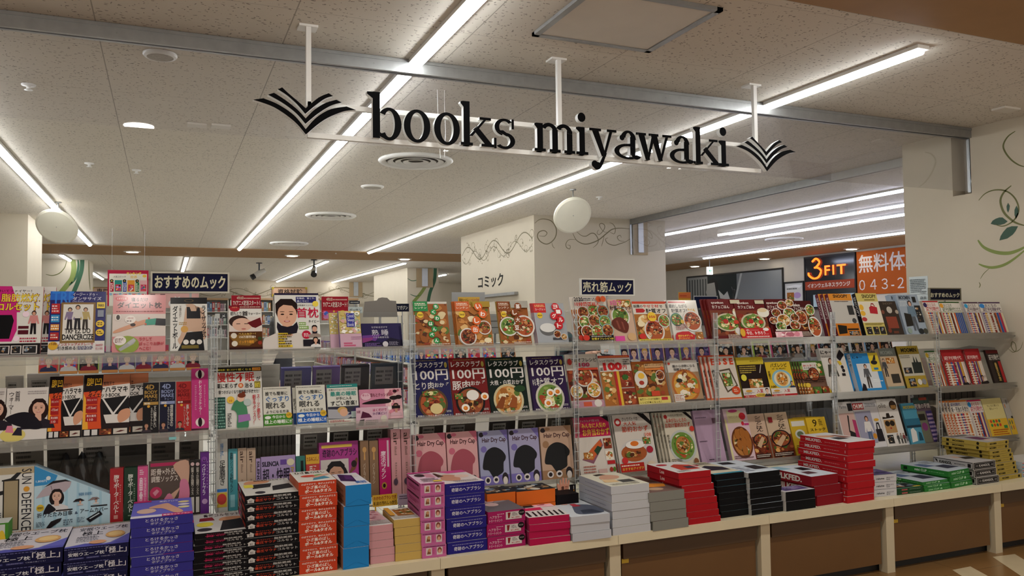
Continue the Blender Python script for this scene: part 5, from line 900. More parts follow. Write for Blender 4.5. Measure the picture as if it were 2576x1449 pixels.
bk(2, 'weekly_magazine', 'red weekly magazine on the middle shelf, left of two alike', M_, 2390, 2441, 882, 'b03030', WK('a81e24', 'a81e24', 0) + [('r', 0, .7, 1, 1, 'a8242a'), ('t', '週刊現代', .08, .72, .94, .82, 'e8d0cc', .03), ('w', .8, .02, .26, '1c1414', 'b08870', '2a2424')], t=.008, copies=2, cdesc='red weekly magazines, middle shelf left pile', dxc=.02)
bk(2, 'weekly_magazine', 'red weekly magazine on the middle shelf, right of two alike', M_, 2450, 2482, 880, 'b03030', WK('a81e24', 'a81e24', 0) + [('r', 0, .7, 1, 1, 'a8242a'), ('t', '週刊現代', .08, .72, .94, .82, 'e8d0cc', .03), ('w', .8, .02, .26, '1c1414', 'b08870', '2a2424')], t=.008, copies=3, cdesc='red weekly magazines, middle shelf right pile', dxc=.02)
bk(2, 'weekly_magazine', 'dark topped weekly magazine at the right end of the middle shelf', M_, 2505, 2535, 882, '3a302c', [('r', 0, .9, 1, 1, '5a1c1c'), ('t', '週刊現代', .1, .7, .95, .86, 'd0c8c0', .03), ('r', .3, .04, .7, .66, '2a241c'), ('v', '最後の手続', .4, .08, .6, .62, 'c8a85a', .02), ('r', .74, .04, .96, .66, 'a82a2a')], t=.008, copies=1, cdesc='dark topped weekly magazines')
# --- lowest shelf
# parasol box: an upright panel box and a prism box with a sloping top joined behind it
Y0, Z0 = BASEY[3], BASEZ[3]
xa, xm, xb = x_at(-75, Y0, Z0), x_at(84, Y0, Z0), x_at(276, Y0, Z0); hh = .2714
m = MB(); w = xm - xa; wb = xb - xm
m.box(0, w, 0, .07, 0, hh, W)
hr = .1286
m.prism([(w + .001, 0, 0), (w + wb, 0, 0), (w + wb, 0, hr), (w + .001, 0, hh)], (0, .07, 0), 'a8c0cc')
front_print(m, w, hh, [('r', 0, .9, 1, 1, 'b8a888'), ('p', '2a2a2c', .48, .82, .62, .84, .72, .92, .8, .92, .68, .8, .48, .8), ('r', .5, .05, .76, .82, '2a2620'), ('r', .52, .06, .74, .8, 'a89878'), ('x', 'SUN', .8, .74, .96, .97, '2a2a34'), ('e', .88, .66, .05, 0, 'd89a2a'), ('x', 'DEFENCE', .8, .03, .96, .6, '2a2a34'), ('e', .34, .5, .1, .12, '2a2a2c'), ('p', '2a2a2c', .2, .62, .5, .66, .5, .6, .2, .56), ('g', .2, .12, .48, .34, '7a7a80', 7)])
Pr(m, (w + .001, 0, 0), (1, 0, 0), (0, 0, 1), (0, -1, 0), wb, hh).run([('p', 'b8d4e0', 0, 0, 1, 0, 1, hr / hh, 0, 1)] + [('p', 'a4c8d8', u, 0, u + .035, 0, u + .035, 1 - (u + .035) * (1 - hr / hh) - .005, u, 1 - u * (1 - hr / hh) - .01) for u in (.1, .25, .4, .55, .7, .85)] + [('p', '3a92c8', 0, 1, .3, 1 - .3 * .526 - .01, .27, .76, .16, .7, 0, .69), ('t', '1,800円', .02, .74, .16, .78, 'd8e4ea', .01), ('e', .18, .8, .03, 0, 'd8e0e4'), ('p', 'b8aab0', .02, .5, .1, .62, .24, .74, .4, .75, .48, .72, .46, .64, .4, .57), ('p', '2a2628', .12, .66, .24, .75, .4, .76, .48, .72, .4, .73, .24, .71), ('p', '2a2628', .21, .68, .215, .68, .27, .46, .265, .46),
 ('w', .29, .27, .38, '241a1a', 'd8b09c', 'd8d4d4', 'L'), ('P', '1e1c22', .12, .26, .18, .4, .24, .36, .28, .3, .2, .26), ('e', .08, .35, .05, 0, 'd8b82a'), ('t', '晴雨兼用', .045, .33, .115, .37, '3a2a14', .01), ('t', '折りたたみ日傘', .04, .2, .5, .275, '26242c', .01), ('t', '&', .53, .21, .57, .25, '3a4a6a', .01), ('t', 'アームカバー', .6, .215, .97, .285, '26242c', .01), ('r', .28, .28, .5, .3, '2a2628'), ('r', .74, .3, .96, .32, '2a2628'), ('p', '2a2426', .5, .4, .54, .44, .6, .45, .66, .41, .6, .4), ('p', '8a7a7a', .7, .4, .76, .45, .82, .45, .86, .42), ('w', .6, .34, .09, '3a2420', 'd0a088', 'd0c0b8'), ('w', .81, .34, .09, '241a1a', 'd0a088', 'd8d4d0'), ('p', '2a2426', .16, .04, .2, .02, .34, .12, .36, .17, .3, .16, .22, .13), ('p', '222026', .68, .12, .73, .06, .9, .17, .86, .23), ('p', 'c8d4d8', .72, .12, .73, .11, .86, .185, .85, .2), ('g', .03, .06, .14, .14, '6a7a8a', 4), ('g', .38, .05, .5, .15, '6a7a8a', 3), ('g', .56, .08, .66, .16, '6a7a8a', 4), ('t', '新装登場！紫外線対策に', .58, .49, .76, .54, '3a7aa8', .01)])
o = m.build('parasol_box', WRAP); o.location = (xa, Y0, Z0); tag(o, 'blue striped folding parasol box with a sloping top and window panel', 'box')
SP = lambda t, c, out=None: [('v', t, .26, .08, .74, .92, c, .02)]
bk(3, 'belt_box', 'dark red waist belt box standing beside the parasol box', X_, 275, 309, 1183, 'a81c24', [('v', '腹サポーターベルト', .28, .16, .7, .88, 'e0d4cc', .03), ('r', .32, .06, .62, .13, 'c88a80'), ('g', .74, .36, .84, .7, 'd08a84', 8)], t=.08, box=True, lean=4)
bk(3, 'belt_box', 'dark green waist belt box beside the red one', X_, 311, 344, 1181, '1e3a26', [('v', '腹サポーターベルト', .28, .16, .7, .88, 'd4d8cc', .03), ('g', .32, .08, .6, .12, '8aa88a', 1), ('g', .74, .36, .84, .7, '8aa88a', 8)], t=.08, box=True, lean=4)
bk(3, 'shoulder_support_box', 'pink shoulder blade support box beside the green belt box', X_, 345, 371, 1178, 'd0568a', [('v', '肩甲骨サポ', .16, .1, .52, .8, 'f0dce4', .02), ('v', '快適美人', .6, .3, .86, .8, 'e8b8cc'), ('g', .2, .84, .6, .95, 'f0dce4', 3)], t=.08, box=True, lean=4)
bk(3, 'sock_box', 'brown box with pink socked feet behind the purple brush boxes', X_, 373, 476, 1165, '5a4a42', [('r', .04, .9, .8, .96, 'b0285a'), ('t', '距骨×外反母趾', .05, .74, .94, .86, 'd8ccc0', .01), ('t', '調整ソックス', .06, .62, .72, .73, 'd8ccc0', .01), ('P', 'c8a088', .6, .9, .98, .96, .96, .5, .78, .5, .4, .3, .2, .06, .3, .02, .62, .3, .8, .6), ('P', 'd07a9a', .78, .62, .96, .6, 1, .3, .76, .1, .62, .1, .74, .34), ('P', 'd07a9a', .46, .4, .6, .3, .5, .1, .3, .0, .16, .0), ('e', .18, .44, .15, 0, 'b8305a'), ('p', 'd08a9a', .1, .44, .2, .5, .26, .46, .16, .38)], t=.05, box=True, lean=8)
for a, b, c in ((478, 490, 'left'), (491, 503, 'right')): bk(3, 'sock_box', 'slim dark brown sock box spine, %s of two by the purple box' % c, X_, a, b, 1160, '2e2622', [('e', .5, .92, .4, 0, 'd0b0b0'), ('v', '距骨×外反調整ソックス', .2, .36, .8, .86, 'c8c0b4', .01), ('r', .15, .04, .85, .32, 'c8c4bc')], t=.05, box=True, lean=6)
bk(3, 'night_bra_box', 'tall violet box beside the first inner rack upright', X_, 504, 526, 1140, '6a2a8a', [('v', 'つけナイトブラ', .2, .3, .62, .8, 'dccce4', .02), ('e', .45, .88, .34, 0, '8a4aa8'), ('p', '2a1434', .3, .9, .36, .86, .54, .86, .6, .9, .6, .85, .3, .85), ('e', .5, .2, .32, 0, 'c8a0d0'), ('g', .74, .4, .84, .86, 'b88ac8', 9)], t=.05, box=True, lean=5)
bk(3, 'foot_care_box', 'white foot polishing box with a red and yellow spot', X_, 543, 573, 1109, 'c8c8c0', [('v', '足裏磨き', .3, .36, .8, .7, '26242a', .01), ('v', '福辻式！', .36, .72, .66, .94, '3a7ab0', .01), ('r', .04, .27, .94, .31, '2a7ac8'), ('r', .04, .06, .94, .26, 'd8b82a'), ('e', .5, .17, .4, .075, 'c8382a')], t=.06, box=True, lean=6)
bk(3, 'silicone_brush_box', 'teal silicone brush box spine next to the white foot care box', X_, 575, 598, 1133, '4a9aa4', [('v', '電動シリコン洗顔ブラシ', .16, .3, .5, .94, '1c3a44', .01), ('r', .56, .5, .84, .92, 'c0d4d4'), ('r', .2, .06, .7, .26, '8ac0c8')], t=.05, box=True, lean=6)
AIR = lambda: [('x', 'air', .26, .76, .72, .95, '4a342a', .01), ('g', .36, .6, .6, .74, '7a6254', 6), ('g', .4, .2, .56, .5, '8a7264', 8)]
for a, b, c in ((599, 621, 'left'), (622, 644, 'right')): bk(3, 'hair_brush_box', 'beige hair brush box spine, %s of two before the lilac earplug boxes' % c, X_, a, b, 1131, 'b8a08a', AIR(), t=.05, box=True, lean=6)
SIL = [('t', 'SILENCIA', .03, .8, .52, .9, '2a2434', .04), ('t', '超・快眠', .04, .46, .84, .76, '2a2434', .03), ('r', .3, .36, .7, .42, '6a4a9a'), ('g', .32, .37, .68, .41, 'd0c4dc', 1), ('r', .56, .82, .74, .92, '6a4a9a'), ('e', .86, .86, .11, .07, 'd8d0b0'), ('v', 'マスク', .86, .4, .96, .76, 'b89a2a', .03), ('e', .8, .18, .1, .1, 'd8c42a'), ('e', .14, .2, .1, .12, 'd8d4e0'), ('t', 'イヤホン', .3, .2, .62, .34, '2a2434', .03)]
bk(3, 'earplug_box', 'lilac earplug box seen from its spine', X_, 645, 656, 1157, 'a894c0', [('x', 'SILENCIA', .2, .4, .8, .95, '2a2434', .03)], t=.05, box=True, lean=6)
bk(3, 'earplug_box', 'lilac earplug and sleep box with large black lettering', X_, 658, 745, 1153, 'a894c0', SIL, t=.04, box=True, lean=8)
bk(3, 'massage_cd', 'dark teal slim box left of the red scalp care box', X_, 747, 770, 1150, '3a7a70', [('r', .5, .2, .8, .9, '17201e'), ('v', '極', .1, .3, .4, .6, '1c3a34')], t=.03, box=True, lean=8)
bk(3, 'scalp_care_box', 'red scalp care box behind the orange boxes', X_, 772, 806, 1148, 'c0423a', [('r', 0, .8, 1, 1, 'd8a82a'), ('t', 'たるみによし！', .06, .86, .94, .95, '8a1a1a', .02), ('v', '頭皮', .24, .34, .76, .76, 'e8d8d0', .03)], t=.05, box=True, lean=8)
bk(3, 'hairbrush_box', 'magenta hairbrush box with a dark haired woman', X_, 806, 905, 1118, 'a83a8a', [('r', .06, .9, .84, .95, 'd8b84a'), ('t', '奇跡のヘアブラシ', .08, .74, .96, .88, '3a1a3a', .02), ('r', .03, 0, .74, .7, 'c8c0bc'), ('w', .42, -.06, .78, '1c1418', 'c89a80', 'c8c0c0', 'L'), ('P', '7a4a30', .66, .36, .72, .4, .84, .58, .94, .7, .98, .66, .92, .52, .82, .46), ('e', .88, .6, .07, .06, '2a1a18')], t=.05, box=True, lean=8)
for a, b, c in ((909, 930, 'left'), (932, 954, 'right')): bk(3, 'paddle_brush_box', 'brown paddle brush box spine, %s of two' % c, X_, a, b, 1112, '8a6c50', [('e', .5, .84, .24, .05, 'c89a5a'), ('p', 'c89a5a', .4, .66, .6, .66, .56, .82, .44, .82), ('v', 'パドルブラシ', .3, .24, .6, .6, 'd0c0a8')], t=.06, box=True, lean=5)
bk(3, 'magic_brush_box', 'magenta magic brush box spine between brown and pale pink boxes', X_, 956, 985, 1106, 'b81a6a', [('v', '魔法のブラシ', .14, .3, .6, .78, 'e8d0dc', .03), ('r', .7, .5, .86, .96, 'd0b4c0'), ('e', .4, .18, .22, .06, 'b08a3a'), ('e', .4, .18, .12, .035, '2a1a18')], t=.06, box=True, lean=5)
for a, b, c in ((987, 1011, 'left'), (1013, 1038, 'right')): bk(3, 'hair_brush_box', 'pale pink hair brush box spine, %s of two beside an upright' % c, X_, a, b, 1083, 'd09a9c', AIR() + [('e', .4, .2, .22, .05, '5a4a5a')], t=.06, box=True, lean=5)
CAP = lambda cap, tri, dk: [('p', tri, .74, 1, 1, 1, 1, .8), ('t', 'Hair Dry Cap', .12, .76, .94, .87, '4a2428', .02), ('e', .1, .93, .08, .045, '2a1a1e'), ('e', .24, .95, .09, .03, tri), ('r', 0, 0, 1, .17, tri), ('e', .16, .66, .1, 0, tri),
  ('P', cap, .1, .3, .12, .44, .22, .6, .42, .68, .6, .68, .78, .62, .9, .52, .88, .44, .82, .4, .8, .3, .78, .22, .6, .16, .46, .12, .36, .2, .28, .27), ('e', .84, .1, .11, .11, dk), ('e', .84, .06, .08, .075, 'd8cfc8'), ('e', .24, .09, .1, .065, 'd8d0cc'), ('e', .52, .09, .1, .065, 'd8d0cc'), ('e', .24, .09, .06, .04, dk), ('e', .52, .09, .06, .03, dk)]
for a, b, y, col, cap, tri, l in ((1046, 1127, 1097, 'd8a4a4', 'a8505e', 'c8687e', 'pink hair cap box, left of the two pink ones'), (1130, 1207, 1092, 'd8a4a4', 'a8505e', 'c8687e', 'pink hair cap box, right of the two pink ones'),
   (1211, 1284, 1089, 'a0a2c0', '1c1a1e', '7a6eb0', 'blue lilac hair cap box, left of two with black caps'), (1288, 1363, 1084, 'a4a0c0', '1c1a1e', '7a6eb0', 'blue lilac hair cap box, right of two with black caps'), (1367, 1446, 1078, 'c0a088', '1a1818', 'a07a58', 'beige hair cap box with a black cap')):
    bk(3, 'hair_cap_box', l + ' on the lowest shelf', X_, a, b, y, col, CAP(cap, tri, '2a2024'), t=.05, box=True, lean=9)
bk(3, 'bento_cookbook', 'crimson topped lunch box cookbook behind a rack upright', B_, 1462, 1552, 1055, 'd0c8be', [('r', 0, .66, 1, 1, 'b81a50'), ('t', 'クックパッドで見つけた', .2, .92, .74, .96, 'f0d8dc'), ('t', 'みんなに人気の', .22, .81, .9, .9, 'e8c83a', .02), ('t', 'お弁当おかず', .22, .68, .98, .8, 'e8c83a', .03), ('p', '1c1618', .8, 1, 1, 1, 1, .9), ('p', '8a5a6a', .1, .28, .7, .62, .74, .5, .4, .2), ('p', 'c8602a', .14, .3, .4, .46, .66, .6, .72, .52, .4, .26), ('f', .16, .28, .42, .4, 'stew', 4, 12), ('p', '2a4a34', .46, .42, .58, .5, .7, .46, .54, .34), ('f', .76, .44, .98, .62, 'red', 5, 8), ('f', .76, .24, .98, .4, 'egg', 6, 8), ('r', .78, .17, 1, .23, 'b8242a'), ('g', .1, .04, .44, .18, 'b06a5a', 3), ('r', .5, .02, .74, .1, 'c8a8a0'), ('e', .86, .08, .05, .04, 'a83a2a'), ('e', .95, .08, .04, .04, '5a7a2a'), ('e', .12, .88, .1, .07, 'b83a4a')], t=.016, copies=1, cdesc='crimson topped lunch box cookbooks', spine='7a5a4a')
bk(3, 'thrifty_cookbook', 'thrifty side dish cookbook with fried rice and egg', B_, 1563, 1658, 1047, 'd0c8be', [('e', .12, .87, .09, 0, 'b82a2a'), ('e', .12, .87, .05, .035, 'e0d8d0'), ('t', 'クックパッドの', .24, .88, .66, .95, '3a3034', .01), ('t', '大人気', .26, .8, .6, .87, 'c84a2a', .02), ('t', '節約おかず', .2, .68, .9, .79, 'c8482a', .02), ('p', '1c1618', .66, 1, .84, 1, 1, .86, 1, .78), ('e', .52, .34, .46, .22, 'c8c4c0'), ('e', .42, .32, .34, .15, 'a85a2a'), ('f', .16, .24, .6, .36, 'fry', 5, 30), ('e', .48, .46, .26, .07, 'e4e0d8'), ('e', .46, .48, .11, .045, 'd8761e'), ('f', .7, .46, .9, .58, 'salad', 3, 8), ('e', .84, .36, .09, .06, 'a8243a'), ('e', .86, .62, .1, .06, 'd8c0b0'), ('t', '108', .78, .59, .94, .65, 'c84a2a', .02), ('r', 0, 0, .62, .15, 'b8281e'), ('g', .03, .09, .5, .13, 'f0dcc8', 1), ('t', 'おすすめアイデア', .04, .03, .6, .08, 'e8b83a', .02), ('e', .14, .2, .08, .055, 'c83030'), ('e', .82, .1, .1, .06, 'd8c8b0')], t=.016, copies=2, cdesc='thrifty side dish cookbooks', spine='a8a49a', dxc=-.004)
bk(3, 'helper_cookbook', 'thrifty cookbook with fried chicken on lettuce', B_, 1690, 1763, 1042, 'd0c8b4', [('e', .1, .93, .06, 0, 'b82a2a'), ('t', 'クックパッドで見つけた', .18, .92, .7, .97, '5a5a4a', .01), ('t', 'お金がないときの', .1, .82, .8, .9, 'c8402a', .02), ('t', 'お助け節約おかず', .04, .72, .9, .81, 'c8402a', .03), ('p', '1c1618', .7, 1, .84, 1, 1, .9, 1, .84), ('d', .52, .38, .46, 'salad', 9, 'b8bcb8'), ('d', .52, .4, .28, 'fry', 10, '5a8a2a'), ('e', .92, .68, .08, .05, 'c83a2a'), ('v', '献立に困ったら', .03, .34, .1, .6, '3a3018', .01), ('g', .04, .06, .4, .16, '5a5248', 3), ('e', .86, .08, .08, .06, '8a5a3a'), ('r', 0, 0, .6, .03, 'd8a83a')], t=.016, copies=3, cdesc='fried chicken thrifty cookbooks', spine='b0aa98', dxc=-.012)
bk(3, 'bread_maker_box', 'mauve bread making book showing its back, behind an upright', X_, 1768, 1830, 1036, 'b498b0', [('g', .06, .84, .5, .88, '6a5468', 1), ('g', .06, .4, .5, .44, '6a5468', 1), ('r', .72, .74, .9, .84, '6a4a5a'), ('g', .3, .06, .5, .1, '4a3a4a', 1)], t=.02, box=True)
bk(3, 'bread_maker_box', 'pale pink bread making book with a tray of buns', X_, 1844, 1903, 1033, 'd4b8c0', [('r', .14, .72, .74, .96, 'd8d0a0'), ('e', .42, .95, .2, .03, 'c04a7a'), ('t', '手作りパンキット', .2, .8, .7, .86, 'a88a6a'), ('e', .78, .84, .14, .07, 'c82a3a'), ('e', .74, .7, .06, .04, 'c82a3a'), ('r', .8, .66, 1, .7, 'b83a7a'), ('r', 0, 0, .08, .8, 'd8d09a'), ('d', .56, .34, .44, 'fry', 14, '6a3a20', 1.25)] + [('e', u, v, .11, .1, 'a8682a') for u, v in ((.4, .5), (.62, .52), (.8, .46), (.42, .3), (.62, .34), (.8, .3), (.6, .18))] + [('g', .1, .03, .9, .1, '6a4a4a', 2)], t=.03, box=True, spine='c8aab8')
SEN = lambda s: [('v', 'シニアごはん', .5, .62, .84, .95, '3a2a24', .02) if s else ('v', 'シニアごはん', .4, .6, .8, .95, '3a2a24', .02), ('f', 0, .0, 1, .5, 'meat', 70 + s, 20), ('d', .5, .42, .44, 'meat', 4 + s, '2a2220', .7), ('p', 'c8a884', .2, .3, .6, .5, .72, .44, .4, .24), ('r', .04, .03, .9, .12, '3a2a26'), ('g', .06, .04, .88, .11, 'd8c8b8', 2)]
bk(3, 'senior_cookbook', 'beige seniors meal cookbook, left of two', B_, 1903, 1945, 1044, 'c8ac94', SEN(0), t=.012)
bk(3, 'senior_cookbook', 'beige seniors meal cookbook with a red square, right of two', B_, 1948, 2003, 1041, 'c8b094', SEN(1) + [('r', .08, .78, .26, .9, '8a242a')], t=.012)
bk(3, 'yellow_recipe_book', 'yellow recipe book showing its back cover with a round photo', B_, 2005, 2046, 1055, 'c8a81e', [('r', .1, .78, .9, .92, 'd0ccc0'), ('e', .5, .56, .3, .13, 'c8ccc4'), ('e', .5, .56, .2, .08, '6a7a5a'), ('g', .1, .1, .9, .28, '5a4a14', 4)], t=.014, dy=.01)
bk(3, 'yellow_recipe_book', 'yellow recipe book with a large nine behind the red box tower', B_, 2048, 2096, 1053, 'd8b41e', [('t', '9', .3, .74, .52, .94, '3a3014', .01), ('g', .62, .76, .8, .94, '4a3a14', 4), ('t', 'ストック', .1, .62, .9, .7, '3a3014', .02), ('g', .1, .1, .9, .5, '6a5418', 7)], t=.014, copies=3, cdesc='yellow recipe books with a large nine', dxc=-.02)
bk(3, 'shoulder_bag_mook', 'pale mook with a pink and black shoulder bag', X_, 2130, 2171, 1016, 'd0ccc8', [('r', .06, .0, .98, .76, 'c8a8a0'), ('p', 'b03a6a', .8, 0, 1, 0, 1, .6, .8, .62), ('p', '2a2a2c', .4, .12, .8, .1, .8, .34, .5, .4), ('p', '2a2a2c', .44, .36, .5, .36, .64, .7, .56, .72), ('r', .7, .8, .98, .96, '2a2a2e'), ('t', 'Marimo', .2, .86, .64, .93, '5a5a60')], t=.03, box=True, mt=WRAP)
bk(3, 'outdoor_bag_mook', 'white mook with a red name block and a girl in a white shirt', X_, 2172, 2233, 1014, 'd0ced0', [('r', 0, .82, .44, .96, 'b02a30'), ('t', 'CHUMS', .02, .84, .42, .94, 'e8e0d8', .04), ('g', .5, .86, .95, .95, '6a6a70', 3), ('r', .02, .1, .66, .78, '9a9ab0'), ('b', .42, .06, .62, '4a3024', 'd0a088', 'dcd8d4', '5a6a8a'), ('p', '24222a', .68, .12, .96, .12, .94, .38, .7, .38), ('p', '24222a', .74, .38, .78, .52, .88, .52, .9, .38, .87, .38, .85, .49, .8, .49, .78, .38), ('e', .82, .58, .1, .03, 'd8a82a'), ('e', .6, .24, .08, .06, 'c88a2a')], t=.03, box=True, mt=WRAP)
bk(3, 'face_bag_mook', 'white mook with a basket bag wearing dark glasses', X_, 2234, 2284, 1008, 'd4d0ca', [('t', 'olie', .06, .82, .42, .92, '4a443c'), ('r', .12, .28, .68, .56, 'b08a58'), ('e', .28, .48, .12, .06, '2a221c'), ('e', .52, .48, .12, .06, '2a221c'), ('e', .4, .38, .05, .02, 'a83a2a'), ('p', '2a221c', .1, .58, .7, .6, .64, .64, .5, .62, .48, .7, .34, .7, .3, .61, .12, .63), ('e', .78, .86, .18, .1, '3a2a20'), ('r', .66, .78, .92, .86, 'b88a4a'), ('f', .1, .06, .4, .24, 'bag', 4, 6), ('b', .62, .04, .22, '2a2220', 'c8a088', '4a4a4a', '3a3a3a'), ('b', .78, .04, .22, '2a2220', 'c8a088', '8a8a80', '3a3a3a'), ('b', .92, .04, .22, '2a2220', 'c8a088', '7a3a3a', '3a3a3a')], t=.02, box=True, mt=WRAP, copies=1, cdesc='basket bag mooks')
bk(3, 'teal_mook', 'slim teal mook with yellow lettering and white shapes, lowest shelf', X_, 2294, 2330, 1017, '4a90a8', [('t', 'MOOMIN', .1, .86, .9, .94, 'c8b83a', .04), ('r', 0, .46, 1, .62, '2a6a84'), ('r', 0, .4, 1, .46, '1c3a4a'), ('p', 'd0d0cc', .1, .05, .5, .08, .56, .3, .4, .4, .2, .36), ('p', '1c4a60', .6, .08, .9, .08, .86, .26, .7, .3)], t=.014, box=True)
bk(3, 'funeral_guide_magazine', 'dark titled procedures magazine above a violet bag mook, lowest shelf', M_, 2326, 2366, 1003, '5a4a54', [('r', 0, .86, 1, 1, '3a4a44'), ('r', .4, .94, .9, 1, '8a3a2a'), ('t', '死後の手続', .04, .76, .98, .87, 'd8d0c8', .03), ('r', .06, .02, .56, .7, '6a6a58'), ('r', .1, .5, .5, .64, '2a2822'), ('e', .32, .36, .18, .09, '7a3a6a'), ('r', .62, .02, .98, .7, '3a3064'), ('g', .62, .04, .98, .66, 'a890b0', 7)], t=.012)
bk(3, 'procedures_magazine', 'orange bordered procedures magazine on the lowest shelf', M_, 2415, 2459, 1010, 'd0b8a0', WK('c8742a', '2a4a8a', 5)[:2] + [('t', '新・死後の手続き', .03, .7, .98, .84, '2a2428', .03), ('t', '週刊現代', .05, .86, .6, .94, '2a3a8a', .02)] + [('r', .05 + i * .105, .02, .05 + i * .105 + .09, .66, ['c8622a', 'd8d0c4', 'b82a3a', 'd8b08a', '3a5a9a', 'b82a4a', 'd8c8a8', 'c8742a', 'd8d0c4'][i]) for i in range(9)] + [('g', .05, .04, .95, .62, 'f0e0d0', 9)], t=.008, copies=3, cdesc='orange bordered procedures magazines', dxc=-.02)
bk(3, 'weekly_magazine', 'crimson titled weekly magazine on the lowest shelf', M_, 2460, 2495, 1008, 'd0c8c8', WK('b81a50', '2a8ac8', 8), t=.008)
bk(3, 'reminder_notebook', 'cream and yellow notebook with rows of coloured dots', B_, 2497, 2546, 1005, 'd4c88a', [('t', 'もしもに備える', .2, .78, .8, .84, '6a5a3a'), ('t', '安心ノート', .28, .7, .7, .76, '6a5a3a'), ('r', 0, 0, 1, .46, 'd8b02a')] + [('e', .16 + i % 4 * .14, .4 - i // 4 * .1, .055, 0, ['c8422a', '3a8a4a', 'c8422a', '3a7a5a'][(i + i // 4) % 4]) for i in range(8)] + [('r', .74, .2, .92, .28, '3a8a4a'), ('g', .12, .03, .9, .2, 'b85a1a', 3)], t=.008, copies=1, cdesc='cream and yellow notebooks')
bk(3, 'reminder_notebook', 'grey and yellow notebook at the right end of the lowest shelf', B_, 2548, 2562, 1002, 'b0aca4', [('r', 0, 0, 1, .44, 'd0ac2a'), ('r', .5, .82, .8, .94, '8a867e'), ('e', .2, .78, .08, .06, 'c8824a'), ('e', .2, .34, .1, .06, '4a7a4a'), ('e', .6, .34, .1, .06, '6a6a4a'), ('e', .2, .2, .1, .06, '6a7a7a'), ('e', .6, .2, .1, .06, 'b86a3a'), ('r', .7, .44, 1, .5, '3a3a30')], t=.01)
# grey card stand over the red weeklies
m = MB(); q0 = at(2396, 884, 1, 4.057); q1 = at(2500, 884, 1, 4.057); m.prism([(0, 0, 0), (q1.x - q0.x, 0, 0), (q1.x - q0.x, 0, .03), ((q1.x - q0.x) * .4, .0, .05), (0, 0, .03)], (0, .004, 0))
o = m.build('display_card', mat('grey_board', '7a7670', .8)); o.location = (q0.x, 4.038, q0.z - .01); o.rotation_euler = (-.3, 0, 0); tag(o, 'grey board card above the red weekly magazines on the middle shelf', 'card')
# goods on the far side of the racks seen through the clear sheets: backs of books and boxes
rnd = random.Random(5); GB = ['6e675f', '7d766c', '5a544e', '86807a', '4a4642', '6a6058']
def lighter(c): return ''.join('%02x' % min(255, int(int(c[i:i + 2], 16) * 1.5)) for i in (0, 2, 4))
def rear(sh, xl, xr, yt, col, lab, ops=None, name='grey_book', cat='book', n=1, t=.012, y=4.257, grp=None):
    col = lighter(col) if sh == 2 else col; z = BASEZ[sh]; x0, x1 = x_at(xl, y, z), x_at(xr, y, z); w = x1 - x0
    h = max(.12, at((xl + xr) / 2, yt, 1, y - .05).z - z)
    for k in range(n):
        wk = w / n; m = MB(); m.box(0, wk - .002, 0, t if n == 1 else .2, 0, h, col)
        front_print(m, wk - .002, h, ops if ops is not None else [('r', .12, .68, .62, .9, 'b8b2a8'), ('g', .16, .7, .58, .88, '4a4640', 3)])
        o = m.build(name, CARD); o.location = (x0 + wk * k, y - (0 if n == 1 else .0), z); o.rotation_euler = (math.radians(10) if n == 1 else 0, 0, 0)
        tag(o, lab, cat, grp)
rear(2, 16, 62, 944, '8a857c', 'grey book back behind the pale shoulder warmer box, left of two')
rear(2, 70, 152, 938, '96918a', 'grey book back behind the belly band boxes, right of two')
rear(2, 545, 702, 917, '9a958c', 'large plain grey card behind the insomnia book', ops=[], name='backing_card', cat='card')
for a, b, y, c, l in ((705, 781, 924, '4a4670', 'first'), (785, 853, 921, '5a4672', 'second'), (857, 926, 917, '2e2a2e', 'third'), (932, 1010, 914, '3a4048', 'fourth')):
    rear(2, a, b, y, c, '%s dark violet disc case from the left behind the sleep books' % l, name='disc_case', cat='disc case', t=.035, ops=[('f', 0, 0, 1, .5, 'plum', a, 16), ('r', .1, .6, .68, .95, 'a8a0a0'), ('g', .13, .64, .36, .9, '3a343a', 3), ('g', .42, .66, .66, .9, '6a6068', 3)])
for a, b, y, l in ((1560, 1680, 914, 'first'), (1690, 1790, 912, 'second'), (1905, 1985, 899, 'third')): rear(2, a, b, y, '88847c', '%s grey book back from the left above the middle shelf cookbooks' % l, ops=[('r', 0, .92, 1, 1, '9a968e')])
for i, (a, b) in enumerate(((-40, 30), (35, 112), (120, 200), (210, 290), (300, 370), (380, 440), (450, 500))):
    rear(3, a, b, [1105, 1098, 1092, 1090, 1094, 1090, 1080][i], GB[i % 6], '%s grey box back from the left, behind the parasol box row' % (['first'] + ORD)[i], cat='box', name='grey_box', ops=[('g', .1, .6, .8, .86, '4a4640', 4), ('r', .1, .2, .5, .4, GB[(i + 2) % 6])])
rear(3, 548, 745, 1082, '77706a', 'one of the grey magazines packed upright on the far side behind the lilac earplug boxes', name='grey_magazine', cat='magazine', n=18, ops=[('r', .88, 0, 1, 1, '2a2622')], grp='grey magazines packed on the far side')
for i, (a, b) in enumerate(((752, 820), (826, 900), (910, 985))): rear(3, a, b, 1075 - i * 6, GB[(i + 3) % 6], '%s dark box back from the left, behind the magenta hairbrush box' % (['first'] + ORD)[i], cat='box', name='grey_box')
for i, (a, b) in enumerate(((1050, 1110), (1118, 1190), (1225, 1290), (1298, 1366), (1372, 1440))): rear(3, a, b, 1056 - i * 4, ['5c544c', '6a6056', '4a4440', '5e564c', '6a645a'][i], '%s dark book back from the left, behind the hair cap boxes' % (['first'] + ORD)[i])
rear(3, 1560, 1790, 1018, '6e6860', 'one of the grey magazines packed upright behind the thrifty cookbooks', name='grey_magazine', cat='magazine', n=14, ops=[('r', .88, 0, 1, 1, '4a4640')], grp='grey magazines behind the thrifty cookbooks')
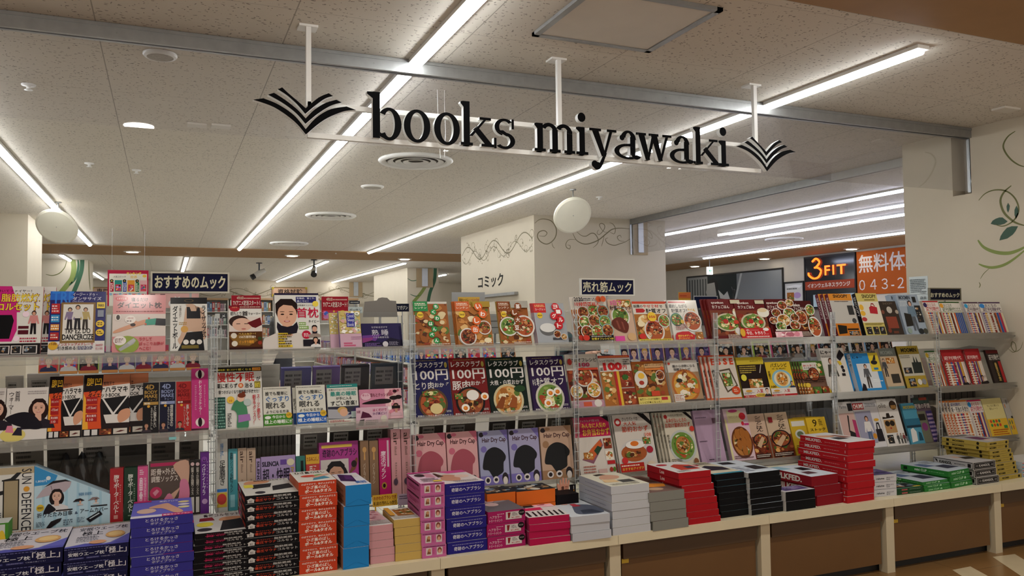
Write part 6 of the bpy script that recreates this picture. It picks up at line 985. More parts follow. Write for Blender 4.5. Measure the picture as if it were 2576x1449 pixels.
rear(3, 1840, 2075, 1000, '78726a', 'one of the grey magazines packed upright behind the seniors cookbooks', name='grey_magazine', cat='magazine', n=16, ops=[('r', .88, 0, 1, 1, '5a544e')], grp='grey magazines behind the seniors cookbooks')
rear(3, 2110, 2330, 988, '6c665e', 'one of the grey magazines packed upright behind the bag mooks', name='grey_magazine', cat='magazine', n=14, ops=[('r', .88, 0, 1, 1, '4a4640')], grp='grey magazines behind the bag mooks')
rear(3, 2350, 2480, 975, '6a6058', 'one of the dark magazines packed upright behind the weekly magazines', name='grey_magazine', cat='magazine', n=9, ops=[('r', .88, 0, 1, 1, '3a3630')], grp='dark magazines behind the weeklies')
# dark plastic wrapped pouches hanging on the far side behind the parasol box
POUCH = mat('black_wrapped_cloth', '17171a', .25, vary=.3, scale=30, bump=.6, coat=.4)
for px, yt, l in ((165, 1143, 'left'), (205, 1140, 'middle'), (248, 1138, 'right')):
    c = at(px, 1200, 1, 4.171); top = at(px, yt, 1, 4.171).z; h = top - .6316
    m = MB(); m.lathe([(.001, h), (.012, h - .01), (.022, h - .05), (.034, h - .1), (.036, h * .4), (.03, 0), (.001, 0)], 14); rn = random.Random(px); m.v = [(a * rn.uniform(.8, 1.35), b * rn.uniform(.7, 1.1), max(0, c_ + rn.uniform(-.008, .008))) for a, b, c_ in m.v]; o = m.build('wrapped_pouch', POUCH, smooth=True); o.location = (c.x, 4.186, .6316); tag(o, 'black cloth pouch in clear wrap behind the parasol box, %s of three' % l, 'pouch', 'black wrapped pouches')
# signs standing over the racks
NAVY = mat('navy_sign_board', '1c1e3c', .4)
def stand_sign(name, label, x0, x1, yt, yb, Y, t, inner, frame='b4ae9c', foot=True, txtc='d4ceb0', box=(.05, .2, .95, .82), foot_to=1.359):
    a, b = at(x0, yt, 1, Y), at(x1, yt, 1, Y); z1 = a.z; z0 = at(x0, yb, 1, Y).z; w, h = b.x - a.x, z1 - z0
    o = empty(name, (a.x, Y, z0))
    m = MB()
    for q in ((0, w, 0, .008), (0, w, h - .008, h), (0, .008, .008, h - .008), (w - .008, w, .008, h - .008)): m.box(q[0], q[1], -.006, .012, q[2], q[3])
    part(m, 'frame', mat('frame_' + frame, frame, .4), o)
    m = MB(); m.box(.008, w - .008, 0, .008, .008, h - .008, inner); front_print(m, w, h, [('t', t, box[0], box[1], box[2], box[3], txtc, .03)]); part(m, 'board', CARD, o)
    if foot:
        m = MB(); m.box(w / 2 - .005, w / 2 + .005, .002, .01, foot_to - z0, -.0005); m.box(w / 2 - .04, w / 2 + .04, -.03, .04, foot_to - z0, foot_to - z0 + .003); part(m, 'stem', ALU, o)
    return tag(o, label, 'sign')
stand_sign('rack_sign', 'navy recommended mooks sign standing above the ball and pillow boxes', 379, 577, 683, 737, 4.19, 'おすすめのムック', '15173a', foot_to=1.359)
stand_sign('rack_sign', 'navy bestseller mooks sign in front of the comic pillar', 1459, 1595, 700, 744, 4.19, '売れ筋ムック', '15173a', frame='c8c4b8', foot_to=1.359)
# ------------------------------------------------------------------ stacks of boxed books on the counter
def stack(name, desc, n, TL, TR, back, col, BL=None, BR=None, Yf=3.524, front=(), top=(), left=(), lc=None, tc=None, gap=.0012, cat='box', seed=0, jit=1.0, mt=CARD, rt=None, zb=CT, skip=0):
    rnd = random.Random(seed + n)
    if BL:
        A = at(BL[0], BL[1], 2, zb); Bq = at(BR[0], BR[1], 2, zb); w = math.hypot(Bq.x - A.x, Bq.y - A.y); yaw = math.atan2(Bq.y - A.y, Bq.x - A.x)
        yaw = max(-.12, min(.12, yaw)); T = at(TL[0], TL[1], 1, A.y); ztop = T.z; dx = T.x - A.x
    else:
        T = at(TL[0], TL[1], 1, Yf); T2 = at(TR[0], TR[1], 1, Yf); A = Vector((T.x, Yf, zb)); w = T2.x - T.x; yaw = 0; ztop = T.z; dx = 0
    if isinstance(back, tuple): q = at(back[0], back[1], 2, ztop); d = math.hypot(q.y - T.y, q.x - T.x)
    else: d = back
    d = min(d, 3.884 - A.y - abs(math.sin(yaw)) * w) if A.y < 3.76 else d
    h = (ztop - zb) / n - gap
    m = MB(); m.box(0, w, 0, d, 0, h, col, left=lc or col, top=tc or col, right=rt or lc or col)
    Pr(m, (0, 0, 0), (1, 0, 0), (0, 0, 1), (0, -1, 0), w, h).run(front)
    Pr(m, (0, 0, h), (1, 0, 0), (0, 1, 0), (0, 0, 1), w, d).run(top)
    Pr(m, (0, d, 0), (0, -1, 0), (0, 0, 1), (-1, 0, 0), d, h).run(left)
    o = m.build(name, mt); last = n - 1
    for k in range(n):
        b = o if k == 0 else dup(o); t = k / max(n - 1, 1)
        b.location = (A.x + dx * t + rnd.uniform(-.0035, .0035) * jit * (k > 0), A.y + rnd.uniform(0, .004) * jit * (k > 0), zb + .0004 + k * (h + gap))
        b.rotation_euler = (0, 0, yaw + rnd.uniform(-.012, .012) * jit * (k > 0))
        j = n - 1 - k
        b['label'] = desc + ', ' + ('topmost of its stack' if j == 0 else 'bottom of its stack' if k == 0 else ORD[j - 1] + ' from the top')
        b['category'] = cat; b['group'] = (desc + ' stack')[:70]
    return o
ANM = [('r', 0, 0, 1, 1, '1c1c44'), ('g', .0, .85, 1, .95, '6a6a9a', 1), ('t', '安眠ウエーブ枕', .06, .36, .62, .64, 'd8d8e0', .03), ('t', '「極上」', .64, .34, .97, .84, 'd0ccd4', .02), ('t', '女性オリジナル技術', .06, .68, .34, .78, '8a8ab0', .01), ('r', .06, .14, .3, .26, '4a4a80'), ('r', .34, .14, .54, .26, '4a4a80'), ('t', 'エアークッション', .08, .16, .28, .24, 'b8b8d0'), ('t', 'ウレタンフォーム', .36, .16, .52, .24, 'b8b8d0'), ('t', 'で究極の寝ごこち！', .56, .15, .8, .24, 'a8a8c8')]
ANT = [('r', 0, 0, 1, 1, 'd0ccd4'), ('p', '5a5ab0', 0, 0, 1, 0, 1, .16, .6, .06, .3, .14, 0, .05), ('p', '6a6ac0', .7, .1, 1, .1, 1, .45, .8, .2), ('t', '安眠ウエーブ枕', .14, .72, .95, .9, '26243a', .03), ('t', '極上', .2, .5, .55, .7, '1c1a2a', .04), ('g', .14, .2, .5, .46, '8a8a98', 5), ('e', .76, .44, .16, .16, 'd8a86a'), ('e', .76, .46, .12, .1, 'e8c88a'), ('e', .5, .14, .14, .08, 'd8a07a'), ('g', .0, .93, .95, .98, 'c8823a', 1)]
stack('pillow_box', 'navy pillow box at the left frame edge', 4, (-62, 1399), (157, 1372), (20, 1340), '1c1c44', front=ANM, top=ANT, Yf=3.524, seed=1)
stack('pillow_box', 'navy pillow box beside the violet body brush boxes', 4, (160, 1381), (322, 1364), (180, 1327), '1c1c44', front=ANM, top=ANT, Yf=3.524, seed=2)
BRF = [('t', 'とろけるかっさ', .24, .5, .76, .84, 'd4d0e0', .01), ('t', 'ボディブラシ', .32, .16, .7, .44, 'c8c4d8', .01), ('t', 'BOOK', .45, .04, .55, .12, '8a84b8'), ('p', '8a84b8', .24, .46, .5, .42, .76, .47, .5, .44)]
stack('body_brush_box', 'violet melting body brush box by the left upright', 8, (330, 1306), (487, 1294), (352, 1262), '3c3890', front=BRF, tc='6a68c0', top=[('r', 0, 0, .5, .12, 'd0ccd8'), ('r', .5, 0, 1, .14, 'b8286a'), ('t', '簡単カッサブラシ', .52, .03, .96, .11, 'e8d8e0', .02), ('P', 'd0a088', .3, .6, .56, .75, .66, .6, .85, .2, .7, .16, .5, .45, .3, .5), ('e', .24, .36, .16, .14, 'd0b0a0'), ('e', .86, .76, .1, .06, 'd8c88a'), ('e', .86, .6, .1, .06, 'd0c8d8'), ('e', .86, .44, .1, .06, 'd8cf9a'), ('t', '美肌グロウ', .44, .82, .76, .92, 'd8d4ea', .02), ('r', 0, .9, .3, 1, 'b8286a')], Yf=3.524, seed=3)
CSF = lambda a, b: [('t', '巻いてファイヤー！', .2, .6, .5, .76, b, .02), ('t', '脂肪燃焼', .52, .58, .86, .86, 'c8c4c0', .01), ('t', a, .18, .2, .56, .54, b, .04), ('t', 'コルセット', .58, .2, .96, .5, 'c8c4c0', .01)]
stack('corset_box', 'black pelvis corset box with pink lettering', 9, (489, 1344), (627, 1330), (492, 1296), '141216', front=CSF('骨盤', 'b82a5a'), tc='c8c4c0', top=[('t', '骨盤コルセット', .2, .8, .9, .96, '2a1a20', .03), ('p', '26242a', .45, .05, .95, .1, .9, .6, .55, .55), ('P', 'c8906a', .5, .55, .9, .6, .88, .72, .55, .72), ('e', .2, .42, .16, .12, 'd8c83a'), ('e', .18, .16, .14, .08, '3a343a'), ('p', '8a2430', .1, .6, .4, .6, .36, .78, .12, .76)], Yf=3.524, seed=4)
HS = [('p', 'c8c4c0', .04, .1, .04, .42, .02, .42, .1, .7, .18, .42, .16, .42, .16, .1), ('t', '着圧', .07, .16, .13, .42, '2a2426')]
stack('sauna_corset_box', 'black sauna corset box with orange lettering and a white house mark', 10, (618, 1248), (752, 1235), (588, 1213), '141216', front=HS + CSF('着圧サウナ', 'c8482a'), tc='c8c4bc', left=[('f', .1, .2, .5, .9, 'comic', 4, 8), ('r', .6, .1, .95, .6, 'a83a2a')], top=[('p', '2a2826', .2, .4, .55, .45, .62, .7, .26, .68), ('p', '2a2826', .55, .2, .98, .3, .95, .6, .6, .5), ('P', 'c8906a', .1, .74, .5, .74, .6, .9, .2, .95), ('r', .06, .5, .24, .7, 'd8c83a'), ('e', .3, .14, .1, .08, '3a343a'), ('t', '脂肪燃焼コルセット', .3, .88, .95, .98, '3a1a14', .03)], Yf=3.524, seed=5)
KNF = [('t', 'のばすだけで、体がよみがえる', .07, .72, .95, .88, 'f0e0d4', .02), ('t', 'ひざ裏のばし', .2, .4, .82, .68, 'f4e8dc', .03), ('t', 'ボール&タオル', .16, .1, .88, .38, 'f4e8dc', .03)]
stack('knee_stretch_box', 'orange red knee stretch box with white lettering', 7, (753, 1214), (848, 1201), (738, 1188), 'c8421e', front=KNF, lc='c86a4a', tc='d4cec4', top=[('t', 'ひざ裏のばし', .1, .72, .92, .94, '3a2a22', .03), ('e', .4, .5, .22, .1, 'c8422a'), ('p', '4a8aa0', .4, .1, .9, .2, .8, .4, .5, .35), ('e', .7, .5, .16, .1, '7aa05a'), ('P', 'd0a088', .5, .3, .95, .5, .9, .6, .5, .4)], Yf=3.524, seed=6)
stack('blue_gift_box', 'plain bright blue box with creased flaps', 4, (868, 1222), (937, 1212), (856, 1192), '1e86c8', front=[('p', '1a76b4', .02, .04, .5, .3, .5, .31, .02, .06), ('p', '1a76b4', .98, .03, .55, .28, .55, .3, .98, .05)], lc='a87a6a', tc='d0ccd0', top=[('p', '3a1a4a', .05, .4, .6, .25, .7, .8, .2, .95), ('p', '5a2a6a', .3, .5, .6, .45, .62, .8, .4, .84), ('t', '美脚', .5, .1, .92, .3, '3a6ab0', .03), ('e', .8, .76, .1, .08, 'd8d0c8')], left=[('r', .05, .05, .95, .95, 'b0846a'), ('g', .1, .1, .9, .9, '7a5a4a', 6)], BL=(863, 1434), BR=(928, 1425), seed=7)
stack('hair_rubber_box', 'dusty pink little box without lettering', 5, (928, 1324), (990, 1312), (925, 1285), 'd09aa0', BL=(932, 1420), BR=(993, 1412), tc='d8d4d0', top=[('f', .05, .3, .95, .95, 'pink', 4, 18), ('g', .05, .05, .95, .28, '8a6a6a', 4)], seed=8, jit=.6)
stack('hair_rubber_box', 'mustard cream little box without lettering', 5, (992, 1308), (1058, 1297), (982, 1280), 'c8a85a', BL=(995, 1413), BR=(1061, 1405), tc='d8d4cc', top=[('f', .3, .3, .95, .9, 'stew', 4, 14), ('g', .05, .05, .95, .26, '8a7a5a', 4), ('r', 0, .3, .2, 1, 'd8a03a')], seed=9, jit=.6)
PKF = [('r', .16, .2, .4, .82, 'd8ccc8'), ('r', .6, .2, .84, .82, 'd8ccc8'), ('p', '8a5a3a', .2, .3, .36, .3, .34, .7, .24, .7), ('e', .3, .62, .06, .14, 'c8906a'), ('e', .72, .56, .09, .24, '8a4a3a'), ('e', .72, .48, .06, .16, 'd8a088'), ('g', .05, .86, .95, .97, '4a1c3a', 1), ('r', .45, .3, .5, .8, 'c85a8a'), ('r', .89, .3, .94, .8, 'c85a8a')]
stack('scalp_brush_box', 'bright pink scalp brush box with two small pictures', 6, (1056, 1217), (1118, 1210), (1018, 1192), 'c86aa0', BL=(1062, 1406), BR=(1123, 1399), front=PKF, left=[('g', .05, .6, .9, .9, '4a1c3a', 1), ('g', .2, .15, .9, .5, 'a84a80', 2)], tc='d8b8c8', top=[('e', .4, .72, .24, .14, '3a2a2e'), ('p', 'c88a9a', .55, .5, .95, .45, .9, .8, .6, .85), ('g', .2, .1, .9, .4, '4a3a3a', 3), ('r', .6, .05, .95, .16, 'd8b83a'), ('r', 0, .9, 1, 1, 'c84a8a')], seed=10)
HBF = [('t', '奇跡のヘアブラシ', .16, .24, .9, .6, 'd4d0dc', .02), ('g', .12, .68, .9, .82, '8a84b8', 1)]
stack('hairbrush_box', 'royal purple hairbrush box with white lettering', 6, (1118, 1218), (1214, 1209), (1100, 1188), '2c2680', BL=(1126, 1396), BR=(1226, 1383), front=HBF, tc='d0c4c0', top=[('P', 'c08a70', .1, .3, .5, .2, .6, .6, .3, .7), ('p', '4a3024', 0, .5, .3, .6, .2, .9, 0, .9), ('p', 'c84a8a', .5, .8, 1, .8, 1, 1, .3, 1), ('e', .7, .5, .18, .12, 'd8b8a8'), ('g', .3, .05, .95, .2, '8a7a80', 2)], seed=11)
HCF = [('t', 'ヘアカラー', .04, .42, .36, .66, 'e0b8c8', .02), ('t', 'トリートメント', .03, .14, .38, .36, 'e0b8c8', .02), ('g', .24, .7, .44, .8, 'e0b8c8', 1), ('r', .47, .24, .9, .86, 'd0c8c4'), ('p', '8a1c24', .53, .34, .57, .34, .6, .8, .52, .8), ('t', '¥1,490', .62, .3, .84, .42, 'a82a3a', .02), ('g', .64, .5, .78, .8, '7a7070', 3), ('e', .9, .72, .085, .24, '1c1418'), ('t', '45%OFF', .84, .66, .96, .78, 'b8a8a8')]
stack('hair_colour_box', 'magenta hair colour box with a price panel', 3, (1227, 1289), (1319, 1276), (1222, 1252), 'a81e62', BL=(1228, 1384), BR=(1322, 1372), front=HCF, tc='6a6468', top=[('e', .45, .72, .2, .14, 'c0a0a0'), ('e', .38, .44, .18, .12, 'c8a8a4'), ('p', '8a8488', .5, .5, .9, .6, .8, .8, .6, .7)], seed=12)
stack('brush_book_box', 'crimson book box with a zebra striped cover', 4, (1331, 1303), (1432, 1290), (1293, 1260), 'b8104e', BL=(1333, 1374), BR=(1435, 1363), lc='b03a6a', tc='d4ccc8', top=[('p', '26222a', *[c for i in range(1) for c in (.05, .05, .1, .3, .16, .3, .12, .05)])] + [('p', '26222a', u, .04, u + .05, .28, u + .1, .3, u + .06, .04) for u in (.2, .33, .46, .6, .73, .86)] + [('r', .05, .36, .6, .5, 'c8245a'), ('f', .5, .5, .98, .98, 'pink', 4, 14), ('f', .05, .54, .48, .98, 'bag', 5, 12)], seed=13)
stack('white_book_box', 'short white book box with a seated figure on its cover', 3, (1436, 1301), (1537, 1289), (1390, 1258), 'c0c2c8', BL=(1441, 1364), BR=(1538, 1352), tc='c8ccd0', top=[('P', '5a6070', .3, .1, .95, .1, .98, .5, .6, .6, .4, .4), ('p', '3a4050', .4, .1, .9, .1, .8, .3, .5, .3), ('e', .4, .72, .12, .08, 'c8988a'), ('e', .4, .78, .12, .07, '3a2a24'), ('p', 'b83a4a', .5, .5, .7, .5, .66, .66, .52, .66), ('g', .06, .86, .7, .96, '6a6a74', 2)], seed=14)
stack('white_book_box', 'tall stacked white book box with a cream pictured cover', 6, (1538, 1224), (1627, 1214), (1453, 1196), 'c4c6ca', BL=(1542, 1350), BR=(1637, 1337), lc='b8bcc4', tc='d0ccb8', left=[('g', .2, .4, .9, .6, '9aa0b0', 1)], top=[('P', 'c89a80', .2, .55, .6, .5, .8, .7, .5, .85), ('p', '3a342e', .3, .8, .6, .85, .5, .95, .3, .92), ('r', .5, .2, .85, .4, '4a4a48'), ('p', 'd8b88a', .1, .3, .45, .25, .5, .45, .2, .5), ('g', .1, .05, .9, .16, '8a8478', 2)], seed=15)
stack('orange_book_box', 'plain orange box behind the magenta ones, left column', 3, (1226, 1243), (1297, 1238), .16, 'd86a14', Yf=3.729, tc='4a423c', top=[('f', 0, 0, 1, 1, 'bag', 3, 20)], seed=16)
stack('orange_book_box', 'plain orange box behind the magenta ones, right column', 3, (1299, 1238), (1396, 1228), .155, 'd86a14', Yf=3.729, tc='3a342f', top=[('f', 0, 0, 1, 1, 'bag', 5, 20)], seed=17)
stack('black_supporter_box', 'black box carrying the small pink hand sign', 3, (1399, 1246), (1455, 1238), .15, '171417', Yf=3.729, seed=18)
# pink hand shaped sign on a card behind
q = at(1402, 1243, 1, 3.838); s_ = (at(1435, 1243, 1, 3.838).x - q.x) / 1.0; hz = at(1402, 1200, 1, 3.838).z - q.z
hand = [(.16, 0), (.02, .45), (0, .62), (.06, .68), (.14, .6), (.2, .52), (.2, .8), (.24, .9), (.31, .88), (.33, .6), (.38, .62), (.4, .94), (.46, 1.0), (.53, .96), (.54, .62), (.6, .62), (.64, .9), (.7, .95), (.76, .9), (.74, .6), (.8, .62), (.86, .8), (.93, .82), (.96, .74), (.9, .4), (.84, 0)]
m = MB(); m.prism([(u * s_, 0, v * hz) for u, v in hand], (0, .004, 0), 'd89a80'); front_print(m, s_, hz, [('v', '痺れ', .3, .06, .52, .5, '3a1c18', .03), ('v', '一生', .58, .08, .8, .46, '8a3a2a', .03)])
m.box(s_ * 1.02, s_ * 1.45, .006, .01, -.02, hz * .52, '1a171a'); Pr(m, (s_ * 1.02, .006, 0), (1, 0, 0), (0, 0, 1), (0, -1, 0), s_ * .43, hz * .5).run([('r', .1, .1, .5, .9, '2a2428'), ('r', .6, .5, .7, .9, 'd0ccc4'), ('r', .6, .1, .75, .45, 'c8862a')])
o = m.build('hand_sign', CARD); o.location = (q.x, 3.838, at(1400, 1246, 1, 3.838).z); tag(o, 'small pink hand shaped advert sign standing on the black boxes', 'sign')
stack('grey_book_box', 'plain grey book box with an orange pictured cover', 4, (1632, 1240), (1717, 1228), (1590, 1200), '8a8a82', BL=(1643, 1337), BR=(1732, 1325), tc='7a6058', top=[('p', 'd88a2a', .1, .3, .8, .25, .95, .4, .5, .5, .1, .45), ('p', '4a3028', .3, .6, .9, .5, .9, .9, .3, .9), ('e', .4, .16, .2, .08, 'b89a80')], seed=19)
LEE = [('t', 'Lee', .42, .2, .56, .8, 'd8b8b4', .03)]
stack('red_book_box', 'bright red bag mook box in the leaning red stack', 8, (1707, 1190), (1796, 1184), (1626, 1168), 'b01420', BL=(1733, 1323), BR=(1813, 1312), left=LEE, lc='a81826', tc='d0ccc8', top=[('p', 'b83a2a', .3, .2, .9, .2, .95, .6, .6, .75, .35, .6), ('p', '3a3a4a', .6, .3, .9, .3, .86, .5, .64, .5), ('e', .25, .78, .16, .08, 'b02a3a'), ('g', .1, .06, .5, .16, '5a5a60', 2)], seed=20)
stack('black_book_box', 'black book box in the left of two tall black stacks', 7, (1800, 1194), (1880, 1181), (1730, 1160), '121215', BL=(1815, 1304), BR=(1888, 1294), tc='c8c0a8', top=[('p', '2a2430', .3, .3, .9, .25, .95, .5, .6, .7, .35, .6), ('r', 0, 0, 1, .08, '2a8aa0'), ('e', .3, .8, .2, .08, 'a83a4a'), ('g', .5, .76, .95, .95, '5a5048', 3)], seed=21)
stack('black_book_box', 'black book box in the right of two tall black stacks', 8, (1884, 1190), (1967, 1180), (1810, 1158), '121215', BL=(1891, 1297), BR=(1970, 1286), tc='c4ccd4', lc='b8b8b4', top=[('p', '2a2a30', .5, .2, .95, .2, .9, .5, .55, .5), ('p', '26262a', .2, .74, .6, .7, .6, .9, .24, .92), ('g', .1, .1, .4, .5, '7a8090', 4)], seed=22)
MF = [('t', 'MILKFED.', .12, .2, .78, .8, 'd8d0c8', .04)]
stack('red_bag_box', 'large dark red box with bold white lettering on its side', 3, (2041, 1199), (2113, 1189), (1962, 1174), '8a1422', BL=(2056, 1274), BR=(2122, 1264), left=MF, tc='c8d0d8', top=[('p', '1c1a20', .5, .5, .9, .5, .85, .75, .55, .75), ('p', '5a3a40', .2, .2, .6, .2, .55, .4, .25, .4), ('p', '8ab0c0', 0, .7, .4, .7, .3, 1, 0, 1)], seed=23, jit=.5)
stack('black_book_box', 'short black book box in front of the dark red boxes', 2, (1976, 1238), (2050, 1229), .12, '131316', BL=(1978, 1287), BR=(2052, 1277), lc='c4c0bc', tc='c8c4c8', top=[('f', .1, .2, .9, .95, 'plum', 4, 14)], seed=24, jit=.5)
MF2 = [('t', 'MILKFED.', .12, .28, .46, .76, 'd8d0cc', .03), ('g', .52, .4, .86, .56, 'c88a8a', 1), ('r', .02, .5, .1, .54, 'c88a8a'), ('r', .94, .3, .955, .7, 'c8a0a0')]
stack('red_bag_box', 'bright red box with small white lettering in the tall red tower', 9, (2134, 1113), (2198, 1096), (2027, 1084), 'b41622', BL=(2132, 1267), BR=(2199, 1257), left=MF2, tc='cccac8', top=[('P', 'c8906a', .1, .6, .5, .56, .6, .7, .2, .78), ('p', '2a2628', .2, .3, .6, .3, .55, .5, .25, .5), ('p', '8a5a4a', .6, .4, .9, .4, .8, .7, .6, .7)], seed=25, jit=1.6)
REL = [('t', 'relume', .12, .34, .46, .62, '3a3a3c', .02), ('t', 'BEAUTY', .56, .46, .88, .64, '6a6a70'), ('t', 'BAR', .56, .2, .72, .38, '6a6a70')]
stack('white_beauty_box', 'white beauty box with grey lettering beside the red tower', 3, (2199, 1196), (2257, 1187), .17, 'c8c6c8', BL=(2199, 1251), BR=(2256, 1246), front=REL, tc='5a6070', top=[('f', .05, .1, .95, .9, 'plum', 5, 12)], seed=26)
CLF = [('t', 'mini CLIP', .14, .3, .56, .76, 'a8d0a8', .03), ('p', 'a8d0a8', .6, .3, .6, .6, .64, .75, .68, .6, .68, .3), ('g', .72, .36, .96, .7, '6aa86a', 2)]
CLL = [('t', 'mini CLIP', .3, .3, .56, .76, 'c8dcc8', .03), ('r', .06, .2, .14, .8, '16301c'), ('g', .6, .4, .96, .6, '7ab87a', 1)]
CLT = [('p', '3a3a4a', .4, .2, .9, .2, .85, .5, .45, .5), ('p', '5a6a8a', .1, .5, .5, .5, .4, .8, .15, .8), ('g', .5, .7, .95, .9, '7a8088', 3)]
stack('green_clip_box', 'flat green box in the front green stack', 3, (2322, 1213), (2385, 1196), (2262, 1187), '2c7a34', BL=(2327, 1238), BR=(2391, 1229), front=CLF, left=CLL, tc='b0b8c0', top=CLT, seed=27)
stack('dark_green_box', 'dark green box left of the front green stack', 2, (2256, 1230), (2322, 1216), .13, '22482a', BL=(2257, 1246), BR=(2322, 1238), front=[('r', .18, .25, .4, .7, 'b05a5a'), ('g', .48, .4, .9, .6, 'a8b8a8', 1)], tc='5a8a70', top=[('f', .1, .1, .9, .9, 'bag', 3, 10), ('r', .7, .05, .98, .2, 'c8a82a')], seed=28)
stack('green_clip_box', 'flat green box in the rear green stack beside the monochrome boxes', 3, (2387, 1186), (2441, 1178), (2277, 1166), '2c7a34', BL=(2394, 1229), BR=(2452, 1218), front=CLF, left=CLL, tc='b0b8c0', top=CLT, seed=29)
KGF = [('r', 0, 0, 1, 1, 'b8b4b0'), ('r', .02, .06, .98, .94, '1a1818'), ('r', .06, .16, .94, .84, 'a8a4a0'), ('r', .075, .2, .925, .8, '1a1818'), ('t', 'KANGOL', .26, .34, .76, .68, 'c0bcb8', .04), ('r', .12, .36, .22, .64, '6a6664'), ('r', .8, .36, .9, .64, '6a6664')]
KGL = [('r', .01, .06, .99, .94, '1a1818'), ('r', .02, .14, .98, .86, 'a8a6a4'), ('p', '1a1818', .03, .8, .1, .75, .12, .3, .08, .5), ('t', 'KANGOL', .16, .28, .48, .7, '1a1818', .05), ('g', .54, .4, .84, .6, '4a4848', 1), ('r', .87, .25, .95, .75, '1a1818')]
stack('monochrome_box', 'grey and black framed box with capital lettering', 3, (2447, 1164), (2505, 1158), (2346, 1148), 'a8a6a4', BL=(2457, 1221), BR=(2513, 1213), front=KGF, left=KGL, tc='b0acaa', top=[('p', '3a3630', .4, .4, .8, .35, .9, .6, .5, .65), ('p', 'c8a08a', .3, .6, .5, .55, .5, .75, .34, .78)], seed=30)
MOF = [('t', 'MOOMIN', .12, .3, .42, .74, '3a341c', .04), ('e', .88, .5, .05, .3, '2a2614'), ('g', .5, .44, .76, .58, '7a6a2a', 1)]
MOL = [('r', .1, .2, .16, .8, '2a2614'), ('t', 'MOOMIN', .24, .3, .5, .74, '3a341c', .04), ('e', .8, .5, .03, .36, '2a2614'), ('r', .96, .2, .99, .8, 'a8902a')]
stack('gold_mook_box', 'mustard gold box with dark lettering at the right end', 9, (2482, 1113), (2532, 1100), (2372, 1090), 'b09a44', BL=(2515, 1210), BR=(2570, 1201), front=MOF, left=MOL, tc='a8a4a0', top=[('p', '6a3a5a', .3, .3, .7, .25, .8, .6, .4, .7), ('e', .5, .2, .16, .08, 'd0b8a8'), ('g', .1, .8, .9, .95, '4a4240', 2)], seed=31, jit=2.4)
stack('teal_stripe_box', 'white and teal striped box cut by the right frame edge', 4, (2572, 1163), (2660, 1150), .2, 'b8c0c4', BL=(2574, 1201), BR=(2650, 1190), front=[('r', 0, .2, 1, .4, '2a8aa0'), ('r', 0, .6, 1, .8, 'c8503a')], tc='c8c4bc', seed=32)
stack('green_edged_box', 'green and white box behind the navy pillow boxes', 2, (-60, 1322), (22, 1316), .1, '4a8a2e', Yf=3.752, front=[('r', .0, .06, .9, .96, 'c4c8c0'), ('e', .8, .5, .12, .3, 'd8b82a')], tc='c8ccc8', seed=40)
# yellow shelf talker between the small boxes and the hairbrush boxes
def talker(name, label, px0, px1, y0, y1, Y, col, ops):
    a, b = at(px0, y1, 1, Y), at(px1, y1, 1, Y); h = at(px0, y0, 1, Y).z - a.z
    m = MB(); m.box(0, b.x - a.x, 0, .003, 0, h, col); front_print(m, b.x - a.x, h, ops); m.box(.01, .016, .003, .006, .63 - a.z - .06, h * .5, col)
    o = m.build(name, CARD); o.location = a; o.rotation_euler = (-.12, 0, 0); return tag(o, label, 'card')
talker('shelf_talker', 'yellow handwritten advert card behind the dusty pink little boxes', 938, 1000, 1247, 1276, 3.81, 'd0a82a', [('t', 'わかわのブラシです', .04, .55, .96, .9, '8a2a1a', .02), ('t', '頭皮の汚れしっかり', .04, .12, .96, .44, '2a1a14', .02)])
talker('shelf_talker', 'small pale violet card right of the yellow advert card', 1002, 1030, 1244, 1272, 3.81, 'b8a8b8', [('g', .1, .5, .9, .9, '6a5a70', 2)])
m = MB(); m.box(0, .03, 0, .003, 0, .012, '8ac8c8'); 
o = m.build('price_clip', CARD); p = at(425, 1098, 1, 3.895); o.location = (p.x, 3.893, .98); tag(o, 'small teal clip on the middle shelf edge below the exercise tube boxes', 'clip')
# ------------------------------------------------------------------ the shop behind the racks
tag(stand_sign('rack_sign', 'navy recommended mooks sign in front of the cream pillar at the right', 2337, 2416, 724, 756, 4.21, 'おすすめのムック', '17182c', frame='6a6452', foot_to=1.359, box=(.04, .24, .96, .62)), None, 'sign')
def board(name, label, cat, x0, x1, y0, y1, Y, col, ops, stem_to=None, t=.004, shape=None, hang=False, group=None):
    a, b = at(x0, y1, 1, Y), at(x1, y1, 1, Y); h = at(x0, y0, 1, Y).z - a.z; w = b.x - a.x
    o = empty(name, (a.x, Y, a.z)); m = MB()
    if shape: m.prism([(u * w, 0, v * h) for u, v in shape], (0, t, 0), col)
    else: m.box(0, w, 0, t, 0, h, col)
    front_print(m, w, h, ops); part(m, 'panel', CARD, o)
    if stem_to is not None:
        m = MB(); m.box(w / 2 - .006, w / 2 + .006, t, t + .008, stem_to - a.z, h * .6); m.box(w / 2 - .1, w / 2 + .1, t - .08, t + .1, stem_to - a.z, stem_to - a.z + .006); part(m, 'stem', ALU, o)
    if hang:
        m = MB()
        for u in (.1, .9): m.tube([(w * u, t / 2, h), (w * u, t / 2, ZC - a.z - .001)], .002, 5)
        part(m, 'hanging_wire', ALU, o)
    return tag(o, label, cat, group)
TV = [('r', 0, 0, 1, 1, 'a81c2c'), ('f', .04, .02, .96, .42, 'comic', 4, 30), ('t', '4月22日', .18, .82, .4, .95, 'f0dcc0', .03), ('g', .42, .82, .95, .92, 'e0b0a0', 1), ('t', 'TVアニメ放送スタート！', .05, .55, .96, .78, 'f0e0d0', .03), ('r', .3, .02, .42, .42, 'b83a5a')]
board('advert_board', 'red television start advert board behind the neck warmer box', 'sign', 582, 656, 743, 800, 7.6, 'a81c2c', TV, 0.0, group=None)
